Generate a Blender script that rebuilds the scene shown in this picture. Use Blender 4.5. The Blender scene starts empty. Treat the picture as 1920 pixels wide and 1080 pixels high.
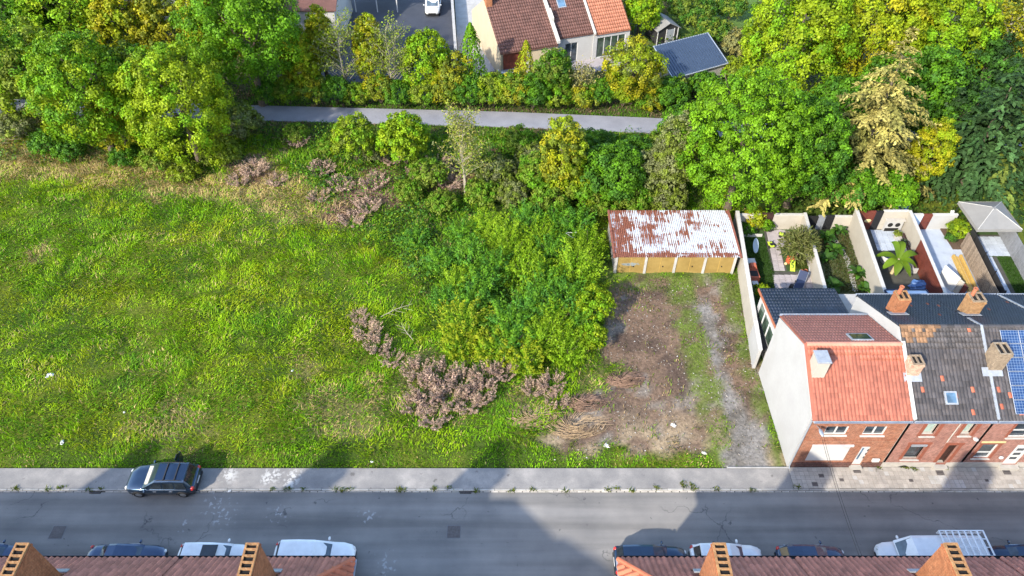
import bpy, math, random
import numpy as np
from mathutils import Vector, Matrix

# ------------------------------------------------------------------ scene, camera, sky, sun
scene = bpy.context.scene
C = scene.collection
R = math.radians
random.seed(7)
rng = np.random.default_rng(11)

CAM_H, F_PX = 42.0, 1370.0
cam_d = bpy.data.cameras.new('camera')
cam_d.sensor_width = 36.0
cam_d.lens = 36.0 * F_PX / 1920.0
cam_d.clip_start, cam_d.clip_end = 0.5, 4000.0
cam = bpy.data.objects.new('camera', cam_d)
cam.location = (0, 0, CAM_H)
cam.rotation_euler = (R(45), 0, 0)
C.objects.link(cam)
scene.camera = cam

SUN_EL, SUN_AZ = 32.0, 42.0          # elevation; light travels towards +Y turned this far to +X
world = bpy.data.worlds.new('World')
scene.world = world
world.use_nodes = True
wn = world.node_tree
for n in list(wn.nodes): wn.nodes.remove(n)
w_out = wn.nodes.new('ShaderNodeOutputWorld')
w_bg = wn.nodes.new('ShaderNodeBackground')
w_sky = wn.nodes.new('ShaderNodeTexSky')
w_sky.sky_type = 'NISHITA'
w_sky.sun_disc = False
w_sky.sun_elevation = R(SUN_EL)
w_sky.sun_rotation = R(180 + SUN_AZ)
w_bg.inputs['Strength'].default_value = 0.15
wn.links.new(w_sky.outputs[0], w_bg.inputs['Color'])
wn.links.new(w_bg.outputs[0], w_out.inputs['Surface'])

sun_d = bpy.data.lights.new('sun', 'SUN')
sun_d.energy = 2.5
sun_d.angle = R(1.4)
sun_d.color = (1.0, 0.91, 0.76)
sun = bpy.data.objects.new('sun', sun_d)
ce = math.cos(R(SUN_EL))
SUN_DIR = Vector((math.sin(R(SUN_AZ)) * ce, math.cos(R(SUN_AZ)) * ce, -math.sin(R(SUN_EL))))
sun.rotation_euler = SUN_DIR.to_track_quat('-Z', 'Y').to_euler()
sun.location = (-40, -30, 60)
C.objects.link(sun)

vs = scene.view_settings
scene.display_settings.display_device = 'sRGB'
vs.view_transform = 'Standard'
vs.look = 'None'
vs.exposure = 1.93
vs.gamma = 1.0
vs.use_curve_mapping = False
scene.cycles.max_bounces = 6
scene.cycles.transparent_max_bounces = 6
scene.cycles.use_denoising = True

# ------------------------------------------------------------------ photo pixels (1920x1080) to places
def ray_angle(py): return R(45) + math.atan((py - 540.0) / F_PX)
def G(px, py, z=0.0):
    """point at height z seen in photo pixel px,py"""
    y = (CAM_H - z) / math.tan(ray_angle(py))
    d = (y + (CAM_H - z)) * math.sqrt(0.5)
    return Vector(((px - 960.0) / F_PX * d, y, z))
def onY(px, py, Y):
    """point of the upright plane at depth Y seen in photo pixel px,py"""
    z = CAM_H - Y * math.tan(ray_angle(py))
    d = (Y + (CAM_H - z)) * math.sqrt(0.5)
    return Vector(((px - 960.0) / F_PX * d, Y, z))

def lin(r, g, b):
    return tuple(((c / 255.0) / 12.92 if c <= 10 else (((c / 255.0) + 0.055) / 1.055) ** 2.4) for c in (r, g, b))

# ------------------------------------------------------------------ mesh building
class MB:
    def __init__(s): s.v, s.f = [], []
    def add(s, vs_, fs):
        o = len(s.v); s.v.extend(tuple(p) for p in vs_); s.f.extend(tuple(i + o for i in f) for f in fs); return s
    def box(s, x0, x1, y0, y1, z0, z1):
        return s.add([(x0,y0,z0),(x1,y0,z0),(x1,y1,z0),(x0,y1,z0),(x0,y0,z1),(x1,y0,z1),(x1,y1,z1),(x0,y1,z1)],
                     [(0,3,2,1),(4,5,6,7),(0,1,5,4),(1,2,6,5),(2,3,7,6),(3,0,4,7)])
    def bbox(s, x0, x1, y0, y1, z0, z1, b=0.02):
        """box with chamfered upper rim"""
        v = [(x0,y0,z0),(x1,y0,z0),(x1,y1,z0),(x0,y1,z0),(x0,y0,z1-b),(x1,y0,z1-b),(x1,y1,z1-b),(x0,y1,z1-b),
             (x0+b,y0+b,z1),(x1-b,y0+b,z1),(x1-b,y1-b,z1),(x0+b,y1-b,z1)]
        return s.add(v, [(0,3,2,1),(0,1,5,4),(1,2,6,5),(2,3,7,6),(3,0,4,7),(4,5,9,8),(5,6,10,9),(6,7,11,10),(7,4,8,11),(8,9,10,11)])
    def obox(s, c, size, rot):
        """box about centre c, turned by a Matrix or z angle"""
        m = rot if isinstance(rot, Matrix) else Matrix.Rotation(rot, 3, 'Z')
        c = Vector(c); hx, hy, hz = size[0]/2, size[1]/2, size[2]/2
        v = [c + m @ Vector(p) for p in [(-hx,-hy,-hz),(hx,-hy,-hz),(hx,hy,-hz),(-hx,hy,-hz),(-hx,-hy,hz),(hx,-hy,hz),(hx,hy,hz),(-hx,hy,hz)]]
        return s.add(v, [(0,3,2,1),(4,5,6,7),(0,1,5,4),(1,2,6,5),(2,3,7,6),(3,0,4,7)])
    def extr(s, poly, vec):
        n = len(poly); vec = Vector(vec)
        a = [Vector(p) for p in poly]; b = [p + vec for p in a]
        return s.add(a + b, [tuple(range(n))[::-1], tuple(range(n, 2*n))] + [(i, (i+1) % n, (i+1) % n + n, i + n) for i in range(n)])
    def quad(s, a, b, c, d): return s.add([a, b, c, d], [(0,1,2,3)])
    def tube(s, pts, r, n=6, cap=True):
        pts = [Vector(p) for p in pts]; k = len(pts)
        rs = [r]*k if not hasattr(r, '__len__') else r
        vv = []
        up = Vector((0.13, 0.31, 0.94))
        for i, p in enumerate(pts):
            t = (pts[min(i+1, k-1)] - pts[max(i-1, 0)])
            if t.length < 1e-9: t = Vector((0,0,1))
            t.normalize()
            a = t.cross(up)
            if a.length < 1e-3: a = t.cross(Vector((1,0,0)))
            a.normalize(); b = t.cross(a)
            for j in range(n):
                th = 2*math.pi*j/n
                vv.append(p + (a*math.cos(th) + b*math.sin(th))*rs[i])
        fs = [(i*n+j, i*n+(j+1) % n, (i+1)*n+(j+1) % n, (i+1)*n+j) for i in range(k-1) for j in range(n)]
        if cap: fs += [tuple(range(n))[::-1], tuple(range((k-1)*n, k*n))]
        return s.add(vv, fs)
    def lathe(s, prof, n=16, c=(0,0,0)):
        c = Vector(c); k = len(prof)
        vv = [c + Vector((r*math.cos(2*math.pi*j/n), r*math.sin(2*math.pi*j/n), z)) for r, z in prof for j in range(n)]
        fs = [(i*n+j, i*n+(j+1) % n, (i+1)*n+(j+1) % n, (i+1)*n+j) for i in range(k-1) for j in range(n)]
        fs += [tuple(range(n))[::-1], tuple(range((k-1)*n, k*n))]
        return s.add(vv, fs)
    def ball(s, c, rx, ry, rz, n=10, k=6, jit=0.0):
        prof = []
        c = Vector(c); vv = []
        for i in range(1, k):
            ph = math.pi*i/k
            for j in range(n):
                th = 2*math.pi*j/n
                q = 1 + random.uniform(-jit, jit)
                vv.append(c + Vector((rx*math.sin(ph)*math.cos(th)*q, ry*math.sin(ph)*math.sin(th)*q, -rz*math.cos(ph)*q)))
        vv += [c - Vector((0,0,rz)), c + Vector((0,0,rz))]
        b, t = len(vv)-2, len(vv)-1
        fs = [(i*n+j, i*n+(j+1) % n, (i+1)*n+(j+1) % n, (i+1)*n+j) for i in range(k-2) for j in range(n)]
        fs += [(b, (j+1) % n, j) for j in range(n)] + [(t, (k-2)*n+j, (k-2)*n+(j+1) % n) for j in range(n)]
        return s.add(vv, fs)
    def build(s, name, mat, parent=None, smooth=False, local=False):
        me = bpy.data.meshes.new(name)
        me.from_pydata([tuple(v) for v in s.v], [], s.f)
        me.update()
        if smooth: me.polygons.foreach_set('use_smooth', [True]*len(me.polygons))
        return link(name, me, mat, parent, local)

def link(name, me, mat, parent=None, local=False):
    if mat is not None and not me.materials: me.materials.append(mat)
    o = bpy.data.objects.new(name, me)
    C.objects.link(o)
    if parent is not None:
        o.parent = parent
        if parent.type == 'EMPTY' and not local: o.matrix_parent_inverse = parent.matrix_basis.inverted()
    return o

def thing(name, label, cat, loc=(0,0,0), rz=0.0, group=None):
    o = bpy.data.objects.new(name, None)
    o.empty_display_size = 0.3
    C.objects.link(o)
    o.location = loc; o.rotation_euler = (0, 0, rz)
    o['label'] = label; o['category'] = cat
    if group: o['group'] = group
    return o
def tag(o, label, cat, group=None):
    o['label'] = label; o['category'] = cat
    if group: o['group'] = group
    return o
def struct(o): o['kind'] = 'structure'; return o
def stuff(o): o['kind'] = 'stuff'; return o

def copy_tree(root, loc, rz=0.0, sc=1.0, label=None, group=None):
    r = root.copy(); C.objects.link(r)
    r.location = loc; r.rotation_euler = (0, 0, rz); r.scale = (sc, sc, sc) if not hasattr(sc, '__len__') else sc
    if label: r['label'] = label
    if group: r['group'] = group
    for ch in list(root.children):
        c = ch.copy(); C.objects.link(c); c.parent = r
        for g in list(ch.children):
            d = g.copy(); C.objects.link(d); d.parent = c
    return r

def np_mesh(name, co, quads, tris, cols=None, smooth=False):
    """fast mesh from arrays; quads Nx4, tris Mx3, cols per vertex"""
    me = bpy.data.meshes.new(name)
    nq, nt = len(quads), len(tris)
    me.vertices.add(len(co)); me.vertices.foreach_set('co', np.ascontiguousarray(co, dtype=np.float32).ravel())
    me.loops.add(nq*4 + nt*3)
    li = np.concatenate([np.asarray(quads, dtype=np.int32).ravel(), np.asarray(tris, dtype=np.int32).ravel()])
    me.loops.foreach_set('vertex_index', li)
    me.polygons.add(nq + nt)
    st = np.concatenate([np.arange(nq)*4, nq*4 + np.arange(nt)*3]).astype(np.int32)
    me.polygons.foreach_set('loop_start', st)
    try: me.polygons.foreach_set('loop_total', np.concatenate([np.full(nq, 4), np.full(nt, 3)]).astype(np.int32))
    except Exception: pass
    if smooth: me.polygons.foreach_set('use_smooth', np.ones(nq+nt, dtype=bool))
    me.update(calc_edges=True)
    if cols is not None:
        a = me.color_attributes.new('Col', 'FLOAT_COLOR', 'POINT')
        c4 = np.ones((len(co), 4), dtype=np.float32); c4[:, :3] = cols
        a.data.foreach_set('color', c4.ravel())
    return me

# ------------------------------------------------------------------ value noise for placing
_NT = np.random.default_rng(5).random((256, 256))
def vnoise(x, y, s, off=0.0):
    x = np.asarray(x)*s + off*17.3; y = np.asarray(y)*s + off*9.1
    xi, yi = np.floor(x).astype(int), np.floor(y).astype(int)
    fx, fy = x-xi, y-yi
    fx = fx*fx*(3-2*fx); fy = fy*fy*(3-2*fy)
    a = _NT[xi % 256, yi % 256]; b = _NT[(xi+1) % 256, yi % 256]
    c = _NT[xi % 256, (yi+1) % 256]; d = _NT[(xi+1) % 256, (yi+1) % 256]
    return (a*(1-fx)+b*fx)*(1-fy) + (c*(1-fx)+d*fx)*fy
def fbm(x, y, s, off=0.0):
    return (vnoise(x, y, s, off)*0.5 + vnoise(x, y, s*2.1, off+1)*0.28 + vnoise(x, y, s*4.3, off+2)*0.22)
def sstep(a, b, x):
    t = np.clip((x-a)/(b-a), 0, 1); return t*t*(3-2*t)
def poly_sd(x, y, poly):
    """signed distance to a polygon, positive inside"""
    x = np.asarray(x, dtype=float); y = np.asarray(y, dtype=float)
    d = np.full(x.shape, 1e9); ins = np.zeros(x.shape, dtype=bool)
    n = len(poly)
    for i in range(n):
        ax, ay = poly[i][0], poly[i][1]; bx, by = poly[(i+1) % n][0], poly[(i+1) % n][1]
        ex, ey = bx-ax, by-ay
        t = np.clip(((x-ax)*ex + (y-ay)*ey) / (ex*ex+ey*ey+1e-12), 0, 1)
        d = np.minimum(d, np.hypot(x-ax-t*ex, y-ay-t*ey))
        cr = ((ay > y) != (by > y))
        xin = ax + (y-ay)*ex/(ey if abs(ey) > 1e-12 else 1e-12)
        ins ^= cr & (x < xin)
    return np.where(ins, d, -d)
def line_d(x, y, pts):
    d = np.full(np.shape(x), 1e9)
    for (ax, ay), (bx, by) in zip(pts[:-1], pts[1:]):
        ex, ey = bx-ax, by-ay
        t = np.clip(((x-ax)*ex + (y-ay)*ey) / (ex*ex+ey*ey+1e-12), 0, 1)
        d = np.minimum(d, np.hypot(x-ax-t*ex, y-ay-t*ey))
    return d
def GP(*px): return [tuple(G(*p)[:2]) for p in px]

# ------------------------------------------------------------------ materials
MATS = {}
class NT:
    def __init__(s, name):
        s.m = bpy.data.materials.new(name); s.m.use_nodes = True
        s.t = s.m.node_tree
        s.b = s.t.nodes['Principled BSDF']; s.o = s.t.nodes['Material Output']
        MATS[name] = s.m
    def n(s, t, **kw):
        x = s.t.nodes.new(t)
        for k, v in kw.items():
            if hasattr(x, k): setattr(x, k, v)
        return x
    def l(s, a, b): s.t.links.new(a, b)
    def pos(s): return s.n('ShaderNodeNewGeometry').outputs['Position']
    def objc(s): return s.n('ShaderNodeTexCoord').outputs['Object']
    def noise(s, vec, scale, detail=3.0, rough=0.55, stretch=None):
        x = s.n('ShaderNodeTexNoise'); x.inputs['Scale'].default_value = scale; x.inputs['Detail'].default_value = detail
        x.inputs['Roughness'].default_value = rough
        if stretch:
            mp = s.n('ShaderNodeMapping'); mp.inputs['Scale'].default_value = stretch; s.l(vec, mp.inputs[0]); vec = mp.outputs[0]
        s.l(vec, x.inputs['Vector']); return x.outputs[0]
    def ramp(s, fac, stops):
        x = s.n('ShaderNodeValToRGB'); e = x.color_ramp.elements
        while len(e) < len(stops): e.new(0.5)
        for el, (p, c) in zip(e, stops):
            el.position = p; el.color = (*c, 1) if hasattr(c, '__len__') else (c, c, c, 1)
        s.l(fac, x.inputs[0]); return x.outputs[0]
    def mix(s, fac, a, b, typ='MIX'):
        x = s.n('ShaderNodeMix'); x.data_type = 'RGBA'; x.blend_type = typ
        for sock, val in ((x.inputs[0], fac), (x.inputs[6], a), (x.inputs[7], b)):
            if hasattr(val, 'is_linked') or isinstance(val, bpy.types.NodeSocket): s.l(val, sock)
            elif hasattr(val, '__len__'): sock.default_value = (*val, 1)
            else: sock.default_value = val
        return x.outputs[2]
    def math(s, op, a, b=0.0, clamp=False):
        x = s.n('ShaderNodeMath'); x.operation = op; x.use_clamp = clamp
        for sock, val in ((x.inputs[0], a), (x.inputs[1], b)):
            if isinstance(val, bpy.types.NodeSocket): s.l(val, sock)
            else: sock.default_value = val
        return x.outputs[0]
    def bump(s, h, strength=0.3, dist=0.02):
        x = s.n('ShaderNodeBump'); x.inputs['Strength'].default_value = strength; x.inputs['Distance'].default_value = dist
        s.l(h, x.inputs['Height']); s.l(x.outputs[0], s.b.inputs['Normal'])
    def set(s, col=None, rough=None, metal=None, spec=None):
        for k, v in (('Base Color', col), ('Roughness', rough), ('Metallic', metal), ('Specular IOR Level', spec)):
            if v is None: continue
            if isinstance(v, bpy.types.NodeSocket): s.l(v, s.b.inputs[k])
            else: s.b.inputs[k].default_value = (*v, 1) if hasattr(v, '__len__') else v
        return s.m

def mat_plain(name, col, rough=0.7, var=0.18, scale=3.0, metal=0.0, bump=0.0, spec=0.4, dirt=None, perobj=0.0):
    t = NT(name); p = t.pos()
    a = t.noise(p, scale, 4.0); b = t.noise(p, scale*9, 2.0)
    f = t.math('ADD', t.math('MULTIPLY', a, 0.65), t.math('MULTIPLY', b, 0.35))
    lo = tuple(c*(1-var*1.6) for c in col); hi = tuple(min(1, c*(1+var*1.2)) for c in col)
    c = t.ramp(f, [(0.3, lo), (0.7, hi)])
    if dirt:
        d = t.ramp(t.noise(p, scale*0.6, 5.0, 0.65), [(0.5, 0.0), (0.72, 1.0)])
        c = t.mix(t.math('MULTIPLY', d, dirt[1]), c, dirt[0])
    if perobj:
        oi = t.n('ShaderNodeObjectInfo').outputs['Random']; gi = t.n('ShaderNodeNewGeometry').outputs['Random Per Island']
        r = t.math('FRACT', t.math('ADD', t.math('MULTIPLY', oi, 7.31), gi))
        v = t.ramp(r, [(0.0, 1-perobj), (1.0, 1+perobj)])
        c = t.mix(1.0, c, v, 'MULTIPLY')
    if bump: t.bump(f, bump, 0.02)
    return t.set(c, rough, metal, spec)

M = {}
def P(key, *a, **k): M[key] = mat_plain(key, *a, **k)

P('asphalt', (0.135, 0.135, 0.142), 0.9, 0.1, 0.35, dirt=((0.20,0.195,0.19), 0.5))
P('path_asphalt', (0.185, 0.195, 0.235), 0.88, 0.08, 0.4)
P('footway_asphalt', (0.205, 0.195, 0.185), 0.9, 0.14, 0.7, dirt=((0.32,0.305,0.285), 0.6))
P('dark_asphalt', (0.035, 0.04, 0.055), 0.8, 0.12, 0.5, dirt=((0.07,0.075,0.085), 0.5))
P('concrete', (0.30, 0.29, 0.275), 0.85, 0.12, 1.2, dirt=((0.20,0.19,0.17), 0.5))
P('pale_concrete', (0.34, 0.33, 0.315), 0.85, 0.12, 1.5, dirt=((0.25,0.24,0.2), 0.6))
P('slab', (0.30, 0.275, 0.245), 0.85, 0.14, 2.5, perobj=0.1)
P('joint', (0.055, 0.054, 0.046), 0.95, 0.2, 3)
P('kerbstone', (0.30, 0.285, 0.26), 0.85, 0.16, 2.5, perobj=0.14)
P('gutter_block', (0.40, 0.375, 0.34), 0.85, 0.2, 2.5, dirt=((0.2,0.2,0.13), 0.5), perobj=0.15)
P('white_render', (0.335, 0.335, 0.335), 0.8, 0.05, 0.6, dirt=((0.275,0.27,0.255), 0.5))
P('cream_render', (0.40, 0.33, 0.23), 0.85, 0.06, 0.7, dirt=((0.4,0.35,0.26), 0.4))
P('garden_wall', (0.33, 0.305, 0.26), 0.85, 0.08, 1.1, dirt=((0.27,0.245,0.2), 0.5))
P('white_paint', (0.46, 0.46, 0.455), 0.5, 0.04, 2)
P('white_coping', (0.40, 0.39, 0.365), 0.7, 0.08, 3)
P('grey_metal', (0.33, 0.36, 0.40), 0.45, 0.1, 3, metal=0.4)
P('zinc', (0.36, 0.40, 0.46), 0.4, 0.14, 2.2, metal=0.5)
P('lead', (0.27, 0.29, 0.32), 0.55, 0.16, 4, metal=0.2)
P('black_gutter', (0.02, 0.022, 0.028), 0.5, 0.1, 3)
P('black', (0.012, 0.012, 0.014), 0.6, 0.1, 3)
P('soot', (0.006, 0.006, 0.006), 0.95, 0.1, 3)
P('cast_iron', (0.105, 0.092, 0.088), 0.7, 0.2, 8, metal=0.3)
P('brown_door', (0.115, 0.028, 0.018), 0.6, 0.2, 2.0)
P('dark_wood', (0.034, 0.014, 0.011), 0.75, 0.3, 4)
P('fence_wood', (0.20, 0.155, 0.115), 0.85, 0.2, 4, perobj=0.2)
P('grey_fence', (0.17, 0.18, 0.20), 0.7, 0.14, 3, perobj=0.1)
P('yellow_wood', (0.42, 0.27, 0.07), 0.7, 0.14, 4)
P('bark', (0.09, 0.07, 0.05), 0.9, 0.3, 5)
P('pale_bark', (0.25, 0.225, 0.165), 0.85, 0.18, 6)
P('dry_twig', (0.24, 0.185, 0.125), 0.9, 0.2, 5)
P('soil', (0.08, 0.052, 0.034), 0.95, 0.25, 6)
P('terracotta', (0.30, 0.10, 0.05), 0.8, 0.2, 4)
P('blue_tarp', (0.06, 0.13, 0.30), 0.5, 0.2, 3)
P('navy', (0.012, 0.022, 0.06), 0.6, 0.15, 3)
P('litter_white', (0.50, 0.50, 0.49), 0.7, 0.06, 6)
P('toy_lime', (0.34, 0.46, 0.04), 0.45, 0.06, 5)
P('toy_red', (0.50, 0.10, 0.04), 0.45, 0.08, 5)
P('canopy', (0.175, 0.172, 0.165), 0.8, 0.08, 1.4)
P('pale_blue_sheet', (0.40, 0.50, 0.62), 0.35, 0.06, 1.6)
P('straw', (0.42, 0.33, 0.19), 0.9, 0.2, 6)
P('paving_mauve', (0.30, 0.27, 0.275), 0.85, 0.12, 2.5, perobj=0.10)
P('paving_blue', (0.33, 0.37, 0.43), 0.8, 0.08, 1.4, dirt=((0.17,0.19,0.22), 0.35), perobj=0.08)
P('red_pot', (0.34, 0.09, 0.05), 0.7, 0.1, 4)
P('stone_trim', (0.33, 0.31, 0.28), 0.85, 0.12, 3)
P('orange_trim', (0.20, 0.062, 0.036), 0.8, 0.14, 4)
P('yellow_stone', (0.50, 0.40, 0.20), 0.8, 0.14, 5)
P('curtain', (0.27, 0.35, 0.32), 0.8, 0.14, 6)
P('tile_red', (0.28, 0.090, 0.055), 0.65, 0.16, 0.9, dirt=((0.20,0.075,0.052), 0.5), perobj=0.2)
P('tile_red_lit', (0.55, 0.195, 0.13), 0.65, 0.1, 1.6, perobj=0.08)  # same tile as the front, colour lightened to offset the rear slope's shade
P('tile_dark', (0.052, 0.047, 0.048), 0.65, 0.2, 1.4, dirt=((0.085,0.068,0.056), 0.5), perobj=0.32)
P('tile_tawny', (0.17, 0.095, 0.05), 0.75, 0.25, 3.0, perobj=0.35)
P('tile_spare', (0.34, 0.095, 0.05), 0.7, 0.15, 2.0, perobj=0.2)
P('tile_slate', (0.058, 0.068, 0.092), 0.45, 0.12, 1.2, perobj=0.1)
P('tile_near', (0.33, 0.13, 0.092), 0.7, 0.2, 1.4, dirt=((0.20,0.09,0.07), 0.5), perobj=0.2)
P('tile_hip', (0.34, 0.10, 0.05), 0.7, 0.15, 1.6, perobj=0.15)
P('tile_brown', (0.10, 0.047, 0.038), 0.75, 0.16, 0.9, perobj=0.16)
P('tile_orange', (0.31, 0.12, 0.07), 0.7, 0.12, 0.9, perobj=0.13)
P('blue_sheet', (0.042, 0.062, 0.10), 0.4, 0.08, 0.9, metal=0.2)

def mat_brick(name, c1, c2, mort, bw=0.22, rh=0.075, axis='XZ', ms=0.012):
    t = NT(name); p = t.pos()
    sp = t.n('ShaderNodeSeparateXYZ'); t.l(p, sp.inputs[0])
    cb = t.n('ShaderNodeCombineXYZ')
    if axis == 'XZ':
        t.l(t.math('ADD', sp.outputs[0], t.math('MULTIPLY', sp.outputs[1], 1.0)), cb.inputs[0]); t.l(sp.outputs[2], cb.inputs[1])
    b = t.n('ShaderNodeTexBrick'); t.l(cb.outputs[0], b.inputs['Vector'])
    b.inputs['Scale'].default_value = 1.0
    b.inputs['Brick Width'].default_value = bw; b.inputs['Row Height'].default_value = rh
    b.inputs['Mortar Size'].default_value = ms; b.inputs['Bias'].default_value = 0.0
    b.inputs['Color1'].default_value = (*c1, 1); b.inputs['Color2'].default_value = (*c2, 1); b.inputs['Mortar'].default_value = (*mort, 1)
    n = t.noise(p, 1.3, 4.0)
    c = t.mix(t.ramp(n, [(0.35, 0.0), (0.7, 0.45)]), b.outputs[0], tuple(v*0.62 for v in c1))
    n2 = t.noise(p, 14.0, 2.0)
    c = t.mix(0.35, c, t.ramp(n2, [(0.3, 0.55), (0.7, 1.35)]), 'MULTIPLY')
    c = t.mix(0.5, c, t.ramp(t.noise(p, 5.0, 3.0, .6), [(0.35, 0.55), (0.65, 1.4)]), 'MULTIPLY')
    t.bump(b.outputs[1], -0.35, 0.01)
    return t.set(c, 0.85, 0.0, 0.3)
M['brick_a'] = mat_brick('brick_a', (0.30,0.095,0.045), (0.22,0.065,0.035), (0.30,0.22,0.16))
M['brick_b'] = mat_brick('brick_b', (0.285,0.115,0.085), (0.225,0.085,0.065), (0.27,0.20,0.17))
M['brick_plinth'] = mat_brick('brick_plinth', (0.10,0.03,0.025), (0.055,0.02,0.018), (0.16,0.12,0.10), bw=0.085, rh=0.24)
M['brick_chimney'] = mat_brick('brick_chimney', (0.29,0.095,0.038), (0.24,0.078,0.032), (0.27,0.15,0.08))
M['brick_yellow'] = mat_brick('brick_yellow', (0.29,0.155,0.06), (0.25,0.115,0.048), (0.27,0.19,0.11))
M['brick_pale'] = mat_brick('brick_pale', (0.22,0.165,0.11), (0.19,0.135,0.09), (0.24,0.195,0.14))
M['brick_mix'] = mat_brick('brick_mix', (0.36,0.17,0.10), (0.44,0.30,0.20), (0.46,0.40,0.33))

def mat_glass(name, tint=(0.03, 0.04, 0.05), rough=0.06):
    t = NT(name); p = t.pos()
    c = t.ramp(t.noise(p, 1.5, 2), [(0.35, tuple(v*0.6 for v in tint)), (0.7, tuple(v*1.6 for v in tint))])
    t.set(c, rough, 0.0, 0.8); return t.m
M['glass'] = mat_glass('glass')
M['glass_green'] = mat_glass('glass_green', (0.035, 0.055, 0.04))
M['glass_car'] = mat_glass('glass_car', (0.010, 0.014, 0.018), 0.04)
M['glass_sky_tint'] = mat_glass('glass_sky_tint', (0.045, 0.07, 0.095), 0.05)  # lighter blue tint stands in for the sky reflected in windscreens
M['glass_sky'] = mat_glass('glass_sky', (0.07, 0.13, 0.20), 0.1)

def mat_paint(name, col, flake=0.0, rough=0.25, metal=0.0, coat=0.8):
    t = NT(name); p = t.objc()
    n = t.noise(p, 2.0, 3.0)
    c = t.ramp(n, [(0.3, tuple(v*0.9 for v in col)), (0.7, tuple(min(1, v*1.08) for v in col))])
    t.set(c, rough, metal, 0.5)
    t.b.inputs['Coat Weight'].default_value = coat; t.b.inputs['Coat Roughness'].default_value = 0.06
    return t.m
M['car_black'] = mat_paint('car_black', (0.022, 0.045, 0.085), rough=0.28, metal=0.8)
M['car_navy'] = mat_paint('car_navy', (0.03, 0.055, 0.11), rough=0.3, metal=0.6)
M['car_blue'] = mat_paint('car_blue', (0.022, 0.045, 0.095), rough=0.25, metal=0.3)
M['car_white'] = mat_paint('car_white', (0.70, 0.71, 0.71), rough=0.3)
M['car_silver'] = mat_paint('car_silver', (0.52, 0.53, 0.53), rough=0.3, metal=0.2)
M['chrome'] = mat_plain('chrome', (0.6, 0.61, 0.63), 0.2, 0.04, 4, metal=0.9)
M['rim'] = mat_plain('rim', (0.38, 0.39, 0.4), 0.35, 0.06, 5, metal=0.7)
M['tyre'] = mat_plain('tyre', (0.016, 0.016, 0.017), 0.85, 0.1, 6)
M['plastic'] = mat_plain('plastic', (0.022, 0.022, 0.024), 0.6, 0.1, 6)
M['lamp_red'] = mat_plain('lamp_red', (0.42, 0.02, 0.015), 0.2, 0.1, 9, spec=0.7)
M['lamp_clear'] = mat_plain('lamp_clear', (0.62, 0.62, 0.6), 0.15, 0.1, 9, spec=0.8)
M['dash_cream'] = mat_plain('dash_cream', (0.50, 0.47, 0.38), 0.7, 0.08, 4)

def mat_leaf(name, rough=0.55, trans=0.28, noise=0.25, tcol=(1.25, 1.15, 0.45)):
    """leaf tissue: colour held per leaf in 'Col', some light passes through"""
    t = NT(name)
    a = t.n('ShaderNodeAttribute'); a.attribute_name = 'Col'
    n = t.noise(t.objc(), 1.1, 3.0)
    c = t.mix(noise, a.outputs['Color'], t.ramp(n, [(0.3, 0.45), (0.7, 1.5)]), 'MULTIPLY')
    t.set(c, rough, 0.0, 0.12)
    tr = t.n('ShaderNodeBsdfTranslucent')
    t.l(t.mix(1.0, c, tcol, 'MULTIPLY'), tr.inputs['Color'])
    mx = t.n('ShaderNodeMixShader'); mx.inputs[0].default_value = trans
    t.l(t.b.outputs[0], mx.inputs[1]); t.l(tr.outputs[0], mx.inputs[2]); t.l(mx.outputs[0], t.o.inputs['Surface'])
    return t.m
M['leaf'] = mat_leaf('leaf', 0.5, 0.26, 0.22)
M['needle'] = mat_leaf('needle', 0.7, 0.12, 0.3, (1.1, 1.1, 0.6))
M['grass_blade'] = mat_leaf('grass_blade', 0.55, 0.34, 0.15)
M['dead_leaf'] = mat_leaf('dead_leaf', 0.9, 0.08, 0.3, (1.1, 1.0, 0.8))
# ------------------------------------------------------------------ zones of the ground, in metres
Z_DIRT = GP((1135,545),(1185,512),(1385,520),(1400,600),(1435,760),(1470,882),(1330,882),(1290,852),(985,842),(990,815),(1040,792),(1100,760),(1165,700),(1120,640))
Z_ROUGH = GP((470,246),(800,262),(1000,268),(1300,262),(1300,420),(1140,420),(1120,640),(1000,690),(860,660),(800,560),(720,470),(620,420),(520,300))
Z_DRY1 = GP((-60,262),(250,285),(420,330),(520,310),(620,370),(690,430),(560,425),(360,372),(180,345),(-60,335))
L_DRIVE = GP((1318,560),(1338,650),(1365,730),(1395,800),(1408,882))
L_RUT = GP((1395,560),(1420,690))
BROWN = [(G(*p)[:2], r) for p, r in (((690,370),2.6),((640,400),1.6),((475,308),2.6),((840,330),2.4),((720,330),1.8),((910,310),1.8),((560,260),2.0))]
TAN = [(G(*p)[:2], r) for p, r in (((620,760),2.2),((700,715),1.6),((575,690),1.5),((330,800),2.4),((655,790),1.8),((60,300),2.6),((180,320),2.5),((300,355),1.5),((60,490),1.6),((760,700),2.0),((850,740),2.4),((1000,730),1.6),((1120,720),1.8),((1100,755),1.6))]
def blobw(x, y, blobs, n=None):
    w = np.zeros(np.shape(x))
    for (cx, cy), r in blobs:
        d = np.hypot(x-cx, y-cy)/r
        w = np.maximum(w, 1 - sstep(0.45, 1.15, d + (0 if n is None else (n-0.5)*2.6)))
    return w
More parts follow.
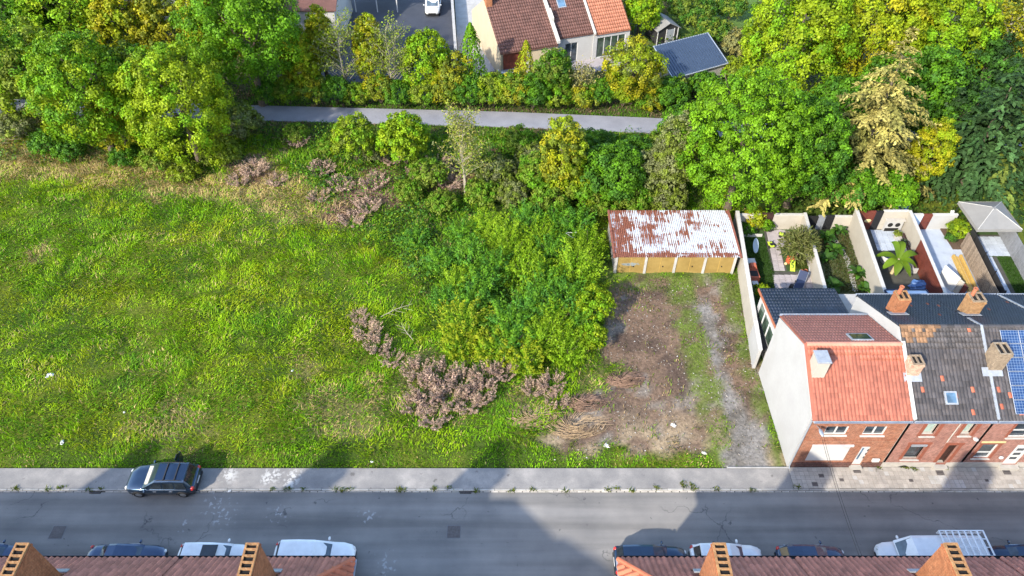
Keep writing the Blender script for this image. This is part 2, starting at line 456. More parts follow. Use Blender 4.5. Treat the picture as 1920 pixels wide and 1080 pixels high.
def zones(x, y):
    n = fbm(x, y, 0.45, 3); n2 = fbm(x, y, 1.3, 8)
    j = (n-0.5)*2.4 + (n2-0.5)*1.2
    z = {}
    z['dirt'] = sstep(-0.35, 0.35, poly_sd(x, y, Z_DIRT) + j*1.25)
    z['dirt'] *= sstep(26.1, 26.8, y + (n2-0.5)*0.8 + 2.0*(x > 13.6))
    dd = line_d(x, y, L_DRIVE)
    wid = 0.30 + 0.85*sstep(33, 26, y)
    z['drive'] = (1 - sstep(wid-0.25, wid+0.25, dd + j*0.95)) * (y > 25.2)
    rut = 1 - sstep(0.12, 0.3, line_d(x, y, L_RUT) + (n2-0.5)*0.25)
    strip = np.maximum((1-sstep(0.7, 1.5, np.abs((x - (np.interp(y, [25, 28, 34, 43], [14.6, 14.2, 14.0, 13.4])))) + j*0.6)),
                       sstep(-0.3, 0.3, x - np.interp(y, [25, 30, 36, 43.5], [17.2, 16.9, 16.8, 16.6]) + j*0.3) * (x < 18.6))
    back = sstep(41.6, 42.4, y + j*0.5) * (y < 44.5)
    z['strip'] = np.clip(np.maximum(strip*(1-rut*0.9), back), 0, 1) * (x > 7) * (x < 20) * (1-z['drive'])
    z['rough'] = sstep(-0.8, 0.8, poly_sd(x, y, Z_ROUGH) + j)
    z['dry'] = np.clip(.45+.55*sstep(40, 52, y), 0, 1)*np.maximum(sstep(-0.7, 0.8, poly_sd(x, y, Z_DRY1) + j*1.2)*0.75, blobw(x, y, TAN, n))
    z['brown'] = blobw(x, y, BROWN, n)
    z['edge'] = (1-sstep(26.0, 26.9, y + (n2-0.5)*0.9)) * (y > 25.2)
    z['n'], z['n2'] = n, n2
    return z
def mixc(a, b, w): return a*(1-w[..., None]) + np.asarray(b)*w[..., None]

def build_ground():
    xs = np.concatenate([[-3000,-900,-300,-120,-85], np.arange(-74, 74.1, 0.5), [85,120,300,900,3000]])
    ys = np.concatenate([[-900,-200,-40,0,12,18,23], np.arange(24.8, 101, 0.5), [112,140,300,900,3500]])
    X, Y = np.meshgrid(xs, ys, indexing='ij')
    x, y = X.ravel(), Y.ravel()
    z = zones(x, y)
    veg = np.clip(1 - z['dirt'] - z['drive'], 0, 1)
    inner = (y > 25.6) & ~((x > 17.6) & (y < 56)) & (y < 62) & (np.abs(x) < 72)
    h = 0.05 + inner*(0.03 + veg*0.16*fbm(x, y, 0.35, 21)*sstep(25.6, 27.5, y) + 0.05*fbm(x, y, 1.1, 25)*(1-z['drive']*0.6))
    h = np.where(y < 25.5, -0.08, h)
    far = sstep(61, 70, y)
    col = np.zeros((len(x), 3)) + np.array([0.040, 0.066, 0.008])
    col = mixc(col, [0.075, 0.092, 0.010], sstep(0.45, 0.62, fbm(x, y, 0.2, 31)))
    col = mixc(col, [0.026, 0.046, 0.010], z['rough']*0.85)
    col = mixc(col, [0.18, 0.14, 0.07], z['dry']*0.75)
    col = mixc(col, [0.14, 0.085, 0.06], z['brown']*0.9)
    col = mixc(col, [0.05, 0.055, 0.022], far)
    dcol = mixc(np.zeros((len(x), 3)) + np.array([0.128, 0.086, 0.060]), [0.075, 0.052, 0.04], sstep(0.45, 0.62, fbm(x, y, 0.55, 41)))
    dcol = mixc(dcol, [0.24, 0.185, 0.12], sstep(31, 27, y)*sstep(0.35, 0.6, fbm(x, y, 0.7, 44)))
    dcol = mixc(dcol, [0.17, 0.145, 0.12], sstep(0.58, 0.70, fbm(x, y, 0.6, 47)))
    col = col*(1-z['dirt'][:, None]) + dcol*z['dirt'][:, None]
    col = mixc(col, [0.085, 0.115, 0.022], z['strip']*sstep(0.3, 0.55, fbm(x, y, 1.2, 51))*0.9)
    gcol = mixc(np.zeros((len(x), 3)) + np.array([0.165, 0.155, 0.145]), [0.115, 0.105, 0.092], sstep(0.42, 0.62, fbm(x, y, 0.9, 55)))
    col = col*(1-z['drive'][:, None]) + gcol*z['drive'][:, None]
    nx, ny = len(xs), len(ys)
    idx = np.arange(nx*ny).reshape(nx, ny)
    q = np.stack([idx[:-1, :-1], idx[1:, :-1], idx[1:, 1:], idx[:-1, 1:]], -1).reshape(-1, 4)
    me = np_mesh('ground', np.stack([x, y, h], 1), q, np.zeros((0, 3), int), col, smooth=True)
    t = NT('ground_earth'); p = t.pos()
    a = t.n('ShaderNodeAttribute'); a.attribute_name = 'Col'
    n1 = t.noise(p, 5.0, 6.0, 0.7); n2 = t.noise(p, 0.8, 3.0)
    c = t.mix(0.75, a.outputs['Color'], t.ramp(n1, [(0.3, 0.35), (0.7, 1.75)]), 'MULTIPLY')
    c = t.mix(0.4, c, t.ramp(n2, [(0.3, 0.7), (0.7, 1.3)]), 'MULTIPLY')
    t.bump(n1, 0.9, 0.08)
    t.set(c, 0.95, 0.0, 0.15)
    return struct(link('ground', me, t.m))
ground = build_ground()

# ------------------------------------------------------------------ street
ROAD_Y0, ROAD_Y1, KERB_Y, FOOT_Y1 = 17.75, 23.62, 23.86, 25.32
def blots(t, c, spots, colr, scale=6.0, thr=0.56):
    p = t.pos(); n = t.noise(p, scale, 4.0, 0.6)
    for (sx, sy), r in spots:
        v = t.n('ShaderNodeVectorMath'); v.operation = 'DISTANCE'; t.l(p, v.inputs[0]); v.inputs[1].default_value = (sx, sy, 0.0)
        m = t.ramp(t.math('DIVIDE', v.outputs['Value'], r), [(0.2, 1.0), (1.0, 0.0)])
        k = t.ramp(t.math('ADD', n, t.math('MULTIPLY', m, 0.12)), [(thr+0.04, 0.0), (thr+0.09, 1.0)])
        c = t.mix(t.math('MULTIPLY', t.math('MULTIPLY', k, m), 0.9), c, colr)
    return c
def road_material():
    t = NT('road_tarmac'); p = t.pos()
    n1 = t.noise(p, 0.35, 4.0, 0.6); band = t.noise(p, 1.0, 3.0, 0.5, (0.05, 1.1, 1.0)); sp = t.noise(p, 26.0, 2.0, 0.7)
    c = t.ramp(n1, [(0.3, (0.135,0.130,0.125)), (0.72, (0.198,0.186,0.172))])
    c = t.mix(0.55, c, t.ramp(band, [(0.3, 0.55), (0.7, 1.4)]), 'MULTIPLY')
    c = t.mix(0.5, c, t.ramp(sp, [(0.3, 0.72), (0.7, 1.3)]), 'MULTIPLY')
    vo = t.n('ShaderNodeTexVoronoi'); vo.feature = 'DISTANCE_TO_EDGE'; vo.inputs['Scale'].default_value = 0.16
    wv = t.n('ShaderNodeVectorMath'); wv.operation = 'ADD'
    nn = t.n('ShaderNodeTexNoise'); nn.inputs['Scale'].default_value = 1.1; nn.inputs['Detail'].default_value = 5; t.l(p, nn.inputs['Vector'])
    sc = t.n('ShaderNodeVectorMath'); sc.operation = 'SCALE'; t.l(nn.outputs['Color'], sc.inputs[0]); sc.inputs['Scale'].default_value = 1.4
    t.l(p, wv.inputs[0]); t.l(sc.outputs[0], wv.inputs[1]); t.l(wv.outputs[0], vo.inputs['Vector'])
    crack = t.ramp(vo.outputs['Distance'], [(0.0015, 1.0), (0.0045, 0.0)])
    crack = t.math('MULTIPLY', crack, t.ramp(t.noise(p, 0.22, 2.0), [(0.5, 0.0), (0.56, 0.8)]))
    c = t.mix(crack, c, (0.035,0.036,0.04))
    stain = t.ramp(t.noise(p, 2.3, 3.0, 0.5), [(0.70, 0.0), (0.745, 1.0)])
    c = t.mix(t.math('MULTIPLY', stain, 0.7), c, (0.05,0.05,0.052))
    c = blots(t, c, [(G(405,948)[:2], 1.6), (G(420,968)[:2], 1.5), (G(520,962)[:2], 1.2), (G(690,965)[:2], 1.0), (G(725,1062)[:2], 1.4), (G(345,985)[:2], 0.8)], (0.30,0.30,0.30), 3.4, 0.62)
    t.bump(sp, 0.25, 0.01)
    return t.set(c, 0.88, 0.0, 0.3)
def foot_material():
    t = NT('footway_tarmac'); p = t.pos()
    n1 = t.noise(p, 0.55, 5.0, 0.62); sp = t.noise(p, 24.0, 2.0, 0.7)
    c = t.ramp(n1, [(0.3, (0.145,0.140,0.138)), (0.52, (0.20,0.19,0.18)), (0.72, (0.29,0.27,0.25))])
    c = t.mix(0.45, c, t.ramp(sp, [(0.3, 0.72), (0.7, 1.3)]), 'MULTIPLY')
    st = t.ramp(t.noise(p, 1.7, 3.0), [(0.68, 0.0), (0.74, 1.0)])
    c = t.mix(t.math('MULTIPLY', st, 0.6), c, (0.06,0.055,0.05))
    c = blots(t, c, [(G(512,892)[:2], 0.9), (G(552,892)[:2], 0.7), (G(545,905)[:2], 0.7), (G(500,900)[:2], 0.5), (G(430,892)[:2], 0.8)], (0.42,0.41,0.39), 4.0, 0.53)
    t.bump(sp, 0.25, 0.01)
    return t.set(c, 0.88, 0.0, 0.3)
M['road'] = road_material(); M['footway'] = foot_material()

road = struct(MB().box(-140, 140, ROAD_Y0, ROAD_Y1+0.02, -0.3, 0.0).build('road', M['road']))
side = struct(MB().box(-7.4, 4.8, -40, ROAD_Y0-0.002, -0.3, 0.0).build('side_street', M['road']))
foot = struct(MB().box(-140, 17.95, KERB_Y+0.004, FOOT_Y1, -0.3, 0.10).build('footway', M['footway']))
edge_strip = struct(MB().box(14.0, 18.0, FOOT_Y1+0.003, FOOT_Y1+0.09, -0.2, 0.125).build('footway_edging', M['pale_concrete']))
nearf = struct(MB().box(-140, -8.2, 16.3, ROAD_Y0-0.01, -0.3, 0.10).build('near_footway', M['footway']))
nearf2 = struct(MB().box(5.6, 140, 16.3, ROAD_Y0-0.01, -0.3, 0.10).build('near_footway', M['footway']))

# kerb stones and gutter blocks, each a piece of its own
kerb = struct(MB().box(-60, 60, KERB_Y-0.14, KERB_Y, -0.3, 0.02).build('kerb', M['joint']))
kst = MB().bbox(-0.49, 0.49, -0.07, 0.07, 0, 0.085, 0.02)
kme = None
def slot(proto_me, name, parent, loc, rz=0.0, scale=None):
    o = bpy.data.objects.new(name, proto_me); C.objects.link(o); o.parent = parent
    o.location = loc; o.rotation_euler = (0, 0, rz)
    if scale: o.scale = scale
    return o
def proto(mb, name, mat, smooth=False):
    me = bpy.data.meshes.new(name); me.from_pydata([tuple(v) for v in mb.v], [], mb.f); me.update()
    if smooth: me.polygons.foreach_set('use_smooth', [True]*len(me.polygons))
    me.materials.append(mat); return me
kme = proto(kst, 'kerb_stone', M['kerbstone'])
for i in range(70):
    slot(kme, 'kerb_stone', kerb, (-34.6+i, KERB_Y-0.07+random.uniform(-.006,.006), 0.021+random.uniform(-.008,.006)), random.uniform(-.006,.006))
gutter = struct(MB().box(-60, 60, ROAD_Y1+0.021, KERB_Y-0.141, -0.3, -0.004).build('gutter', M['joint']))
gw = KERB_Y-0.141-ROAD_Y1-0.03
gme = proto(MB().bbox(-0.235, 0.235, -gw/2, gw/2, 0, 0.03, 0.008), 'gutter_block', M['gutter_block'])
for i in range(138):
    x = -34.6 + i*0.5
    if abs(x-G(180,920).x) < 0.4 or abs(x-G(873,924).x) < 0.4: continue
    slot(gme, 'gutter_block', gutter, (x, ROAD_Y1+0.021+gw/2+0.004, -0.003+random.uniform(-.006,.006)), 0, (random.uniform(.9,1.02), 1, 1))

# paving slabs in front of the houses
pav = struct(MB().box(17.953, 60, KERB_Y+0.004, FOOT_Y1+0.11, -0.3, 0.085).build('pavement', M['joint']))
sme = proto(MB().bbox(-0.147, 0.147, -0.147, 0.147, 0, 0.03, 0.007), 'paving_slab', M['slab'])
sme2 = proto(MB().bbox(-0.147, 0.147, -0.147, 0.147, 0, 0.03, 0.007), 'paving_slab', M['pale_concrete'])
for i in range(53):
    for jx in range(5):
        x, y = 18.12+i*0.305, KERB_Y+0.17+jx*0.302
        pale = (random.random() < 0.03) or (13 <= i-18 <= 17 and jx < 2) or (i in (29, 30, 31, 32) and jx in (1, 2))
        slot(sme2 if pale else sme, 'paving_slab', pav, (x, y, 0.082+random.uniform(-.006,.006)), random.uniform(-.012,.012))

# covers and grates
def manhole(px, py, label):
    c = G(px, py); t = thing('manhole_cover', label, 'manhole cover', (c.x, c.y, 0.0))
    MB().box(-.43,.43,-.43,.43,0.001,0.006).build('surround', M['asphalt'], t, local=True)
    MB().box(-.39,.39,-.39,.39,0.0062,0.014).build('frame', M['cast_iron'], t, local=True)
    MB().lathe([(.33,0.0142),(.33,.024),(.30,.026),(.27,.020),(.22,.020),(.19,.026),(.15,.026),(.12,.020),(.02,.020)], 24).build('lid', M['cast_iron'], t, local=True)
    return t
manhole(851, 997, 'square cast iron manhole cover with round lid in mid road, opposite the gutter grate')
manhole(108, 998, 'square cast iron manhole cover with round lid in a sunny patch of road')
def grate(px, py, label):
    c = G(px, py); y = (ROAD_Y1+KERB_Y-0.14)/2 + 0.01
    t = thing('gutter_grate', label, 'drain', (c.x, y, 0.0))
    MB().box(-.36,.36,-.14,.14,-.06,0.008).build('frame', M['soot'], t, local=True)
    for k in range(9): MB().box(-.32+k*.074,-.28+k*.074,-.12,.12,.0082,.028).build('bar', M['cast_iron'], t, local=True)
grate(873, 924, 'dark iron gutter grate at the kerb beside the wasteland')
grate(180, 921, 'weedy iron gutter grate at the kerb in front of the black car')
def cover(px, py, s, label, m='cast_iron'):
    c = G(px, py, 0.1); t = thing('pavement_cover', label, 'cover', (c.x, c.y, 0.1132), group='small covers set in the pavement')
    MB().bbox(-s,s,-s*.8,s*.8,0.002,0.02,0.006).build('lid', M[m], t, local=True)
    MB().box(-s*.7,s*.7,-s*.06,s*.06,0.0202,0.026).build('grip', M['black'], t, local=True)
for px, py, s, lb in ((1606,882,.24,'black boot scraper grid set in the pavement by the white front door'),(1540,892,.16,'small iron cover in the paving below the white roller shutter'),
        (1528,908,.18,'rusty iron cover by the kerb below the white roller shutter'),(1578,900,.13,'small iron cover in paving under the overhead wires'),(1708,901,.13,'small iron cover in the paving between the two dark doorsteps'),
        (1762,886,.24,'black mat sized cover in front of the dark open doorway'),(1887,885,.24,'black mat sized cover in front of the white panelled door'),(1850,901,.11,'tiny iron cover in paving right of the pale slabs')):
    cover(px, py, s, lb)

# cycle path and its verges behind the wasteland
cp = [(-80, 70.6), (-45, 69.2), (-25, 68.2), (0, 67.0), (14, 65.9), (40, 63.6), (80, 60)]
def ribbon(name, pts, w, z0, z1, mat):
    mb = MB()
    for (ax, ay), (bx, by) in zip(pts[:-1], pts[1:]):
        mb.add([(ax,ay-w,z1),(bx,by-w,z1),(bx,by+w,z1),(ax,ay+w,z1),(ax,ay-w,z0),(bx,by-w,z0),(bx,by+w,z0),(ax,ay+w,z0)], [(0,1,2,3),(0,4,5,1),(3,2,6,7)])
    return struct(mb.build(name, mat))
t = NT('cycle_tarmac'); p = t.pos()
c = t.ramp(t.noise(p, 0.5, 4.0), [(0.3, (0.165,0.17,0.195)), (0.7, (0.215,0.22,0.245))])
c = t.mix(0.4, c, t.ramp(t.noise(p, 18.0, 2.0), [(0.3, 0.75), (0.7, 1.3)]), 'MULTIPLY')
M['cycle'] = t.set(c, 0.9, 0.0, 0.3)
ribbon('cycle_path', cp, 1.45, 0.0, 0.13, M['cycle'])

# yards at the back
def sheet(name, px, z, mat):
    pts = [G(*q) for q in px]
    return struct(MB().extr([(q.x, q.y, z-0.1) for q in pts][::1], (0, 0, 0.1)).build(name, mat))
sheet('back_yard', [(600,190),(858,190),(846,-40),(600,-40)], 0.10, M['dark_asphalt'])
sheet('concrete_yard', [(864,190),(924,190),(905,-40),(850,-40)], 0.104, M['pale_concrete'])
# ------------------------------------------------------------------ house building helpers
def z6(a, b): return (1400 + a/2.919, 530 + b/2.919)
def z7(a, b): return (1640 + a/6.857, 770 + b/6.857)
FY = 25.45
def hole(tl, br, Y=FY):
    a, b = onY(*tl, Y), onY(*br, Y)
    return (a.x, b.x, b.z, a.z)

def wall_y(mb, x0, x1, z0, z1, Y, holes=(), depth=0.14):
    """front face of a wall facing -Y with reveals cut back into it"""
    xs = sorted({x0, x1, *[h[0] for h in holes], *[h[1] for h in holes]})
    zs = sorted({z0, z1, *[h[2] for h in holes], *[h[3] for h in holes]})
    for a, b in zip(xs[:-1], xs[1:]):
        for c, d in zip(zs[:-1], zs[1:]):
            mx, mz = (a+b)/2, (c+d)/2
            if any(h[0] < mx < h[1] and h[2] < mz < h[3] for h in holes): continue
            if mx < x0 or mx > x1: continue
            mb.quad((a,Y,c),(b,Y,c),(b,Y,d),(a,Y,d))
    for (a, b, c, d) in holes:
        e = Y+depth
        mb.quad((a,Y,c),(a,Y,d),(a,e,d),(a,e,c)); mb.quad((b,Y,d),(b,Y,c),(b,e,c),(b,e,d))
        mb.quad((a,Y,d),(b,Y,d),(b,e,d),(a,e,d)); mb.quad((a,Y,c),(a,e,c),(b,e,c),(b,Y,c))

def window(parent, h, Y=FY, depth=0.12, frame='white_paint', panes=2, glass='glass', sill=None, bar=0.07, transom=0.0):
    a, b, c, d = h; y = Y+depth
    mb = MB()
    mb.box(a,b,y-.05,y+.03,c,c+bar); mb.box(a,b,y-.05,y+.03,d-bar,d)
    mb.box(a,a+bar,y-.05,y+.03,c+bar,d-bar); mb.box(b-bar,b,y-.05,y+.03,c+bar,d-bar)
    n = panes; w = (b-a-2*bar)/n
    for k in range(1, n): mb.box(a+bar+k*w-bar*.5, a+bar+k*w+bar*.5, y-.048, y+.03, c+bar, d-bar)
    win = mb.build('window', M[frame], parent)
    for k in range(n):
        x0, x1 = a+bar+k*w+(bar*.5 if k else 0), a+bar+(k+1)*w-(bar*.5 if k < n-1 else 0)
        if transom:
            zt = c+(d-c)*transom
            MB().box(x0, x1, y-.047, y+.03, zt-bar*.5, zt+bar*.5).build('transom', M[frame], win)
            MB().box(x0, x1, y-.005, y+.008, c+bar, zt-bar*.5).build('pane', M[glass], win)
            MB().box(x0, x1, y-.005, y+.008, zt+bar*.5, d-bar).build('pane', M[glass], win)
        else:
            MB().box(x0, x1, y-.005, y+.008, c+bar, d-bar).build('pane', M[glass], win)
    if sill: MB().box(a-.08, b+.08, Y-.09, Y+depth-.055, c-.075, c-.004).build('sill', M[sill], win)
    return win
def surround(parent, h, mat, w=0.2, Y=FY, top=True):
    a, b, c, d = h; mb = MB()
    mb.box(a-w, a-.001, Y-.022, Y+.05, c, d); mb.box(b+.001, b+w, Y-.022, Y+.05, c, d)
    if top: mb.box(a-w-.04, b+w+.04, Y-.026, Y+.05, d+.001, d+w)
    return mb.build('window_surround', M[mat], parent)

def tile_proto(w, h, wave=0.035, lift=0.055, n=4):
    prof = [0.0, 0.55, 1.0, 0.7, 0.0] if n == 4 else [0.0, 1.0, 0.0]
    mb = MB(); k = len(prof)
    us = [w*i/(k-1)*0.995 for i in range(k)]
    top0 = [(u, 0, lift+wave*q) for u, q in zip(us, prof)]
    top1 = [(u, h*1.08, 0.004+wave*q) for u, q in zip(us, prof)]
    bot = [(u, h*.13, -0.004) for u in us]
    mb.add(top0+top1+bot, [(i, i+1, k+i+1, k+i) for i in range(k-1)] + [(2*k+i, 2*k+i+1, i+1, i) for i in range(k-1)])
    return mb
def roof_tiles(parent, origin, U, V, ncol, nrow, w, h, matfn, limit=300, keep=None, wave=0.035, first=True):
    """tiles laid on a slope: the first `limit` are pieces of their own, the rest one joined part"""
    U, V = Vector(U).normalized(), Vector(V).normalized(); N = U.cross(V)
    rot = Matrix((U, V, N)).transposed()
    pr = tile_proto(w, h, wave); meshes = {}; rest = {}
    base = np.array([tuple(rot @ Vector(v)) for v in pr.v]); faces = np.array(pr.f)
    origin = Vector(origin); cnt = 0
    for j in range(nrow):
        for i in range(ncol):
            if keep and not keep(i, j): continue
            mk = matfn(i, j)
            p = origin + U*(i*w) + V*(j*h) + N*random.uniform(0, .006)
            if cnt < limit:
                if mk not in meshes: meshes[mk] = proto(pr, 'roof_tile', M[mk])
                o = bpy.data.objects.new('roof_tile', meshes[mk]); C.objects.link(o); o.parent = parent
                o.matrix_basis = Matrix.Translation(p) @ rot.to_4x4() @ Matrix.Rotation(random.uniform(-.012,.012), 4, 'Z')
                if parent.type == 'EMPTY': o.matrix_parent_inverse = parent.matrix_basis.inverted()
                cnt += 1
            else: rest.setdefault(mk, []).append(tuple(p))
    for mk, ps in rest.items():
        ps = np.array(ps); nv = len(base)
        co = (ps[:, None, :] + base[None]).reshape(-1, 3)
        q = (faces[None] + (np.arange(len(ps))*nv)[:, None, None]).reshape(-1, 4)
        stuff(link('roof_tiling', np_mesh('roof_tiling', co, q, np.zeros((0, 3), int)), M[mk], parent))
def along(p, q):
    return Vector(q) - Vector(p)

def chimney(parent, x0, x1, y0, y1, z0, z1, mat, flues=2, pots=(), cap=None, flash=True, axis='x'):
    ch = MB().box(x0, x1, y0, y1, z0, z1).build('chimney', M[mat], parent)
    if cap:
        MB().bbox(x0-.05, x1+.05, y0-.05, y1+.05, z1+.001, z1+.1, .02).build('chimney_cap', M[cap], ch)
        return ch
    MB().box(x0-.03, x1+.03, y0-.03, y1+.03, z1-.16, z1-.05).build('corbel', M[mat], ch)
    rim = MB(); t = .09
    rim.box(x0,x1,y0,y0+t,z1+.001,z1+.1); rim.box(x0,x1,y1-t,y1,z1+.001,z1+.1)
    rim.box(x0,x0+t,y0+t,y1-t,z1+.001,z1+.1); rim.box(x1-t,x1,y0+t,y1-t,z1+.001,z1+.1)
    for k in range(1, flues):
        if axis == 'x': xm = x0+(x1-x0)*k/flues; rim.box(xm-t*.5,xm+t*.5,y0+t,y1-t,z1+.001,z1+.098)
        else: ym = y0+(y1-y0)*k/flues; rim.box(x0+t,x1-t,ym-t*.5,ym+t*.5,z1+.001,z1+.098)
    rim.build('chimney_rim', M['brick_pale' if mat != 'brick_chimney' else 'brick_yellow'], ch)
    for k in range(flues):
        if axis == 'x': a, b = x0+(x1-x0)*k/flues+t*.6, x0+(x1-x0)*(k+1)/flues-t*.6; MB().box(a,b,y0+t+.002,y1-t-.002,z1+.002,z1+.012).build('flue', M['soot'], ch)
        else: a, b = y0+(y1-y0)*k/flues+t*.6, y0+(y1-y0)*(k+1)/flues-t*.6; MB().box(x0+t+.002,x1-t-.002,a,b,z1+.002,z1+.012).build('flue', M['soot'], ch)
    for (px_, py_, h_) in pots:
        MB().lathe([(.13,z1+.013),(.12,z1+h_*.5),(.11,z1+h_),(.15,z1+h_+.01),(.15,z1+h_+.08),(.10,z1+h_+.08),(.09,z1+h_+.02)], 12, (px_,py_,0)).build('chimney_pot', M['terracotta'], ch, smooth=False)
    if flash: MB().box(x0-.12, x1+.12, y0-.16, y1+.1, z0-.12, z0+.13).build('flashing', M['lead'], ch)
    return ch

# ------------------------------------------------------------------ the terrace across the street
EAVE_Y, EAVE_Z = 25.24, 5.57
def gutter_run(parent, x0, x1, y, z, r=0.075, mat='zinc'):
    mb = MB()
    prof = [(-r, r*.9), (-r*.8, -r*.2), (0, -r*.75), (r*.8, -r*.2), (r, r*.9), (r*.8, r*.9), (r*.6, 0), (0, -r*.5), (-r*.6, 0), (-r*.8, r*.9)]
    mb.extr([(x0, y+a, z+b) for a, b in prof], (x1-x0, 0, 0))
    return mb.build('gutter', M[mat], parent)

# --- end house with the red roof
HX0, HX1 = 18.07, 23.96
RY, RZ, BY, BZ = 29.3, 7.85, 33.2, 6.02
h1 = thing('end_house', 'brick end house with bright red tiled roof and tall white gable wall', 'house', (HX0, FY, 0.1))
w_u1, w_u2 = hole(z6(440,787), z6(540,833)), hole(z6(655,787), z6(746,835))
shut, door1 = hole(z6(360,893), z6(528,975)), hole(z6(632,898), z6(625,988))
door1 = (door1[0], door1[1], 0.32, door1[3])
mb = MB(); wall_y(mb, HX0+.03, HX1, .1, EAVE_Z-.06, FY, [w_u1, w_u2, shut, door1]); mb.build('front_wall', M['brick_a'], h1)
mb = MB(); mb.box(HX0+.03, door1[0]-.05, FY-.03, FY+.01, .1, .62); mb.box(door1[1]+.05, HX1, FY-.03, FY+.01, .1, .62); mb.build('plinth', M['brick_plinth'], h1)
# dogtooth course under the upper windows
zc = (w_u1[2]+shut[3])/2
MB().box(HX0+.05, HX1-.02, FY-.025, FY+.01, zc-.09, zc+.06).build('brick_course', M['brick_a'], h1)
side_poly = [(FY,.1),(BY,.1),(BY,BZ-.03),(RY,RZ-.03),(FY,EAVE_Z+.06)]
MB().extr([(HX0-.16, y, z) for y, z in side_poly], (.185, 0, 0)).build('gable_wall', M['white_render'], h1)
MB().box(HX0+.02, HX1, BY-.2, BY, .1, BZ-.05).build('rear_wall', M['white_render'], h1)
for h, nm in ((w_u1, 0), (w_u2, 0)): window(h1, h, sill='white_paint', bar=.085)
sh = MB().box(shut[0]+.02, shut[1]-.02, FY+.02, FY+.08, shut[2]+.02, shut[3]-.02)
sh = sh.build('roller_shutter', M['white_paint'], h1)
for k in range(14):
    zz = shut[2]+.04+k*(shut[3]-shut[2]-.08)/14
    MB().box(shut[0]+.06, shut[1]-.06, FY+.008, FY+.019, zz, zz+(shut[3]-shut[2]-.08)/14-.015).build('shutter_slat', M['white_paint'], sh)
MB().box(shut[0]-.03, shut[1]+.08, FY-.1, FY+.01, shut[3]+.002, shut[3]+.14).build('shutter_box', M['white_paint'], sh)
dr = MB().box(door1[0], door1[1], FY+.05, FY+.1, door1[2], door1[3]).build('front_door', M['white_paint'], h1)
for k in range(3): MB().box(door1[0]+.5, door1[0]+.72, FY+.035, FY+.049, door1[2]+.7+k*.42, door1[2]+.92+k*.42).build('door_pane', M['glass'], dr)
MB().box(door1[0]+.12, door1[0]+.22, FY+.02, FY+.049, door1[2]+.6, door1[3]-.2).build('door_pull', M['glass_sky'], dr)
MB().box(door1[0]-.1, door1[1]+.1, FY-.28, FY+.05, .105, .24).build('doorstep', M['stone_trim'], h1)
MB().box(door1[0]-.02, door1[1]+.02, FY-.12, FY+.05, .241, .318).build('doorstep', M['stone_trim'], h1)
lb = onY(*z6(705,962), FY)
MB().bbox(lb.x-.22, lb.x+.22, FY-.16, FY-.032, lb.z-.2, lb.z+.1, .03).build('letterbox', M['white_paint'], h1)
# roof
deck = MB().extr([(HX0+.02, y, z) for y, z in [(EAVE_Y,EAVE_Z),(RY,RZ),(BY+.12,BZ-.03),(BY+.12,BZ-.16),(RY,RZ-.14),(EAVE_Y,EAVE_Z-.13)]], (HX1-HX0-.02, 0, 0))
roof1 = deck.build('roof', M['tile_red'], h1)
V1 = Vector((0, RY-EAVE_Y, RZ-EAVE_Z)); nr = 14
roof_tiles(roof1, (HX0+.03, EAVE_Y-.03, EAVE_Z+.005), (1,0,0), V1, 26, nr, (HX1-HX0-.06)/26, V1.length/nr, lambda i, j: 'tile_red', 300)
V1b = Vector((0, RY-BY-.12, RZ-BZ+.03))
roof_tiles(roof1, (HX1-.03, BY+.12, BZ-.02), (-1,0,0), V1b, 30, 11, (HX1-HX0-.06)/30, V1b.length/11, lambda i, j: 'tile_red_lit', 0, wave=.045)
for k in range(15):
    a = HX0+.02+k*(HX1-HX0-.02)/15; b = a+(HX1-HX0-.02)/15+.02
    MB().extr([(a, RY+.16*math.cos(q), RZ-.02+.13*math.sin(q)) for q in np.linspace(0, math.pi, 6)], (b-a-.02, 0, 0)).build('ridge_tile', M['tile_red_lit'], roof1)
MB().extr([(HX0-.13, EAVE_Y-.02, EAVE_Z+.06),(HX0-.13, RY, RZ+.07),(HX0-.13, BY+.1, BZ+.06),(HX0-.13, BY+.1, BZ-.02),(HX0-.13, RY, RZ-.03),(HX0-.13, EAVE_Y-.02, EAVE_Z-.03)], (.17,0,0)).build('verge', M['tile_red'], roof1)
# roof window in the rear slope
def on_slope(px, py, P0, S):   # P0=(y,z) on slope, S=dz/dy
    tn = math.tan(ray_angle(py)); y = (CAM_H - P0[1] + S*P0[0])/(tn+S); z = CAM_H-y*tn
    return Vector(((px-960)/F_PX*(y+CAM_H-z)*math.sqrt(.5), y, z))
S1b = (BZ-RZ)/(BY-RY)
def roof_light(parent, c, Vv, w, l, glass, frame='lead', lift=.05):
    Vv = Vector(Vv).normalized(); U = Vector((1,0,0)); N = U.cross(Vv)
    if N.z < 0: N = -N
    m = Matrix((U, Vv, N)).transposed()
    f = MB().obox(c+N*lift, (w+.2, l+.2, .1), m).build('roof_light', M[frame], parent)
    MB().obox(c+N*(lift+.058), (w, l, .012), m).build('pane', M[glass], f)
    return f
roof_light(roof1, on_slope(*z6(618,306), (RY, RZ), S1b), V1b, 1.15, .75, 'glass_green', lift=.1)
gutter_run(h1, HX0-.05, HX1, EAVE_Y-.1, EAVE_Z-.08)
MB().box(HX0-.05, HX1, EAVE_Y-.02, FY-.002, EAVE_Z-.17, EAVE_Z-.132).build('soffit', M['white_paint'], h1)
gutter_run(h1, HX0-.05, HX1, BY+.24, BZ-.08, .1)
MB().tube([(HX0-.08, FY-.1, EAVE_Z-.2), (HX0-.08, FY-.08, .35), (HX0-.08, FY-.2, .2)], .05, 8).build('downpipe', M['grey_metal'], h1)
a, b = onY(*z6(345,520), 27.45), onY(*z6(412,520), 27.45)
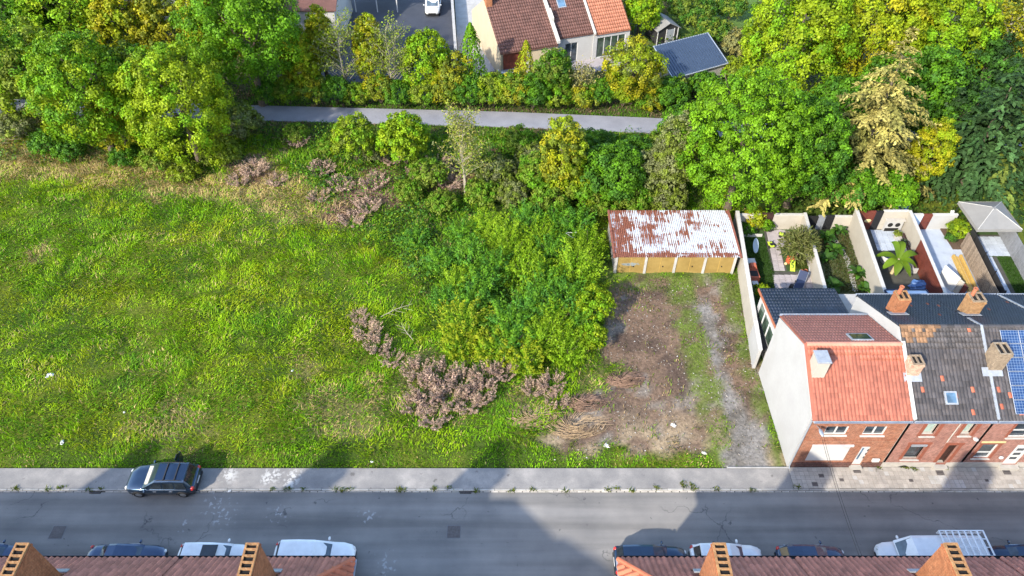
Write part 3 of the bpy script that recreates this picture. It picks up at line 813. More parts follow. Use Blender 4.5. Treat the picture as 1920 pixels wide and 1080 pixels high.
chimney(roof1, HX0+.08, HX0+.82, 27.45, 28.35, 6.6, 8.25, 'garden_wall', cap='lead', flash=True)
# rear extension with slate roof
ex0, ex1, ey0, ey1 = 18.55, 23.9, BY+.002, 38.1
MB().extr([(ex0, ey0, .1),(ex0, ey1, .1),(ex0, ey1, 3.42),(ex0, ey0, 4.12)], (.2,0,0)).build('extension_wall', M['white_render'], h1)
MB().extr([(ex1-.2, ey0, .1),(ex1-.2, ey1, .1),(ex1-.2, ey1, 3.42),(ex1-.2, ey0, 4.12)], (.2,0,0)).build('extension_wall', M['white_render'], h1)
MB().box(ex0+.2, ex1-.2, ey1-.2, ey1, .1, 3.4).build('extension_wall', M['white_render'], h1)
exr = MB().extr([(ex0-.2, ey0+.1, 4.12),(ex0-.2, ey1+.25, 3.42),(ex0-.2, ey1+.25, 3.54),(ex0-.2, ey0+.1, 4.24)], (ex1-ex0+.3,0,0)).build('extension_roof', M['tile_slate'], h1)
VE = Vector((0, ey0-ey1, .70)).normalized()
roof_tiles(exr, (ex1+.08, ey1+.25, 3.545), (-1,0,0), VE, 25, 14, (ex1-ex0+.26)/25, 5.05/14, lambda i, j: 'tile_slate', 0, wave=.04)
MB().extr([(ex0-.26, ey0+.1, 4.1),(ex0-.26, ey1+.28, 3.4),(ex0-.26, ey1+.28, 3.62),(ex0-.26, ey0+.1, 4.32)], (.06,0,0)).build('verge_board', M['terracotta'], exr)
wx = ex0
fr = MB()
for k in range(3):
    y0 = 34.2+k*1.15
    f = MB().box(wx-.04, wx-.004, y0, y0+1.05, 1.6, 3.1).build('side_window', M['white_paint'], h1)
    MB().box(wx-.052, wx-.041, y0+.07, y0+.98, 1.68, 3.02).build('pane', M['glass_green'], f)
MB().box(wx-.35, wx-.05, 34.1, 37.6, 1.42, 1.55).build('window_ledge', M['plastic'], h1)
# flat roof strip beside the extension
MB().box(ex1+.15, 25.9, 35.75, 38.6, 2.55, 2.75).build('flat_roof', M['pale_concrete'], h1)
MB().box(ex1+.2, 25.8, 38.3, 38.5, .1, 2.549).build('flat_roof_wall', M['garden_wall'], h1)

# --- dark tiled house and its neighbours
R2Y, R2Z, B2Y, B2Z = 30.3, 8.32, 35.5, 5.66
S2, S2b = (R2Z-EAVE_Z)/(R2Y-EAVE_Y), (B2Z-R2Z)/(B2Y-R2Y)
def row_house(name, label, x0, x1, holes, orange_patch=None, spare=0.03, keep=None, front_cols=None):
    h = thing(name, label, 'house', (x0, FY, .1))
    mb = MB(); wall_y(mb, x0+.004, x1, .1, EAVE_Z-.05, FY, holes); mb.build('front_wall', M['brick_b'], h)
    d = [q for q in holes if q[2] < .5]
    segs = []; xa = x0+.004
    for q in sorted(d): segs.append((xa, q[0]-.02)); xa = q[1]+.02
    segs.append((xa, x1))
    for xa, xb in segs: MB().box(xa, xb, FY-.045, FY+.01, .1, .62).build('plinth', M['stone_trim'], h)
    MB().extr([(x0, y, z) for y, z in [(FY,.1),(B2Y,.1),(B2Y,B2Z),(R2Y,R2Z-.02),(FY,EAVE_Z+.06)]], (.16,0,0)).build('party_wall', M['white_render'], h)
    MB().box(x0+.16, x1-.002, B2Y-.2, B2Y, .1, B2Z-.05).build('rear_wall', M['garden_wall'], h)
    roof = MB().extr([(x0+.02, y, z) for y, z in [(EAVE_Y,EAVE_Z),(R2Y,R2Z),(B2Y+.15,B2Z-.07),(B2Y+.15,B2Z-.2),(R2Y,R2Z-.14),(EAVE_Y,EAVE_Z-.13)]], (x1-x0-.022,0,0)).build('roof', M['tile_dark'], h)
    V = Vector((0, R2Y-EAVE_Y, R2Z-EAVE_Z)); nc = round((x1-x0)/.215); nr = 17
    rr = random.Random(x0)
    def mf(i, j):
        if orange_patch and j >= nr-3 and i < nc*0.42 - (nr-1-j)*1.2 and rr.random() < .8: return 'tile_tawny'  # orange-brown tiles in the top rows, from the left end
        return 'tile_spare' if rr.random() < spare else 'tile_dark'
    roof_tiles(roof, (x0+.05, EAVE_Y-.03, EAVE_Z+.005), (1,0,0), V, nc, nr, (x1-x0-.06)/nc, V.length/nr, mf, 300, keep)
    Vb = Vector((0, R2Y-B2Y-.15, R2Z-B2Z+.07))
    roof_tiles(roof, (x1-.03, B2Y+.15, B2Z-.065), (-1,0,0), Vb, nc+4, 17, (x1-x0-.06)/(nc+4), Vb.length/17, lambda i, j: 'tile_spare' if rr.random() < .02 else 'tile_slate', 0, wave=.045)
    for k in range(12):
        a = x0+.03+k*(x1-x0-.04)/12; b = a+(x1-x0-.04)/12
        MB().extr([(a, R2Y+.15*math.cos(q), R2Z+.13*math.sin(q)) for q in np.linspace(0, math.pi, 6)], (b-a-.02,0,0)).build('ridge_tile', M['tile_tawny' if (orange_patch and k < 6) else 'tile_dark'], roof)
    gutter_run(h, x0+.05, x1, EAVE_Y-.1, EAVE_Z-.08, .085)
    MB().box(x0+.03, x1, EAVE_Y-.01, FY-.002, EAVE_Z-.2, EAVE_Z-.132).build('fascia', M['black_gutter'], h)
    gutter_run(h, x0+.05, x1, B2Y+.26, B2Z-.12, .09)
    return h, roof
u1, u2 = hole(z7(695,160), z7(750,325)), hole(z7(1200,160), z7(1220,320))
lw2, dr2 = hole(z7(475,430), z7(545,625)), hole(z7(960,440), z7(920,660))
dr2 = (dr2[0], dr2[1], .35, dr2[3])
H2X0, H2X1, H3X1, H4X1 = HX1+.02, 29.0, 33.85, 38.6
# the door and window of the third house are right of its party line on the facade
h2, roof2 = row_house('dark_roofed_house', 'pink brick terraced house with dark mottled tile roof patched with orange tiles', H2X0, H2X1, [u1, u2, lw2, dr2], orange_patch=True, spare=.015)
for h in (u1, u2):
    surround(h2, h, 'orange_trim', .22)
    w = window(h2, h, frame='stone_trim', panes=1, glass='curtain', sill='white_coping', bar=.06, depth=.3)
    for k in range(6):
        xx = h[0]+.1+k*(h[1]-h[0]-.2)/6
        MB().box(xx, xx+.05, FY+.27, FY+.285, h[2]+.12, h[3]-.1).build('curtain_fold', M['curtain'], w)
surround(h2, lw2, 'orange_trim', .2); window(h2, lw2, frame='plastic', panes=1, glass='glass', sill='white_coping', bar=.06, depth=.25)
MB().box(lw2[0]+.05, lw2[1]-.02, FY-.06, FY+.02, lw2[3]-.22, lw2[3]-.02).build('shutter_housing', M['grey_metal'], h2)
surround(h2, dr2, 'orange_trim', .22)
d = MB().box(dr2[0], dr2[1], FY+.35, FY+.4, dr2[2], dr2[3]).build('front_door', M['dark_wood'], h2)
for k in range(2): MB().box(dr2[0]+.1+k*.42, dr2[0]+.42+k*.42, FY+.335, FY+.349, dr2[2]+.3, dr2[3]-.3).build('door_panel', M['dark_wood'], d)
MB().quad((dr2[0],FY+.14,dr2[2]),(dr2[0],FY+.14,dr2[3]),(dr2[0],FY+.4,dr2[3]),(dr2[0],FY+.4,dr2[2])).quad((dr2[1],FY+.4,dr2[2]),(dr2[1],FY+.4,dr2[3]),(dr2[1],FY+.14,dr2[3]),(dr2[1],FY+.14,dr2[2])).quad((dr2[0],FY+.14,dr2[3]),(dr2[1],FY+.14,dr2[3]),(dr2[1],FY+.4,dr2[3]),(dr2[0],FY+.4,dr2[3])).build('door_reveal', M['dark_wood'], h2)
MB().box(dr2[0]-.12, dr2[1]+.12, FY-.3, FY+.34, .105, .345).build('doorstep', M['stone_trim'], h2)
for zz, k in ((.32,0),):
    c = onY(*z7(360,735), FY-.05)
    MB().extr([(c.x-.35+.7*i/8, FY-.06, .12+.2*math.sin(math.pi*i/8)) for i in range(9)], (0,.02,0)).build('cellar_vent', M['black'], h2)
dp = onY(*z7(1120,150), FY-.05); MB().tube([(dp.x, FY-.05, EAVE_Z-.2), (dp.x, FY-.05, 3.0)], .035, 8).build('downpipe', M['stone_trim'], h2)
l3, d3 = hole(z7(1395,430), z7(1455,610)), hole(z7(1845,440), z7(1762,658))
d3 = (d3[0], d3[0]+.95, .35, d3[3])
u3 = hole(z7(1850,160), z7(1690,345)); u3 = (u3[0], u3[0]+1.15, u3[2], u3[3])
PANX = 30.05
h3, roof3 = row_house('solar_house', 'brick terraced house with solar panels covering its street side roof', H2X1+.004, H3X1, [l3, u3, d3], spare=.07, keep=lambda i, j: i < 6 or j < 2 or j > 15)
surround(h3, l3, 'orange_trim', .18); window(h3, l3, panes=1, sill='white_coping', bar=.09, transom=.36)
MB().box(l3[0]-.2, l3[1]+.25, FY-.05, FY+.01, l3[3]+.185, l3[3]+.32).build('lintel', M['yellow_stone'], h3)
surround(h3, u3, 'orange_trim', .16); window(h3, u3, panes=1, sill='white_coping', bar=.08, transom=.45)
d = MB().box(d3[0], d3[1], FY+.06, FY+.11, d3[2], d3[3]).build('front_door', M['white_paint'], h3)
for k in range(3): MB().box(d3[0]+.25, d3[1]-.25, FY+.045, FY+.059, d3[2]+.55+k*.5, d3[2]+.8+k*.5).build('door_pane', M['glass'], d)
MB().box(d3[0]-.12, d3[1]+.12, FY-.3, FY+.05, .105, .345).build('doorstep', M['stone_trim'], h3)
c = onY(*z7(1625,600), FY-.1); MB().ball((c.x, FY-.12, c.z), .16, .1, .13, 10, 6).build('wall_bell', M['white_paint'], h3, smooth=True)
c = onY(*z7(1295,362), FY-.1); MB().lathe([(.02,-.05),(.14,-.03),(.16,.03),(.05,.06)], 12, (c.x, FY-.14, c.z)).build('wall_box', M['white_paint'], h3)
h4, roof4 = row_house('far_terrace_house', 'terraced house with dark roof past the solar panelled house', H3X1+.004, H4X1, [], spare=.04, keep=lambda i, j: i < 4)
# solar panels: a shaped frame each, cells drawn as lines in the glass
t = NT('solar_cells'); p = t.n('ShaderNodeTexCoord').outputs['UV']
t = NT('solar_cells'); oc = t.objc(); sp = t.n('ShaderNodeSeparateXYZ'); t.l(oc, sp.inputs[0])
def gl(s, out, per, wd): return t.math('LESS_THAN', t.math('ABSOLUTE', t.math('SUBTRACT', t.math('FRACT', t.math('DIVIDE', out, per)), .5)), wd)
g_ = t.math('MAXIMUM', gl(t, sp.outputs[0], .17, .05), gl(t, sp.outputs[1], .17, .05))
c_ = t.mix(t.math('MULTIPLY', g_, .8), t.ramp(t.noise(oc, 3.0, 2), [(0.3, (0.008,0.026,0.085)), (0.7, (0.014,0.045,0.13))]), (0.20,0.27,0.38))
M['solar'] = t.set(c_, 0.12, 0.0, 0.8)
VP = Vector((0, R2Y-EAVE_Y, R2Z-EAVE_Z)).normalized(); NP = Vector((1,0,0)).cross(VP)
mrot = Matrix((Vector((1,0,0)), VP, NP)).transposed().to_4x4()
pw, ph = 1.12, .86
pf = proto(MB().bbox(-pw/2+.01, pw/2-.01, -ph/2+.01, ph/2-.01, 0, .045, .008), 'solar_panel', M['zinc'])
pc = proto(MB().box(-pw/2+.035, pw/2-.035, -ph/2+.035, ph/2-.035, .046, .052), 'solar_cells', M['solar'])
for i in range(3):
    for j in range(6):
        o = bpy.data.objects.new('solar_panel', pf); C.objects.link(o); o.parent = roof3
        o.matrix_basis = Matrix.Translation(Vector((PANX+pw*(i+.5), EAVE_Y, EAVE_Z)) + VP*(.35+ph*(j+.5)) + NP*.11) @ mrot
        q = bpy.data.objects.new('solar_cells', pc); C.objects.link(q); q.parent = o
# chimneys on the party lines
def chim(parent, zl, zr, ybase_px, ytop_px, P0, S, depth, mat, flues, pots=0, dx=0):
    b = on_slope(*z6(zl, ybase_px), P0, S); Y = b.y
    tp = onY(*z6(zl, ytop_px), Y)
    x0 = b.x; x1 = onY(*z6(zr, ybase_px), Y).x
    zb = min(b.z, P0[1]+S*(Y+depth-P0[0])) - .25
    ps = [(x0+.2, Y+depth*.75, .55)] if pots else ()
    return chimney(parent, x0, x1, Y, Y+depth, zb if S < 0 else b.z-.25, tp.z, mat, flues, ps, flash=False)
c2 = chim(roof2, 795, 860, 172, 98, (R2Y,R2Z), S2b, .85, 'brick_chimney', 2, 1)
c3 = chim(roof2, 872, 935, 518, 452, (EAVE_Y,EAVE_Z), S2, .75, 'brick_mix', 2)
c4 = chim(roof3, 1318, 1392, 488, 398, (EAVE_Y,EAVE_Z), S2, .95, 'brick_pale', 2)
c5 = chim(roof3, 1195, 1268, 178, 108, (R2Y,R2Z), S2b, .85, 'brick_yellow', 2, 1)
def flashing(parent, zl, zr, yb, P0, S):
    a, b = on_slope(*z6(zl, yb), P0, S), on_slope(*z6(zr, yb), P0, S)
    Vv = Vector((0,1,S)).normalized(); N = Vector((1,0,0)).cross(Vv); m = Matrix((Vector((1,0,0)), Vv, N)).transposed()
    MB().obox((a+b)/2+Vv*.12+N*.115, ((b-a).x+.34, .55, .03), m).build('flashing', M['lead'], parent)
flashing(c2, 795, 868, 180, (R2Y,R2Z), S2b); flashing(c3, 872, 938, 530, (EAVE_Y,EAVE_Z), S2)
flashing(c4, 1300, 1380, 500, (EAVE_Y,EAVE_Z), S2); flashing(c5, 1190, 1265, 184, (R2Y,R2Z), S2b)
def party_strip(parent, x, w, mat, P0, P1, lift=.16):
    MB().extr([(x-w/2, P0[0], P0[1]+.0),(x-w/2, P1[0], P1[1]),(x-w/2, P1[0], P1[1]+lift),(x-w/2, P0[0], P0[1]+lift)], (w,0,0)).build('party_strip', M[mat], parent)
party_strip(roof2, H2X0+.03, .22, 'white_coping', (EAVE_Y,EAVE_Z), (29.4, EAVE_Z+S2*(29.4-EAVE_Y)), .17)
party_strip(roof3, H2X1, .16, 'lead', (EAVE_Y,EAVE_Z), (R2Y,R2Z))
party_strip(roof3, H2X1, .14, 'lead', (R2Y,R2Z), (R2Y+1.2, R2Z+S2b*1.2))
party_strip(roof4, H3X1, .14, 'lead', (R2Y,R2Z), (B2Y,B2Z))
roof_light(roof2, on_slope(*z6(1113,632), (EAVE_Y,EAVE_Z), S2), (0,1,S2), .55, .6, 'glass_sky', lift=.09)

# --- street light on the facade and the wires crossing the street
lp = onY(*z6(405,812), FY-.55)
sl = thing('street_light', 'grey street light bracketed to the brick end house above its upper window', 'street light', (lp.x, FY, lp.z))
MB().tube([(lp.x, FY-.01, lp.z-.25), (lp.x, FY-.3, lp.z-.05), (lp.x, FY-.5, lp.z)], .025, 8).build('bracket', M['grey_metal'], sl)
MB().ball((lp.x, FY-.65, lp.z+.02), .13, .3, .07, 12, 6).build('lamp_head', M['zinc'], sl, smooth=True)
MB().ball((lp.x, FY-.66, lp.z-.035), .1, .2, .03, 10, 4).build('lens', M['lamp_clear'], sl, smooth=True)
for k in range(2):
    pts = []
    A = Vector((lp.x+.15+k*.12, FY-.02, lp.z-.3)); B = Vector((17.75+k*.14, 16.6, 5.9))
    for i in range(15):
        q = i/14; v = A.lerp(B, q); v.z -= .55*4*q*(1-q)*.5; pts.append(v)
    tag(MB().tube(pts, .012, 5).build('overhead_wire', M['black']), 'thin black wire sagging across the street from the brick end house', 'wire', 'pair of wires across the street')

# --- near side rows: only the street slope, the hip ends and the big stacks show
NE_Y, NE_Z, NR_Y, NR_Z = 16.52, 6.0, 12.4, 9.4
def near_house(name, label, x0, x1, stack_x, hip=None):
    h = thing(name, label, 'house', ((x0+x1)/2, 16.2, .1))
    hw = 3.6
    rx0, rx1 = x0+(hw if hip == 'l' else 0), x1-(hw if hip == 'r' else 0)
    by = 2*NR_Y-NE_Y
    MB().box(x0+.3*(hip == 'l'), x1-.3*(hip == 'r')-.002, by+.3, 16.2, -.1, NE_Z-.1).build('wall', M['brick_b'], h)
    v = [(x0,NE_Y,NE_Z),(x1,NE_Y,NE_Z),(x1,by,NE_Z),(x0,by,NE_Z),(rx0,NR_Y,NR_Z),(rx1,NR_Y,NR_Z)]
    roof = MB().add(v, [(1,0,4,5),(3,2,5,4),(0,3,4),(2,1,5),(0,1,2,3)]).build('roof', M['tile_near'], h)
    V = Vector((0, NR_Y-NE_Y, NR_Z-NE_Z)); w = .30; rh = .40; nc = int((x1-x0-.06)/w)
    sl = (NR_Z-NE_Z)/(NE_Y-NR_Y)
    def keep(i, j):
        d = (j+.6)*rh*abs(V.y)/V.length          # plan distance in from the eave
        x = x1-.03-(i+.5)*w
        if hip == 'r' and x > x1-d*hw/(NE_Y-NR_Y): return False
        if hip == 'l' and x < x0+d*hw/(NE_Y-NR_Y): return False
        return abs(x-stack_x) > .45 or d < 1.0 or d > 4.0
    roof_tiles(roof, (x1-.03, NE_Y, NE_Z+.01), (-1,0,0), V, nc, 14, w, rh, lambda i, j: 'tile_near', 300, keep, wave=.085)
    gutter_run(h, x0-.05*(hip == 'l'), x1+.05*(hip == 'r'), NE_Y+.09, NE_Z-.06, .085, 'black_gutter')
    if hip:
        xe, xr, sg = (x1, rx1, 1) if hip == 'r' else (x0, rx0, -1)
        mb = MB(); mb.tube([(xe-.02*sg, NE_Y-.02, NE_Z+.05), (xr, NR_Y, NR_Z+.05)], .12, 8); mb.build('hip_ridge', M['tile_hip'], roof)
        U = Vector((0, sg, 0)); Vh = Vector((xr-xe, 0, NR_Z-NE_Z)); L = NE_Y-by
        def keep2(i, j):
            d = (j+.5)*rh*abs(Vh.x)/Vh.length; y = i*w+.5*w
            k = d*(NE_Y-NR_Y)/hw
            return k < y < L-k
        roof_tiles(roof, (xe, by if sg > 0 else NE_Y, NE_Z+.01), U, Vh, int(L/w), 12, w, rh, lambda i, j: 'tile_hip', 120, keep2, wave=.085)
        mb = MB(); mb.box(xe+.02*sg-.05, xe+.02*sg+.09 if sg > 0 else xe+.05, by, NE_Y, NE_Z-.12, NE_Z-.01); mb.build('end_gutter', M['zinc'], h)
    ch = chimney(roof, stack_x-.31, stack_x+.31, 12.5, 15.2, 6.6, 10.45, 'brick_chimney', 9, axis='y', flash=False)
    for s in (-1, 1):
        MB().box(stack_x+s*.46-.14, stack_x+s*.46+.14, 14.2, 15.45, 7.02-.1, 7.16).build('flashing', M['lead'], ch) if False else None
    N = Vector((0, NR_Z-NE_Z, NE_Y-NR_Y)).normalized(); Vn = V.normalized(); m = Matrix((Vector((-1,0,0)), Vn, N)).transposed()
    zb = NE_Z+(NE_Y-15.25)*sl
    MB().obox(Vector((stack_x, 15.3, zb))+N*.16, (1.05, .3, .05), m).build('flashing', M['lead'], ch)
    return h
ch_l = near_house('corner_house', 'near corner house with hipped brown tile roof above the white parked cars', -16.9, -8.0, -11.72, 'r')
MB().extr([(-8.35, y, z) for y, z in [(8.32,5.9),(13.7,5.9),(13.7,7.8),(8.32,10.1)]], (-2.4,0,0)).build('shade_block', M['brick_b'], ch_l)  # unseen storey block added to the corner house to fill out the road shadow
MB().extr([(-8.2, y, z) for y, z in [(13.85,7.76),(8.32,10.12),(8.32,10.24),(13.85,7.88)]], (-2.7,0,0)).build('shade_block_roof', M['tile_near'], ch_l)
near_house('near_row_house', 'near row house with brown tiles and brick stack above the navy saloon', -27.1, -16.902, -22.1)
near_house('corner_house', 'near corner house with hipped brown tile roof above the black estate car', 5.36, 14.2, 9.35, 'l')
near_house('near_row_house', 'near row house with brown tiles and brick stack above the white truck', 14.202, 24.6, 19.8)
near_house('near_row_house', 'near row house with brown tiles above the last black car', 24.602, 38.0, 32.0)
near_house('near_row_house', 'near row house with brown tiles past the blue car', -44.0, -27.104, -35.0)

# unseen house added behind the corner house, sized so its shadow shapes the sunlit wedge
ss = thing('shadow_house', 'unseen brick gabled house added behind the near corner house to shade the road', 'house', (-12, 2, .1))
MB().extr([(-8.0, y, z) for y, z in [(8.2,0),(8.2,10.2),(3.0,12.9),(-3,10.2),(-3,0)]], (-9,0,0)).build('wall', M['brick_b'], ss)
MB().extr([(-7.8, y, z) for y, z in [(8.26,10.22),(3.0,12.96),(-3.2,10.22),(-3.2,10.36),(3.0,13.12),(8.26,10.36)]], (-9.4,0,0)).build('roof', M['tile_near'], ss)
# ------------------------------------------------------------------ row of lock-up garages
GX0, GX1, GY0, GY1 = 8.4, 18.25, 43.6, 48.9
ga = thing('garage_row', 'row of four yellow door garages under a rusty corrugated iron roof', 'garage', ((GX0+GX1)/2, GY0, .05))
mb = MB(); mb.box(GX0, GX0+.18, GY0+.12, GY1, -.1, 2.05); mb.box(GX1-.18, GX1, GY0+.12, GY1, -.1, 2.05); mb.box(GX0+.18, GX1-.18, GY1-.18, GY1, -.1, 2.3)
mb.build('wall', M['concrete'], ga)
dw = (GX1-GX0-.2)/4
t = NT('door_yellow'); p = t.pos()
c = t.ramp(t.noise(p, 1.2, 4.0), [(0.3, (0.20,0.135,0.040)), (0.7, (0.26,0.18,0.058))])
c = t.mix(t.ramp(t.noise(p, 6.0, 4.0, .7), [(0.58, 0.0), (0.72, 0.5)]), c, (0.24,0.15,0.05))
sv = t.n('ShaderNodeVectorMath'); sv.operation = 'MULTIPLY'; t.l(p, sv.inputs[0]); sv.inputs[1].default_value = (.55, 0, 1.9)
dv = t.n('ShaderNodeVectorMath'); dv.operation = 'DISTANCE'; t.l(sv.outputs[0], dv.inputs[0]); dv.inputs[1].default_value = ((GX0+1.25)*.55, 0, 1.12*1.9)
gm = t.ramp(t.math('ADD', dv.outputs['Value'], t.math('MULTIPLY', t.noise(p, 4.0, 3.0), .7)), [(0.60, 0.8), (0.75, 0.0)])
c = t.mix(gm, c, (0.17,0.22,0.25))
M['door_yellow'] = t.set(c, 0.55, 0.0, 0.4)
for k in range(5):
    x = GX0+.1+k*dw
    MB().box(x-.1, x+.1, GY0-.04, GY0+.1, -.1, 1.93).build('post', M['pale_concrete'], ga)
for k in range(4):
    x0, x1 = GX0+.1+k*dw+.1, GX0+.1+(k+1)*dw-.1
    d = MB().box(x0+.004, x1-.004, GY0+.03, GY0+.08, .05, 1.91).build('garage_door', M['door_yellow'], ga)
    MB().box((x0+x1)/2-.012, (x0+x1)/2+.012, GY0+.018, GY0+.029, .08, 1.88).build('door_seam', M['yellow_wood'], d)
    MB().box((x0+x1)/2+.2, (x0+x1)/2+.28, GY0-.01, GY0+.029, .82, .94).build('handle', M['black'], d)
MB().box(GX0-.05, GX1+.05, GY0-.02, GY0+.02, 1.934, 2.04).build('lintel', M['concrete'], ga)
# sheets of corrugated iron, rust running down the flutes
t = NT('rusty_iron'); p = t.pos(); sp = t.n('ShaderNodeSeparateXYZ'); t.l(p, sp.inputs[0])
fl = t.noise(p, 1.0, 2.0, .5, (7.5, .55, .0)); big = t.noise(p, .5, 4.0, .6, (1.0, 1.5, 0)); fine = t.noise(p, 3.2, 4.0, .7)
gx = t.math('MULTIPLY', t.math('SUBTRACT', sp.outputs[0], 13.9), -.015)
edge = t.math('MULTIPLY', t.math('LESS_THAN', sp.outputs[1], GY0+.35), .08)
s_ = t.math('ADD', t.math('ADD', t.math('ADD', t.math('MULTIPLY', fl, .55), t.math('MULTIPLY', big, .75)), t.math('ADD', gx, edge)), t.math('MULTIPLY', fine, .22))
va = t.math('MULTIPLY', t.math('SINE', t.math('MULTIPLY', t.math('SUBTRACT', sp.outputs[0], GX0-.2+.0375), 2*math.pi/.15)), -.045)
rust = t.ramp(t.math('ADD', s_, va), [(0.775, 0.0), (0.80, 1.0)])
wht = t.ramp(fine, [(0.3, (0.30,0.325,0.355)), (0.7, (0.40,0.42,0.45))])
rc = t.ramp(t.noise(p, 9.0, 3.0), [(0.3, (0.095,0.032,0.02)), (0.7, (0.19,0.068,0.038))])
M['rusty_iron'] = t.set(t.mix(rust, wht, rc), 0.6, 0.0, 0.4)
M['rust'] = mat_plain('rust', (0.18, 0.062, 0.04), 0.85, 0.25, 5)
nsh = 11; rx0, rx1 = GX0-.2, GX1+.3; sw = (rx1-rx0)/nsh
ry0, rz0, ry1, rz1 = GY0-.16, 2.06, GY1+.1, 2.42
for k in range(nsh):
    mb = MB(); nseg = 36; v0, v1 = [], []
    for i in range(nseg+1):
        u = i/nseg; x = rx0+k*sw+u*(sw+.03); w = .028*math.sin(u*sw/.15*2*math.pi)+(.008 if k % 2 else 0)
        v0.append((x, ry0+random.uniform(-.01,.01)*0, rz0+w)); v1.append((x, ry1, rz1+w))
    mb.add(v0+v1, [(i, i+1, nseg+2+i, nseg+1+i) for i in range(nseg)])
    o = mb.build('roof_sheet', M['rusty_iron'], ga, smooth=True)
for xe in (rx0-.02, rx1-.12):
    MB().extr([(xe, ry0, rz0+.05),(xe, ry1, rz1+.05),(xe, ry1, rz1-.08),(xe, ry0, rz0-.08)], (.16,0,0)).build('verge_trim', M['rust'], ga)

# ------------------------------------------------------------------ gardens behind the terrace
SK = .115
def sx(x, y): return x + SK*(y-37)
LINES = dict(A=18.05, B=23.95, C=28.25, D=32.95, E=37.35, F=41.3)
GB = 49.3
def swall(name, label, k, y0, y1, h, w=.2, mat='garden_wall', cop='white_coping', cat='wall', group=None, z0=.0):
    x = LINES[k]; xa, xb = sx(x, y0), sx(x, y1)
    t = thing(name, label, cat, (xa, y0, .05), group=group)
    MB().extr([(xa-w/2,y0,z0),(xa+w/2,y0,z0),(xb+w/2,y1,z0),(xb-w/2,y1,z0)], (0,0,h-z0)).build('masonry', M[mat], t)
    if cop: MB().extr([(xa-w/2-.03,y0-.02,h+.001),(xa+w/2+.03,y0-.02,h+.001),(xb+w/2+.03,y1+.02,h+.001),(xb-w/2-.03,y1+.02,h+.001)], (0,0,.07)).build('coping', M[cop], t)
    return t
swall('garden_wall', 'long cream boundary wall between the garages track and the lawn garden', 'A', 36.4, GB, 2.05, .26)
tw = swall('painted_wall', 'short white painted wall beside the side windows of the end house', 'A', 33.6, 36.38, 2.15, .22, 'white_render', 'white_paint')
swall('garden_wall', 'cream wall between the toy strewn patio garden and the vegetable garden', 'B', 38.7, GB, 1.85, .2)
swall('garden_wall', 'tall cream wall with white coping beside the banana plant', 'C', 39.2, GB, 2.3, .22)
swall('garden_wall', 'white topped wall between banana terrace and blue paved yard', 'D', 39.3, GB, 2.1, .2)
# floors
def gfloor(name, a, b, y0, y1, z, mat):
    xa0, xb0, xa1, xb1 = sx(LINES[a], y0), sx(LINES[b], y0), sx(LINES[a], y1), sx(LINES[b], y1)
    return struct(MB().extr([(xa0,y0,z-.2),(xb0,y0,z-.2),(xb1,y1,z-.2),(xa1,y1,z-.2)], (0,0,.2)).build(name, mat))
P('lawn_soil', (0.030, 0.062, 0.012), 0.95, 0.25, 4)
P('bed_soil', (0.065, 0.075, 0.028), 0.95, 0.3, 3)
gfloor('garden_lawn', 'A', 'B', 34.5, GB, .095, M['lawn_soil'])
gfloor('vegetable_ground', 'B', 'C', 35.8, GB, .094, M['bed_soil'])
gfloor('terrace_floor', 'C', 'D', 35.8, GB, .093, M['joint'])
gfloor('blue_yard', 'D', 'E', 35.8, GB, .095, M['paving_blue'])
gfloor('gazebo_ground', 'E', 'F', 35.8, GB+.5, .092, M['lawn_soil'])
def paving(name, pxpoly, z, step, mat, base='joint'):
    """paved area: a bed with single slabs laid inside the outline"""
    pts = [G(*q, z) for q in pxpoly]; poly = [(q.x, q.y) for q in pts]
    bed = struct(MB().extr([(x, y, z-.02) for x, y in poly], (0,0,.02)).build(name, M[base]))
    me = proto(MB().bbox(-step/2+.012, step/2-.012, -step/2+.012, step/2-.012, .001, .03, .006), 'paving_slab', M[mat])
    xs = [q[0] for q in poly]; ys = [q[1] for q in poly]
    y = min(ys)+step/2
    while y < max(ys):
        x = min(xs)+step/2 - 2
        while x < max(xs)+1:
            X = x + SK*(y-min(ys))
            if poly_sd(np.array([X]), np.array([y]), poly)[0] > step*.42:
                slot(me, 'paving_slab', bed, (X, y, z+random.uniform(-.004,.004)), -.1)
            x += step
        y += step
    return bed
paving('garden_path', [(1432,432),(1452,431),(1476,508),(1446,508)], .10, .45, 'paving_mauve')
paving('patio', [(1446,509),(1540,509),(1552,556),(1456,556)], .10, .5, 'paving_mauve')
cc = G(1468, 447, .1)
struct(MB().lathe([(1.15,.1),(1.15,.125),(1.1,.13)], 20, (cc.x, cc.y, 0)).build('round_pad', M['paving_mauve']))
paving('terrace_paving', [(1626,428),(1712,428),(1712,470),(1640,470)], .10, .45, 'paving_blue')
paving('gazebo_paving', [(1830,440),(1890,440),(1905,480),(1850,480)], .10, .5, 'paving_blue')
paving('side_path', [(1848,481),(1868,481),(1905,552),(1880,552)], .10, .45, 'paving_blue')
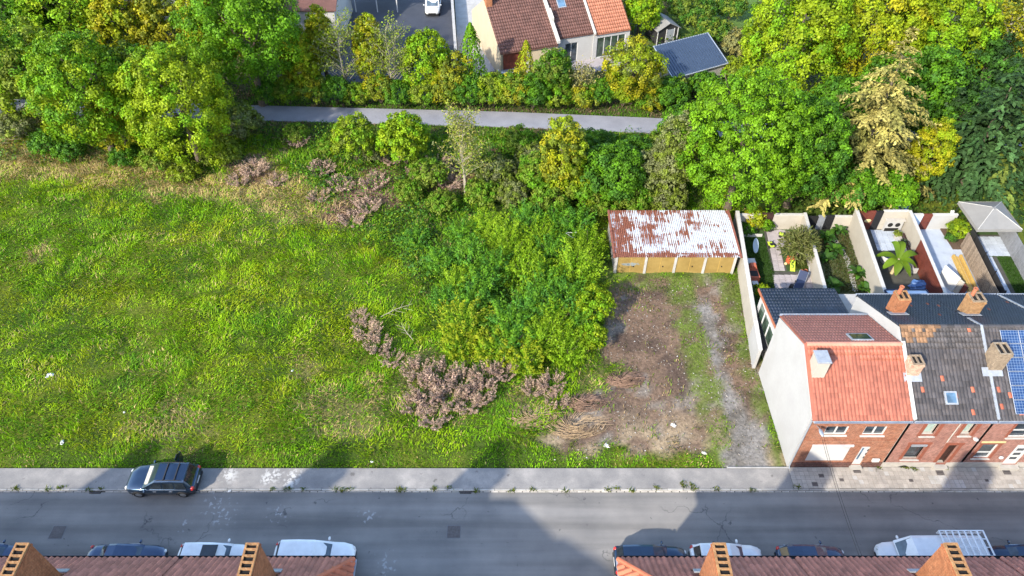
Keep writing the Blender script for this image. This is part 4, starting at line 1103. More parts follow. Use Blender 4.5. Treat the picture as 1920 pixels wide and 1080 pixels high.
# back walls, gates and doors, garden by garden
def seg(name, label, k0, f0, k1, f1, h, mat, cat='wall', y=GB, cop=True, th=.16, group=None, leaf=None):
    """upright piece on the back boundary, from fraction f0 to f1 between two garden lines"""
    xa = sx(LINES[k0]+(LINES[k1]-LINES[k0])*f0, y); xb = sx(LINES[k0]+(LINES[k1]-LINES[k0])*f1, y)
    t = thing(name, label, cat, ((xa+xb)/2, y, .05), group=group)
    MB().box(xa+.003, xb-.003, y-th/2, y+th/2, 0, h).build('masonry' if cat == 'wall' else 'panel', M[mat], t)
    if cat == 'wall' and cop: MB().box(xa+.004, xb-.004, y-th/2-.04, y+th/2+.04, h+.001, h+.06).build('coping', M['white_coping'], t)
    if cat != 'wall':
        MB().box(xa+.003, xa+.07, y-th/2-.03, y-th/2-.002, .05, h-.02).build('stile', M[mat], t); MB().box(xb-.07, xb-.003, y-th/2-.03, y-th/2-.002, .05, h-.02).build('stile', M[mat], t)
        if cat in ('gate', 'door'):
            n = 5
            for i in range(n):
                a = xa+.08+i*(xb-xa-.16)/n; MB().box(a, a+(xb-xa-.16)/n-.015, y-th/2-.018, y-th/2-.002, .1, h-.06).build('board', M[mat], t)
            MB().box(xb-.2, xb-.12, y-th/2-.06, y-th/2-.031, h*.5, h*.5+.05).build('handle', M['black'], t)
    return t
seg('back_wall', 'grey white back wall beside the yellow shrub of the lawn garden', 'A', .0, 'B', .37, 1.7, 'garden_wall')
seg('garden_gate', 'dark brown gate at the end of the mauve garden path', 'A', .37, 'B', .55, 1.9, 'dark_wood', 'gate')
seg('back_wall', 'pale back wall at the end of the toy strewn garden', 'A', .55, 'B', 1.0, 1.7, 'garden_wall')
seg('back_fence', 'dark slatted back fence of the vegetable garden', 'B', .03, 'C', .3, 1.5, 'soot', 'fence')
seg('grey_panel', 'grey sheet panel closing the vegetable garden', 'B', .3, 'C', .44, 1.6, 'grey_fence', 'panel')
seg('garden_gate', 'black gate behind the vegetable garden', 'B', .44, 'C', .62, 1.6, 'black', 'gate')
seg('back_wall', 'pale low wall with dark opening behind the vegetable garden', 'B', .62, 'C', .98, 1.5, 'garden_wall')
sg = seg('garden_gate', 'brown board gate with a cream leaf ornament on it', 'C', .04, 'D', .38, 2.1, 'brown_door', 'gate')
cL = onY(1627, 414, GB-.12); MB().ball((cL.x, GB-.13, cL.z), .32, .03, .2, 10, 5).build('leaf_ornament', M['yellow_stone'], sg)
seg('garden_gate', 'black panel for the dark gap between the brown gate and the white oven wall', 'C', .38, 'D', .52, 2.1, 'black', 'gate')  # black boarded panel filling what is only a dark gap
seg('back_wall', 'cream back wall behind the white garden oven', 'C', .52, 'D', .98, 2.1, 'garden_wall')
seg('back_wall', 'pale blue back wall of the blue paved yard', 'D', .03, 'E', .3, 1.7, 'pale_blue_sheet')
seg('yard_door', 'red brown door in the back wall of the blue paved yard', 'D', .3, 'E', .48, 1.75, 'brown_door', 'door')
seg('back_wall', 'white back wall by the soil bed of the blue paved yard', 'D', .48, 'E', .98, 1.7, 'white_render')

# timber fences with single slats
def slat_fence(name, label, k, y0, y1, h, mat, step=.2, horizontal=False, w=.12):
    x = LINES[k]; t = thing(name, label, 'fence', (sx(x, y0), y0, .05))
    n = int((y1-y0)/step)
    for i in range(n):
        y = y0+i*step; X = sx(x, y)
        MB().obox((X, y+step/2, h/2+.05), (.035, step-.03, h), -SK).build('slat', M[mat], t)
    for zz in (.4, h-.3):
        MB().extr([(sx(x,y0)+.02,y0,zz),(sx(x,y0)+.07,y0,zz),(sx(x,y1)+.07,y1,zz),(sx(x,y1)+.02,y1,zz)], (0,0,.09)).build('rail', M[mat], t)
    return t
slat_fence('slat_fence', 'grey brown slatted timber fence beside the yellow planks', 'E', 39.5, 47.0, 1.75, 'fence_wood')
slat_fence('board_fence', 'grey board fence beyond the gazebo lawn', 'F', 37.5, GB+.5, 1.8, 'grey_fence', .3)
tb = thing('wall_screen', 'dark brown timber screen fixed along the white topped wall', 'fence', (sx(LINES['D'], 40)-.15, 40, .05))
for i in range(30):
    y = 39.6+i*.2
    MB().obox((sx(LINES['D'], y)-.14, y, 1.15), (.04, .185, 2.0), -SK).build('board', M['brown_door'], tb)
hd = thing('dark_hedge_rail', 'black screening net on posts between slatted fence and gazebo path', 'fence', (sx(LINES['E']+.55, 39), 39, .05))
for i in range(6):
    y = 37.6+i*2.2; X = sx(LINES['E']+.55, y)
    MB().box(X-.04, X+.04, y-.04, y+.04, .05, 1.9).build('post', M['black'], hd)
    if i < 5:
        X2 = sx(LINES['E']+.55, y+2.2)
        MB().extr([(X-.015,y+.05,.15),(X+.015,y+.05,.15),(X2+.015,y+2.15,.15),(X2-.015,y+2.15,.15)], (0,0,1.65)).build('net_panel', M['plastic'], hd)

# gazebo with a pale pyramid canopy
gc = G(1850, 455, .1); gx, gy = gc.x-.2, gc.y+1.1
gz = thing('gazebo', 'gazebo with pale fabric pyramid canopy on thin black posts', 'gazebo', (gx, gy, .1))
e = 1.75
for sx_ in (-1, 1):
    for sy_ in (-1, 1): MB().tube([(gx+sx_*e, gy+sy_*e, .1), (gx+sx_*e, gy+sy_*e, 2.25)], .035, 6).build('post', M['black'], gz)
corners = [(-1,-1),(1,-1),(1,1),(-1,1)]
cm = MB(); vv = []
for kx, ky in corners: vv.append((gx+kx*(e+.12), gy+ky*(e+.12), 2.25))
for kx, ky in corners: vv.append((gx+kx*.12, gy+ky*.12, 3.05))
for kx, ky in corners: vv.append((gx+kx*(e+.14), gy+ky*(e+.14), 2.0))
mids = []
for i in range(4):
    a, b = Vector(vv[i]), Vector(vv[(i+1) % 4]); m_ = (a+b)/2; m_.z -= .08; vv.append(tuple(m_))
cm.add(vv, [(0,12,5,4),(12,1,5),(1,13,6,5),(13,2,6),(2,14,7,6),(14,3,7),(3,15,4,7),(15,0,4),(4,5,6,7)]+[(i,(i+1)%4,8+(i+1)%4,8+i) for i in range(4)])
cm.build('canopy', M['canopy'], gz)
for i in range(4): MB().tube([vv[i], vv[4+i]], .025, 5).build('canopy_seam', M['white_coping'], gz)

# ---- things in the lawn garden
def at(px, py, z=.13): return G(px, py, z)
q = at(1407, 443); tag(MB().box(q.x-1.0, q.x+1.0, q.y-.03, q.y+.03, .1, .38).build('low_rail', M['white_coping']), 'low white rail edging the planting by the grey back wall', 'rail')
q = at(1417, 461); bd = thing('surf_board', 'pale blue white board lying on the dark lawn', 'board', (q.x, q.y, .12), -.25)
MB().extr([(.24*math.sin(a)*(1 if abs(math.cos(a)) < .9 else .8), 1.0*math.cos(a), 0) for a in np.linspace(0, 2*math.pi, 17)[:-1]], (0,0,.07)).build('deck', M['pale_blue_sheet'], bd, local=True)
MB().box(-.015, .015, -.8, .8, .071, .078).build('stringer', M['white_paint'], bd, local=True)
q = at(1404, 500); tb = thing('garden_table', 'small white garden table against the cream boundary wall', 'table', (q.x, q.y, .1))
MB().bbox(-.4,.4,-.3,.3,.68,.73,.02).build('tabletop', M['white_paint'], tb, local=True)
for kx in (-.34,.34):
    for ky in (-.25,.25): MB().box(kx-.025,kx+.025,ky-.025,ky+.025,0,.679).build('leg', M['white_paint'], tb, local=True)
q = at(1408, 520); gr = thing('brick_barbecue', 'terracotta coloured barbecue standing by the cream boundary wall', 'barbecue', (q.x, q.y, .1))
MB().bbox(-.42,.42,-.75,.55,0,.8,.04).build('base', M['red_pot'], gr, local=True)
MB().extr([(-.34,.05,.801),(.34,.05,.801),(.2,.05,1.25),(-.2,.05,1.25)], (0,.42,0)).build('hood', M['red_pot'], gr, local=True)
MB().box(-.3,.3,-.66,-.05,.801,.84).build('grill', M['black'], gr, local=True)
q = at(1414, 536); st = thing('stool', 'low white stool beside the terracotta barbecue', 'stool', (q.x, q.y, .1))
MB().bbox(-.24,.24,-.2,.2,.38,.43,.02).build('seat', M['white_paint'], st, local=True)
for kx in (-.2,.2):
    for ky in (-.16,.16): MB().box(kx-.02,kx+.02,ky-.02,ky+.02,0,.379).build('leg', M['white_paint'], st, local=True)
def rideon(px, py, rz, label):
    q = at(px, py); t = thing('ride_on_toy', label, 'toy', (q.x, q.y, .125), rz)
    MB().bbox(-.2,.2,-.35,.3,.14,.3,.05).build('body', M['toy_lime'], t, local=True)
    MB().bbox(-.15,.15,-.28,-.02,.301,.38,.03).build('seat', M['black'], t, local=True)
    for kx in (-.22,.22):
        for ky in (-.24,.22): MB().tube([(kx-.04,ky,.13),(kx+.04,ky,.13)], .13, 12).build('wheel', M['tyre'], t, local=True)
    MB().tube([(0,.16,.3),(0,.12,.5)], .025, 6).build('steering_column', M['black'], t, local=True)
    MB().tube([(-.14,.12,.5),(.14,.12,.5)], .02, 6).build('handlebar', M['grey_metal'], t, local=True)
rideon(1444, 461, .2, 'lime green ride-on toy with black wheels on the mauve garden path')
rideon(1467, 443, 1.3, 'lime green ride-on toy on the round pad beside the palm')
q = at(1484, 498); ts = thing('toy_slide', 'lime and red plastic toy slide with black number at the palm foot', 'toy', (q.x, q.y, .12), -.15)
MB().add([(-.2,-.7,.06),(.2,-.7,.06),(.2,.15,.5),(-.2,.15,.5),(-.2,-.7,0),(.2,-.7,0),(.2,.15,.44),(-.2,.15,.44)], [(0,1,2,3),(4,7,6,5),(0,4,5,1),(1,5,6,2),(3,2,6,7),(0,3,7,4)]).build('chute', M['toy_lime'], ts, local=True)
MB().bbox(-.42,.22,.151,.55,0,.62,.05).build('tower', M['toy_red'], ts, local=True)
def on_ch(x0,x1,y0,y1):
    f = lambda y: .0615+(y+.7)/.85*.44
    return [(x0,y0,f(y0)+.004),(x1,y0,f(y0)+.004),(x1,y1,f(y1)+.004),(x0,y1,f(y1)+.004)]
nm = MB()
for r in ((-.1,.1,-.1,-.05),(-.1,-.05,-.22,-.1),(-.1,.1,-.27,-.22),(.05,.1,-.39,-.27),(-.1,.1,-.44,-.39)): nm.extr(on_ch(*r), (0,0,.008))
nm.build('number_five', M['black'], ts, local=True)
q = at(1475, 496); tag(MB().ball((q.x-.1, q.y, .24), .13, .13, .13, 12, 8).build('ball', M['yellow_stone'], smooth=True), 'small yellow red ball lying beside the toy slide', 'ball')
q = at(1503, 512)
for k, (dx, dy) in enumerate(((0, 0), (.3, .05))):
    t = thing('flower_pot', ('terracotta flower pot at the patio corner by the leaning plank', 'second terracotta flower pot touching the cream wall by the patio')[k], 'flower pot', (q.x+dx, q.y+dy, .1))
    MB().lathe([(.09,0),(.15,.26),(.165,.26),(.165,.31),(.13,.31),(.12,.24)], 14).build('pot', M['terracotta'], t, local=True)
    MB().lathe([(.121,.24),(.02,.25)], 12).build('earth', M['soil'], t, local=True)
q = at(1516, 500); pk = thing('leaning_plank', 'long grey plank leaning on the cream patio wall', 'plank', (q.x, q.y, .1))
MB().add([(q.x-.35,q.y-1.0,.13),(q.x-.1,q.y-1.05,.13),(q.x+.55,q.y+.9,1.1),(q.x+.3,q.y+.95,1.1),(q.x-.35,q.y-1.0,.19),(q.x-.1,q.y-1.05,.19),(q.x+.55,q.y+.9,1.16),(q.x+.3,q.y+.95,1.16)], [(0,3,2,1),(4,5,6,7),(0,1,5,4),(1,2,6,5),(2,3,7,6),(3,0,4,7)]).build('board', M['grey_metal'], pk)
q = at(1499, 533); lg = thing('sun_lounger', 'navy sun lounger with raised back on the patio', 'sun lounger', (q.x, q.y, .125), -.5)
MB().box(-.33,.33,-1.0,.2,.28,.34).build('seat', M['navy'], lg, local=True)
MB().add([(-.33,.21,.28),(.33,.21,.28),(.33,.85,.75),(-.33,.85,.75),(-.33,.18,.34),(.33,.18,.34),(.33,.82,.81),(-.33,.82,.81)], [(0,3,2,1),(4,5,6,7),(0,1,5,4),(1,2,6,5),(2,3,7,6),(3,0,4,7)]).build('backrest', M['navy'], lg, local=True)
for kx in (-.34,.34):
    MB().tube([(kx,-1.0,.3),(kx,.2,.3),(kx,.86,.78)], .02, 6).build('frame', M['grey_metal'], lg, local=True)
    for ky in (-.85,.1,.6): MB().tube([(kx,ky,0),(kx,ky,.3 if ky < .2 else .6)], .018, 6).build('leg', M['grey_metal'], lg, local=True)
q = at(1483, 540); wc = thing('watering_can', 'black watering can standing on the patio beside the navy lounger', 'watering can', (q.x, q.y, .125), .4)
MB().lathe([(.17,0),(.19,.02),(.17,.32),(.12,.36),(.02,.37)], 14).build('body', M['black'], wc, local=True)
MB().tube([(.15,.05,.08),(.3,.1,.3),(.42,.14,.46)], [.035,.028,.022], 8).build('spout', M['black'], wc, local=True)
MB().lathe([(.02,0),(.08,.04),(.085,.06),(.02,.065)], 10, (.43,.145,.44)).build('rose', M['black'], wc, local=True)
MB().tube([(-.02,0,.36),(-.22,-.03,.46),(-.36,-.05,.3),(-.17,-.02,.12)], .02, 6).build('handle', M['black'], wc, local=True)

# ---- terrace with the banana plant
q = at(1668, 428); ov = thing('garden_oven', 'white garden oven with two round openings by the back wall', 'oven', (q.x, q.y, .1))
MB().bbox(-.75,.75,-.4,.4,0,1.2,.05).build('body', M['white_render'], ov, local=True)
for kx in (-.35,.3): MB().tube([(kx,-.42,.75),(kx,-.401,.75)], .22, 16).build('opening', M['soot'], ov, local=True)
MB().bbox(-.85,.85,-.5,.45,1.201,1.27,.02).build('worktop', M['stone_trim'], ov, local=True)
MB().box(-.7,.5,-.41,-.401,.05,.4).build('log_niche', M['soot'], ov, local=True)
bn = thing('bench', 'built-in corner bench with white base and brown slats along the terrace wall', 'bench', (sx(LINES['D'], 45), 45, .1))
y0_, y1_ = 43.6, 48.2
MB().extr([(sx(LINES['D'],y0_)-1.0,y0_,.1),(sx(LINES['D'],y0_)-.25,y0_,.1),(sx(LINES['D'],y1_)-.25,y1_,.1),(sx(LINES['D'],y1_)-1.0,y1_,.1)], (0,0,.5)).build('base', M['white_render'], bn)
for i in range(4):
    dx_ = -.95+i*.18
    MB().extr([(sx(LINES['D'],y0_)+dx_,y0_+.1,.601),(sx(LINES['D'],y0_)+dx_+.14,y0_+.1,.601),(sx(LINES['D'],y1_)+dx_+.14,y1_-.1,.601),(sx(LINES['D'],y1_)+dx_,y1_-.1,.601)], (0,0,.04)).build('slat', M['dark_wood' if i > 1 else 'stone_trim'], bn)
def pot_plant(px, py, label, r, h, cols, pot='stone_trim'):
    q = at(px, py); t = thing('potted_plant', label, 'plant', (q.x, q.y, .125))
    MB().lathe([(.14,0),(.22,.34),(.24,.34),(.24,.4),(.19,.4),(.18,.3)], 14).build('pot', M[pot], t, local=True)
    n = 170
    d = rng.normal(size=(n, 3)); d[:, 2] = np.abs(d[:, 2])*.9+.2; d /= np.linalg.norm(d, axis=1)[:, None]
    c = d*r*rng.uniform(.4, 1, (n, 1)); c[:, 2] += .42
    link('foliage', leaf_mesh('foliage', c, d, rng.uniform(.14,.26,n), np.array(cols)*rng.uniform(.7,1.3,(n,1)), .5), M['leaf'], t, local=True)

def leaf_mesh(name, c, nrm, size, cols, asp=.6, fold=.18, tdir=None, jit=.5):
    """folded leaf blades: centre, facing, length, colour of each"""
    n = len(c)
    nr_ = nrm + rng.normal(size=(n, 3))*jit; nr_ /= np.linalg.norm(nr_, axis=1)[:, None]+1e-9
    if tdir is None: t = rng.normal(size=(n, 3))
    else: t = tdir + rng.normal(size=(n, 3))*.25
    s = np.cross(nr_, t); s /= np.linalg.norm(s, axis=1)[:, None]+1e-9
    t = np.cross(s, nr_)
    L = np.asarray(size)[:, None]*.5
    v = np.stack([c-t*L, c+s*L*asp+nr_*L*fold, c+t*L-nr_*L*fold, c-s*L*asp+nr_*L*fold], 1).reshape(-1, 3)
    return np_mesh(name, v, np.arange(n*4).reshape(n, 4), np.zeros((0, 3), int), np.repeat(cols, 4, axis=0))
pot_plant(1679, 447, 'potted plant with yellow edged green leaves on the terrace', .42, .6, (.13,.17,.02))
pot_plant(1690, 462, 'grey green potted plant at the terrace corner by the bench', .36, .5, (.06,.085,.05))
q = at(1660, 490); ch = thing('round_chair', 'round white tub chair below the terrace step', 'chair', (q.x, q.y, .1))
MB().lathe([(.4,.02),(.48,.42),(.5,.7),(.46,.72),(.4,.45),(.02,.42)], 18).build('shell', M['white_paint'], ch, local=True)
MB().lathe([(.36,.43),(.34,.5),(.02,.52)], 14).build('cushion', M['navy'], ch, local=True)
# banana plant: every leaf a piece of its own
q = at(1672, 512); bp = thing('banana_plant', 'banana plant with huge bright green leaves beside the tall cream wall', 'plant', (q.x, q.y, .1))
MB().tube([(0,0,0),(.03,.02,.8),(0,0,1.6)], [.14,.12,.08], 8).build('stem', M['straw'], bp, local=True)
for k, (az, L, lift) in enumerate(((15,1.9,.5),(75,1.7,.9),(120,1.3,1.1),(165,2.0,.35),(205,1.7,.1),(250,1.3,-.1),(300,1.6,-.1),(340,1.7,.1))):
    ca, sa = math.cos(R(az)), math.sin(R(az)); mb = MB(); vv = []; n = 8
    for i in range(n+1):
        u = i/n; r = .1+L*u*.85; z = 1.6+lift*math.sin(u*1.8)+.25*u-1.1*u*u*(.8-lift*.4); w = .34*math.sin(math.pi*min(1, u*.92+.06))**.7
        for s_ in (-1, 0, 1): vv.append((ca*r-sa*s_*w, sa*r+ca*s_*w, z+(.1 if s_ else 0)*w*3))
    co = np.array(vv); qd = np.array([(i*3+j, i*3+j+1, i*3+j+4, i*3+j+3) for i in range(n) for j in (0, 1)])
    col = np.array([.10,.17,.012])*random.uniform(.75,1.2)
    link('leaf', np_mesh('leaf', co, qd, np.zeros((0,3),int), np.tile(col, (len(co),1)), smooth=True), M['leaf'], bp, local=True)
# lean-to roofs and sheets behind the houses
a, b = sx(28.45, 37), sx(31.6, 37)
lt = thing('lean_to', 'lean-to with pale blue sheet roof behind the dark roofed house', 'lean-to', (a, 37, .1))
MB().box(a+.1, b-.1, 36.0, 38.9, .1, 2.2).build('wall', M['white_render'], lt)
MB().extr([(a, 35.8, 2.75),(a, 39.3, 2.35),(a, 39.3, 2.45),(a, 35.8, 2.85)], (b-a,0,0)).build('roof', M['pale_blue_sheet'], lt)
for xx in (a-.03, b-.03): MB().extr([(xx, 35.8, 2.70),(xx, 39.34, 2.3),(xx, 39.34, 2.52),(xx, 35.8, 2.92)], (.07,0,0)).build('edge_trim', M['navy'], lt)
MB().extr([(a+.045, 39.28, 2.3),(a+.045, 39.36, 2.3),(a+.045, 39.36, 2.52),(a+.045, 39.28, 2.52)], (b-a-.08,0,0)).build('edge_trim', M['navy'], lt)
q = at(1722, 535, .3); mb = MB(); mb.ball((q.x, q.y, .35), .75, .5, .35, 12, 7, .22); tag(mb.build('tarpaulin', M['blue_tarp']), 'crumpled blue tarpaulin heap at the foot of the brown screen', 'tarpaulin')
q = at(1700, 390, .1)
mb = MB().ball((q.x-.3, q.y, .45), .5, .4, .5, 10, 6, .15); tag(mb.build('sack', M['blue_tarp']), 'blue sack dumped outside the cream back wall', 'sack')
mb = MB().ball((q.x-1.1, q.y, .4), .4, .35, .4, 10, 6, .15); tag(mb.build('sack', M['litter_white']), 'white sack dumped beside the blue sack', 'sack')
# ---- blue paved yard
q = at(1793, 440); tag(MB().box(q.x-1.1, q.x+1.05, q.y-1.9, q.y+1.5, .1, .2).build('soil_bed', M['soil']), 'reddish soil bed with round bright shrub in blue paved yard', 'planting bed')
q = at(1776, 424); wb = thing('white_board', 'white board leaning by the soil bed', 'board', (q.x, q.y, .1))
MB().add([(q.x-.2,q.y-.5,.1),(q.x+.1,q.y-.5,.1),(q.x+.45,q.y+.7,1.3),(q.x+.15,q.y+.7,1.3),(q.x-.2,q.y-.42,.1),(q.x+.1,q.y-.42,.1),(q.x+.45,q.y+.78,1.3),(q.x+.15,q.y+.78,1.3)], [(0,1,2,3),(4,7,6,5),(0,4,5,1),(1,5,6,2),(2,6,7,3),(3,7,4,0)]).build('sheet', M['white_paint'], wb)
MB().tube([(q.x+.3,q.y+.74,1.24),(q.x+.6,q.y+1.3,.1)], .02, 5).build('prop', M['fence_wood'], wb)
for k in range(3):
    y0, y1 = 40.8, 45.6
    xx = LINES['E']-1.15+k*.3
    tag(MB().extr([(sx(xx,y0),y0,.1),(sx(xx,y0)+.2,y0,.1),(sx(xx,y1)+.2,y1,.1),(sx(xx,y1),y1,.1)], (0,0,.3 if k != 1 else .1)).build('timber_beam', M['yellow_wood']), 'long yellow timber beam lying along the slatted fence' if k != 1 else 'flatter yellow timber between the two yellow beams', 'beam', 'yellow timbers by the slatted fence')
a = at(1795, 532, 1.9); sc = thing('shade_sail', 'pale shade sail stretched behind the solar panelled house', 'shade sail', (a.x+1.2, a.y-.5, .1))
p1, p2, p3, p4 = Vector((35.2,38.9,2.0)), Vector((38.4,38.9,2.1)), Vector((38.9,36.2,2.6)), Vector((35.6,36.2,2.3))
mb = MB(); n = 8; vv = []
for i in range(n+1):
    for j in range(n+1):
        u, v = i/n, j/n; pnt = p1.lerp(p2, u).lerp(p4.lerp(p3, u), v); pnt.z -= .5*math.sin(math.pi*u)*math.sin(math.pi*v); vv.append(pnt)
mb.add(vv, [(i*(n+1)+j, (i+1)*(n+1)+j, (i+1)*(n+1)+j+1, i*(n+1)+j+1) for i in range(n) for j in range(n)]); mb.build('cloth', M['pale_blue_sheet'], sc, smooth=True)
for pnt in (p1, p2): MB().tube([(pnt.x,pnt.y,.1),tuple(pnt)], .03, 6).build('post', M['black'], sc)
for k in range(3):
    q = at(1772+k*9, 535+k*5, .1)
    t = thing('stacked_panel', ('white panel standing against the wall end by the blue yard','cream panel standing second from the white topped wall','brown panel standing nearest the shade sail')[k], 'panel', (q.x, q.y, .1), .35)
    MB().bbox(-.06,.06,-.8,.8,.0,1.55-.2*k,.03).build('sheet', M[('white_paint','garden_wall','brown_door')[k]], t, local=True)
    MB().box(-.075,.075,-.78,-.7,.0,1.5-.2*k).build('edge_batten', M[('white_paint','garden_wall','brown_door')[k]], t, local=True)

# stepping stones in the vegetable garden
sp_pts = [G(1566,452,.1), G(1578,468,.1), G(1588,487,.1), G(1595,508,.1), G(1600,530,.1), G(1604,548,.1)]
pth = struct(MB().box(-.01,.01,-.01,.01,0,.01).build('stepping_path', M['soil'])) if False else None
bed = gfloor('path_bed', 'B', 'C', 35.9, 35.95, .095, M['bed_soil'])
k = 0
for a_, b_ in zip(sp_pts[:-1], sp_pts[1:]):
    for i in range(5):
        v = a_.lerp(b_, i/5)
        s = random.uniform(.8, 1.1)
        mb = MB().extr([(.24*s*math.cos(q)+random.uniform(-.03,.03), .17*s*math.sin(q), 0) for q in np.linspace(0, 2*math.pi, 8)[:-1]], (0,0,.04))
        o = mb.build('stepping_stone', M['pale_concrete'], bed); o.location = (v.x, v.y, .093); o.rotation_euler.z = random.uniform(-.4,.4)

# ------------------------------------------------------------------ houses beyond the cycle path
def back_house(name, label, x0, x1, y0, y1, ze, yr, zr, wall, tile, cols, split=None):
    h = thing(name, label, 'house', ((x0+x1)/2, y0, .05))
    sl = (zr-ze)/(yr-y0)
    MB().extr([(x0, y, z) for y, z in [(y0,0),(y1,0),(y1,ze),(yr,zr-.05),(y0,ze-.05)]], (.2,0,0)).build('gable_wall', M[wall], h)
    MB().extr([(x1-.2, y, z) for y, z in [(y0,0),(y1,0),(y1,ze),(yr,zr-.05),(y0,ze-.05)]], (.198,0,0)).build('gable_wall', M[wall], h)
    roof = MB().extr([(x0+.05, y, z) for y, z in [(y0-.2,ze-.2*sl),(yr,zr),(y1+.2,ze-.1),(y1+.2,ze-.2),(yr,zr-.12),(y0-.2,ze-.12-.2*sl)]], (x1-x0-.052,0,0)).build('roof', M[tile], h)
    V = Vector((0, yr-y0+.2, zr-ze+.2*sl)); w = (x1-x0-.1)/cols; nr = int(V.length/.42)
    roof_tiles(roof, (x0+.06, y0-.22, ze-.2*sl+.01), (1,0,0), V, cols, nr, w, V.length/nr, lambda i, j: tile, 0, wave=.05)
    return h, roof, sl
b1, rb1, sl1 = back_house('cream_house', 'back house with cream gable wall, brown tile roof and red brown garage door', -2.2, 4.7, 79.2, 90.5, 3.25, 85.2, 6.7, 'cream_render', 'tile_brown', 24)
MB().box(-2.0, 1.3, 79.5, 79.7, 0, 3.2).build('recess_wall', M['cream_render'], b1)
d = MB().box(-1.7, .9, 79.38, 79.48, .05, 2.9).build('garage_door', M['brown_door'], b1)
for k in range(7): MB().box(-1.68+k*.37, -1.34+k*.37, 79.36, 79.379, .1, 2.85).build('board', M['brown_door'], d)
MB().box(1.3, 4.5, 79.25, 79.45, 0, 3.1).build('front_wall', M['cream_render'], b1)
MB().box(1.05, 1.3, 79.1, 79.35, 0, 3.0).build('porch_post', M['white_paint'], b1)
chimney(rb1, -2.15, -1.45, 84.2, 85.0, 5.6, 7.9, 'brick_chimney', 2, flash=False)
b2, rb2, sl2 = back_house('white_house', 'back house with white wall, patio window and brown roof with skylight', 4.72, 9.4, 80.2, 90.5, 3.5, 85.4, 6.9, 'white_render', 'tile_brown', 17)
mb = MB(); ph_ = (6.0, 7.6, .1, 2.5); wall_y(mb, 4.92, 9.2, 0, 3.45, 80.2, [ph_]); mb.build('front_wall', M['white_render'], b2)
window(b2, ph_, Y=80.2, frame='white_paint', panes=2)
roof_light(rb2, Vector((6.6, 83.6, 3.5+sl2*3.4)), (0,1,sl2), .8, 1.0, 'glass_sky', lift=.09)
MB().extr([(4.55, y, z) for y, z in [(79.0,3.3),(85.3,6.85),(85.3,7.1),(82.4,5.55),(82.4,5.95),(81.2,5.3),(81.2,4.85),(79.0,3.62)]], (.35,0,0)).build('party_parapet', M['white_coping'], b2)
b3, rb3, sl3 = back_house('orange_roofed_house', 'back house with bright orange tile roof and glazed garden front', 9.42, 14.0, 80.0, 90.5, 3.4, 85.4, 6.9, 'white_render', 'tile_orange', 16)
mb = MB(); ph_ = (9.9, 13.5, .2, 2.7); wall_y(mb, 9.62, 13.8, 0, 3.35, 80.0, [ph_]); mb.build('front_wall', M['white_render'], b3)
window(b3, ph_, Y=80.0, frame='white_paint', panes=4, glass='glass_green')
MB().extr([(9.3, y, z) for y, z in [(79.6,3.35),(85.4,6.95),(85.4,7.1),(79.6,3.55)]], (.24,0,0)).build('party_parapet', M['white_coping'], b3)
sheet('patio_slab', [(905,135),(1190,135),(1190,110),(905,110)], 0.101, M['paving_mauve'])
q = G(955, 128, 0); tg = thing('trailer', 'low grey covered trailer in front of the red brown garage door', 'trailer', (q.x, q.y, .1))
MB().bbox(q.x-1.3, q.x+1.2, q.y-.7, q.y+.8, .45, .95, .12).build('body', M['grey_metal'], tg)
for kx in (-.6, .6): MB().tube([(q.x+kx*1.7-.08, q.y-.72, .33), (q.x+kx*1.7+.08, q.y-.72, .33)], .3, 12).build('wheel', M['tyre'], tg)
MB().tube([(q.x-1.3, q.y, .5), (q.x-2.2, q.y, .48)], .04, 6).build('drawbar', M['black'], tg)
# blue metal roofed outbuilding, turned to the path
c4_ = [Vector((17.3,71.3,0)), Vector((23.9,74.7,0)), Vector((22.6,80.5,0)), Vector((15.9,77.2,0))]
ob = thing('outbuilding', 'outbuilding with dark blue ribbed metal roof among the trees', 'outbuilding', (20, 75.5, .05))
MB().extr([tuple(v*.93+Vector((20,75.9,0))*.07) for v in c4_], (0,0,2.3)).build('wall', M['concrete'], ob)
zs_ = [2.4, 2.4, 3.1, 3.1]; top = [Vector((v.x, v.y, z)) for v, z in zip(c4_, zs_)]
MB().extr([tuple(v) for v in top], (0,0,.08)).build('roof', M['blue_sheet'], ob)
for i in range(22):
    u = (i+.5)/22; a_, b_ = top[0].lerp(top[1], u), top[3].lerp(top[2], u)
    ex_ = (top[1]-top[0]).normalized()*.035
    MB().extr([tuple(a_-ex_+Vector((0,0,.081))), tuple(a_+ex_+Vector((0,0,.081))), tuple(b_+ex_+Vector((0,0,.081))), tuple(b_-ex_+Vector((0,0,.081)))], (0,0,.06)).build('roof_rib', M['blue_sheet'], ob)
for e0, e1 in ((0,1),(1,2),(2,3),(3,0)):
    MB().tube([tuple(top[e0]+Vector((0,0,.05))), tuple(top[e1]+Vector((0,0,.05)))], .07, 6).build('edge_trim', M['grey_metal'], ob)
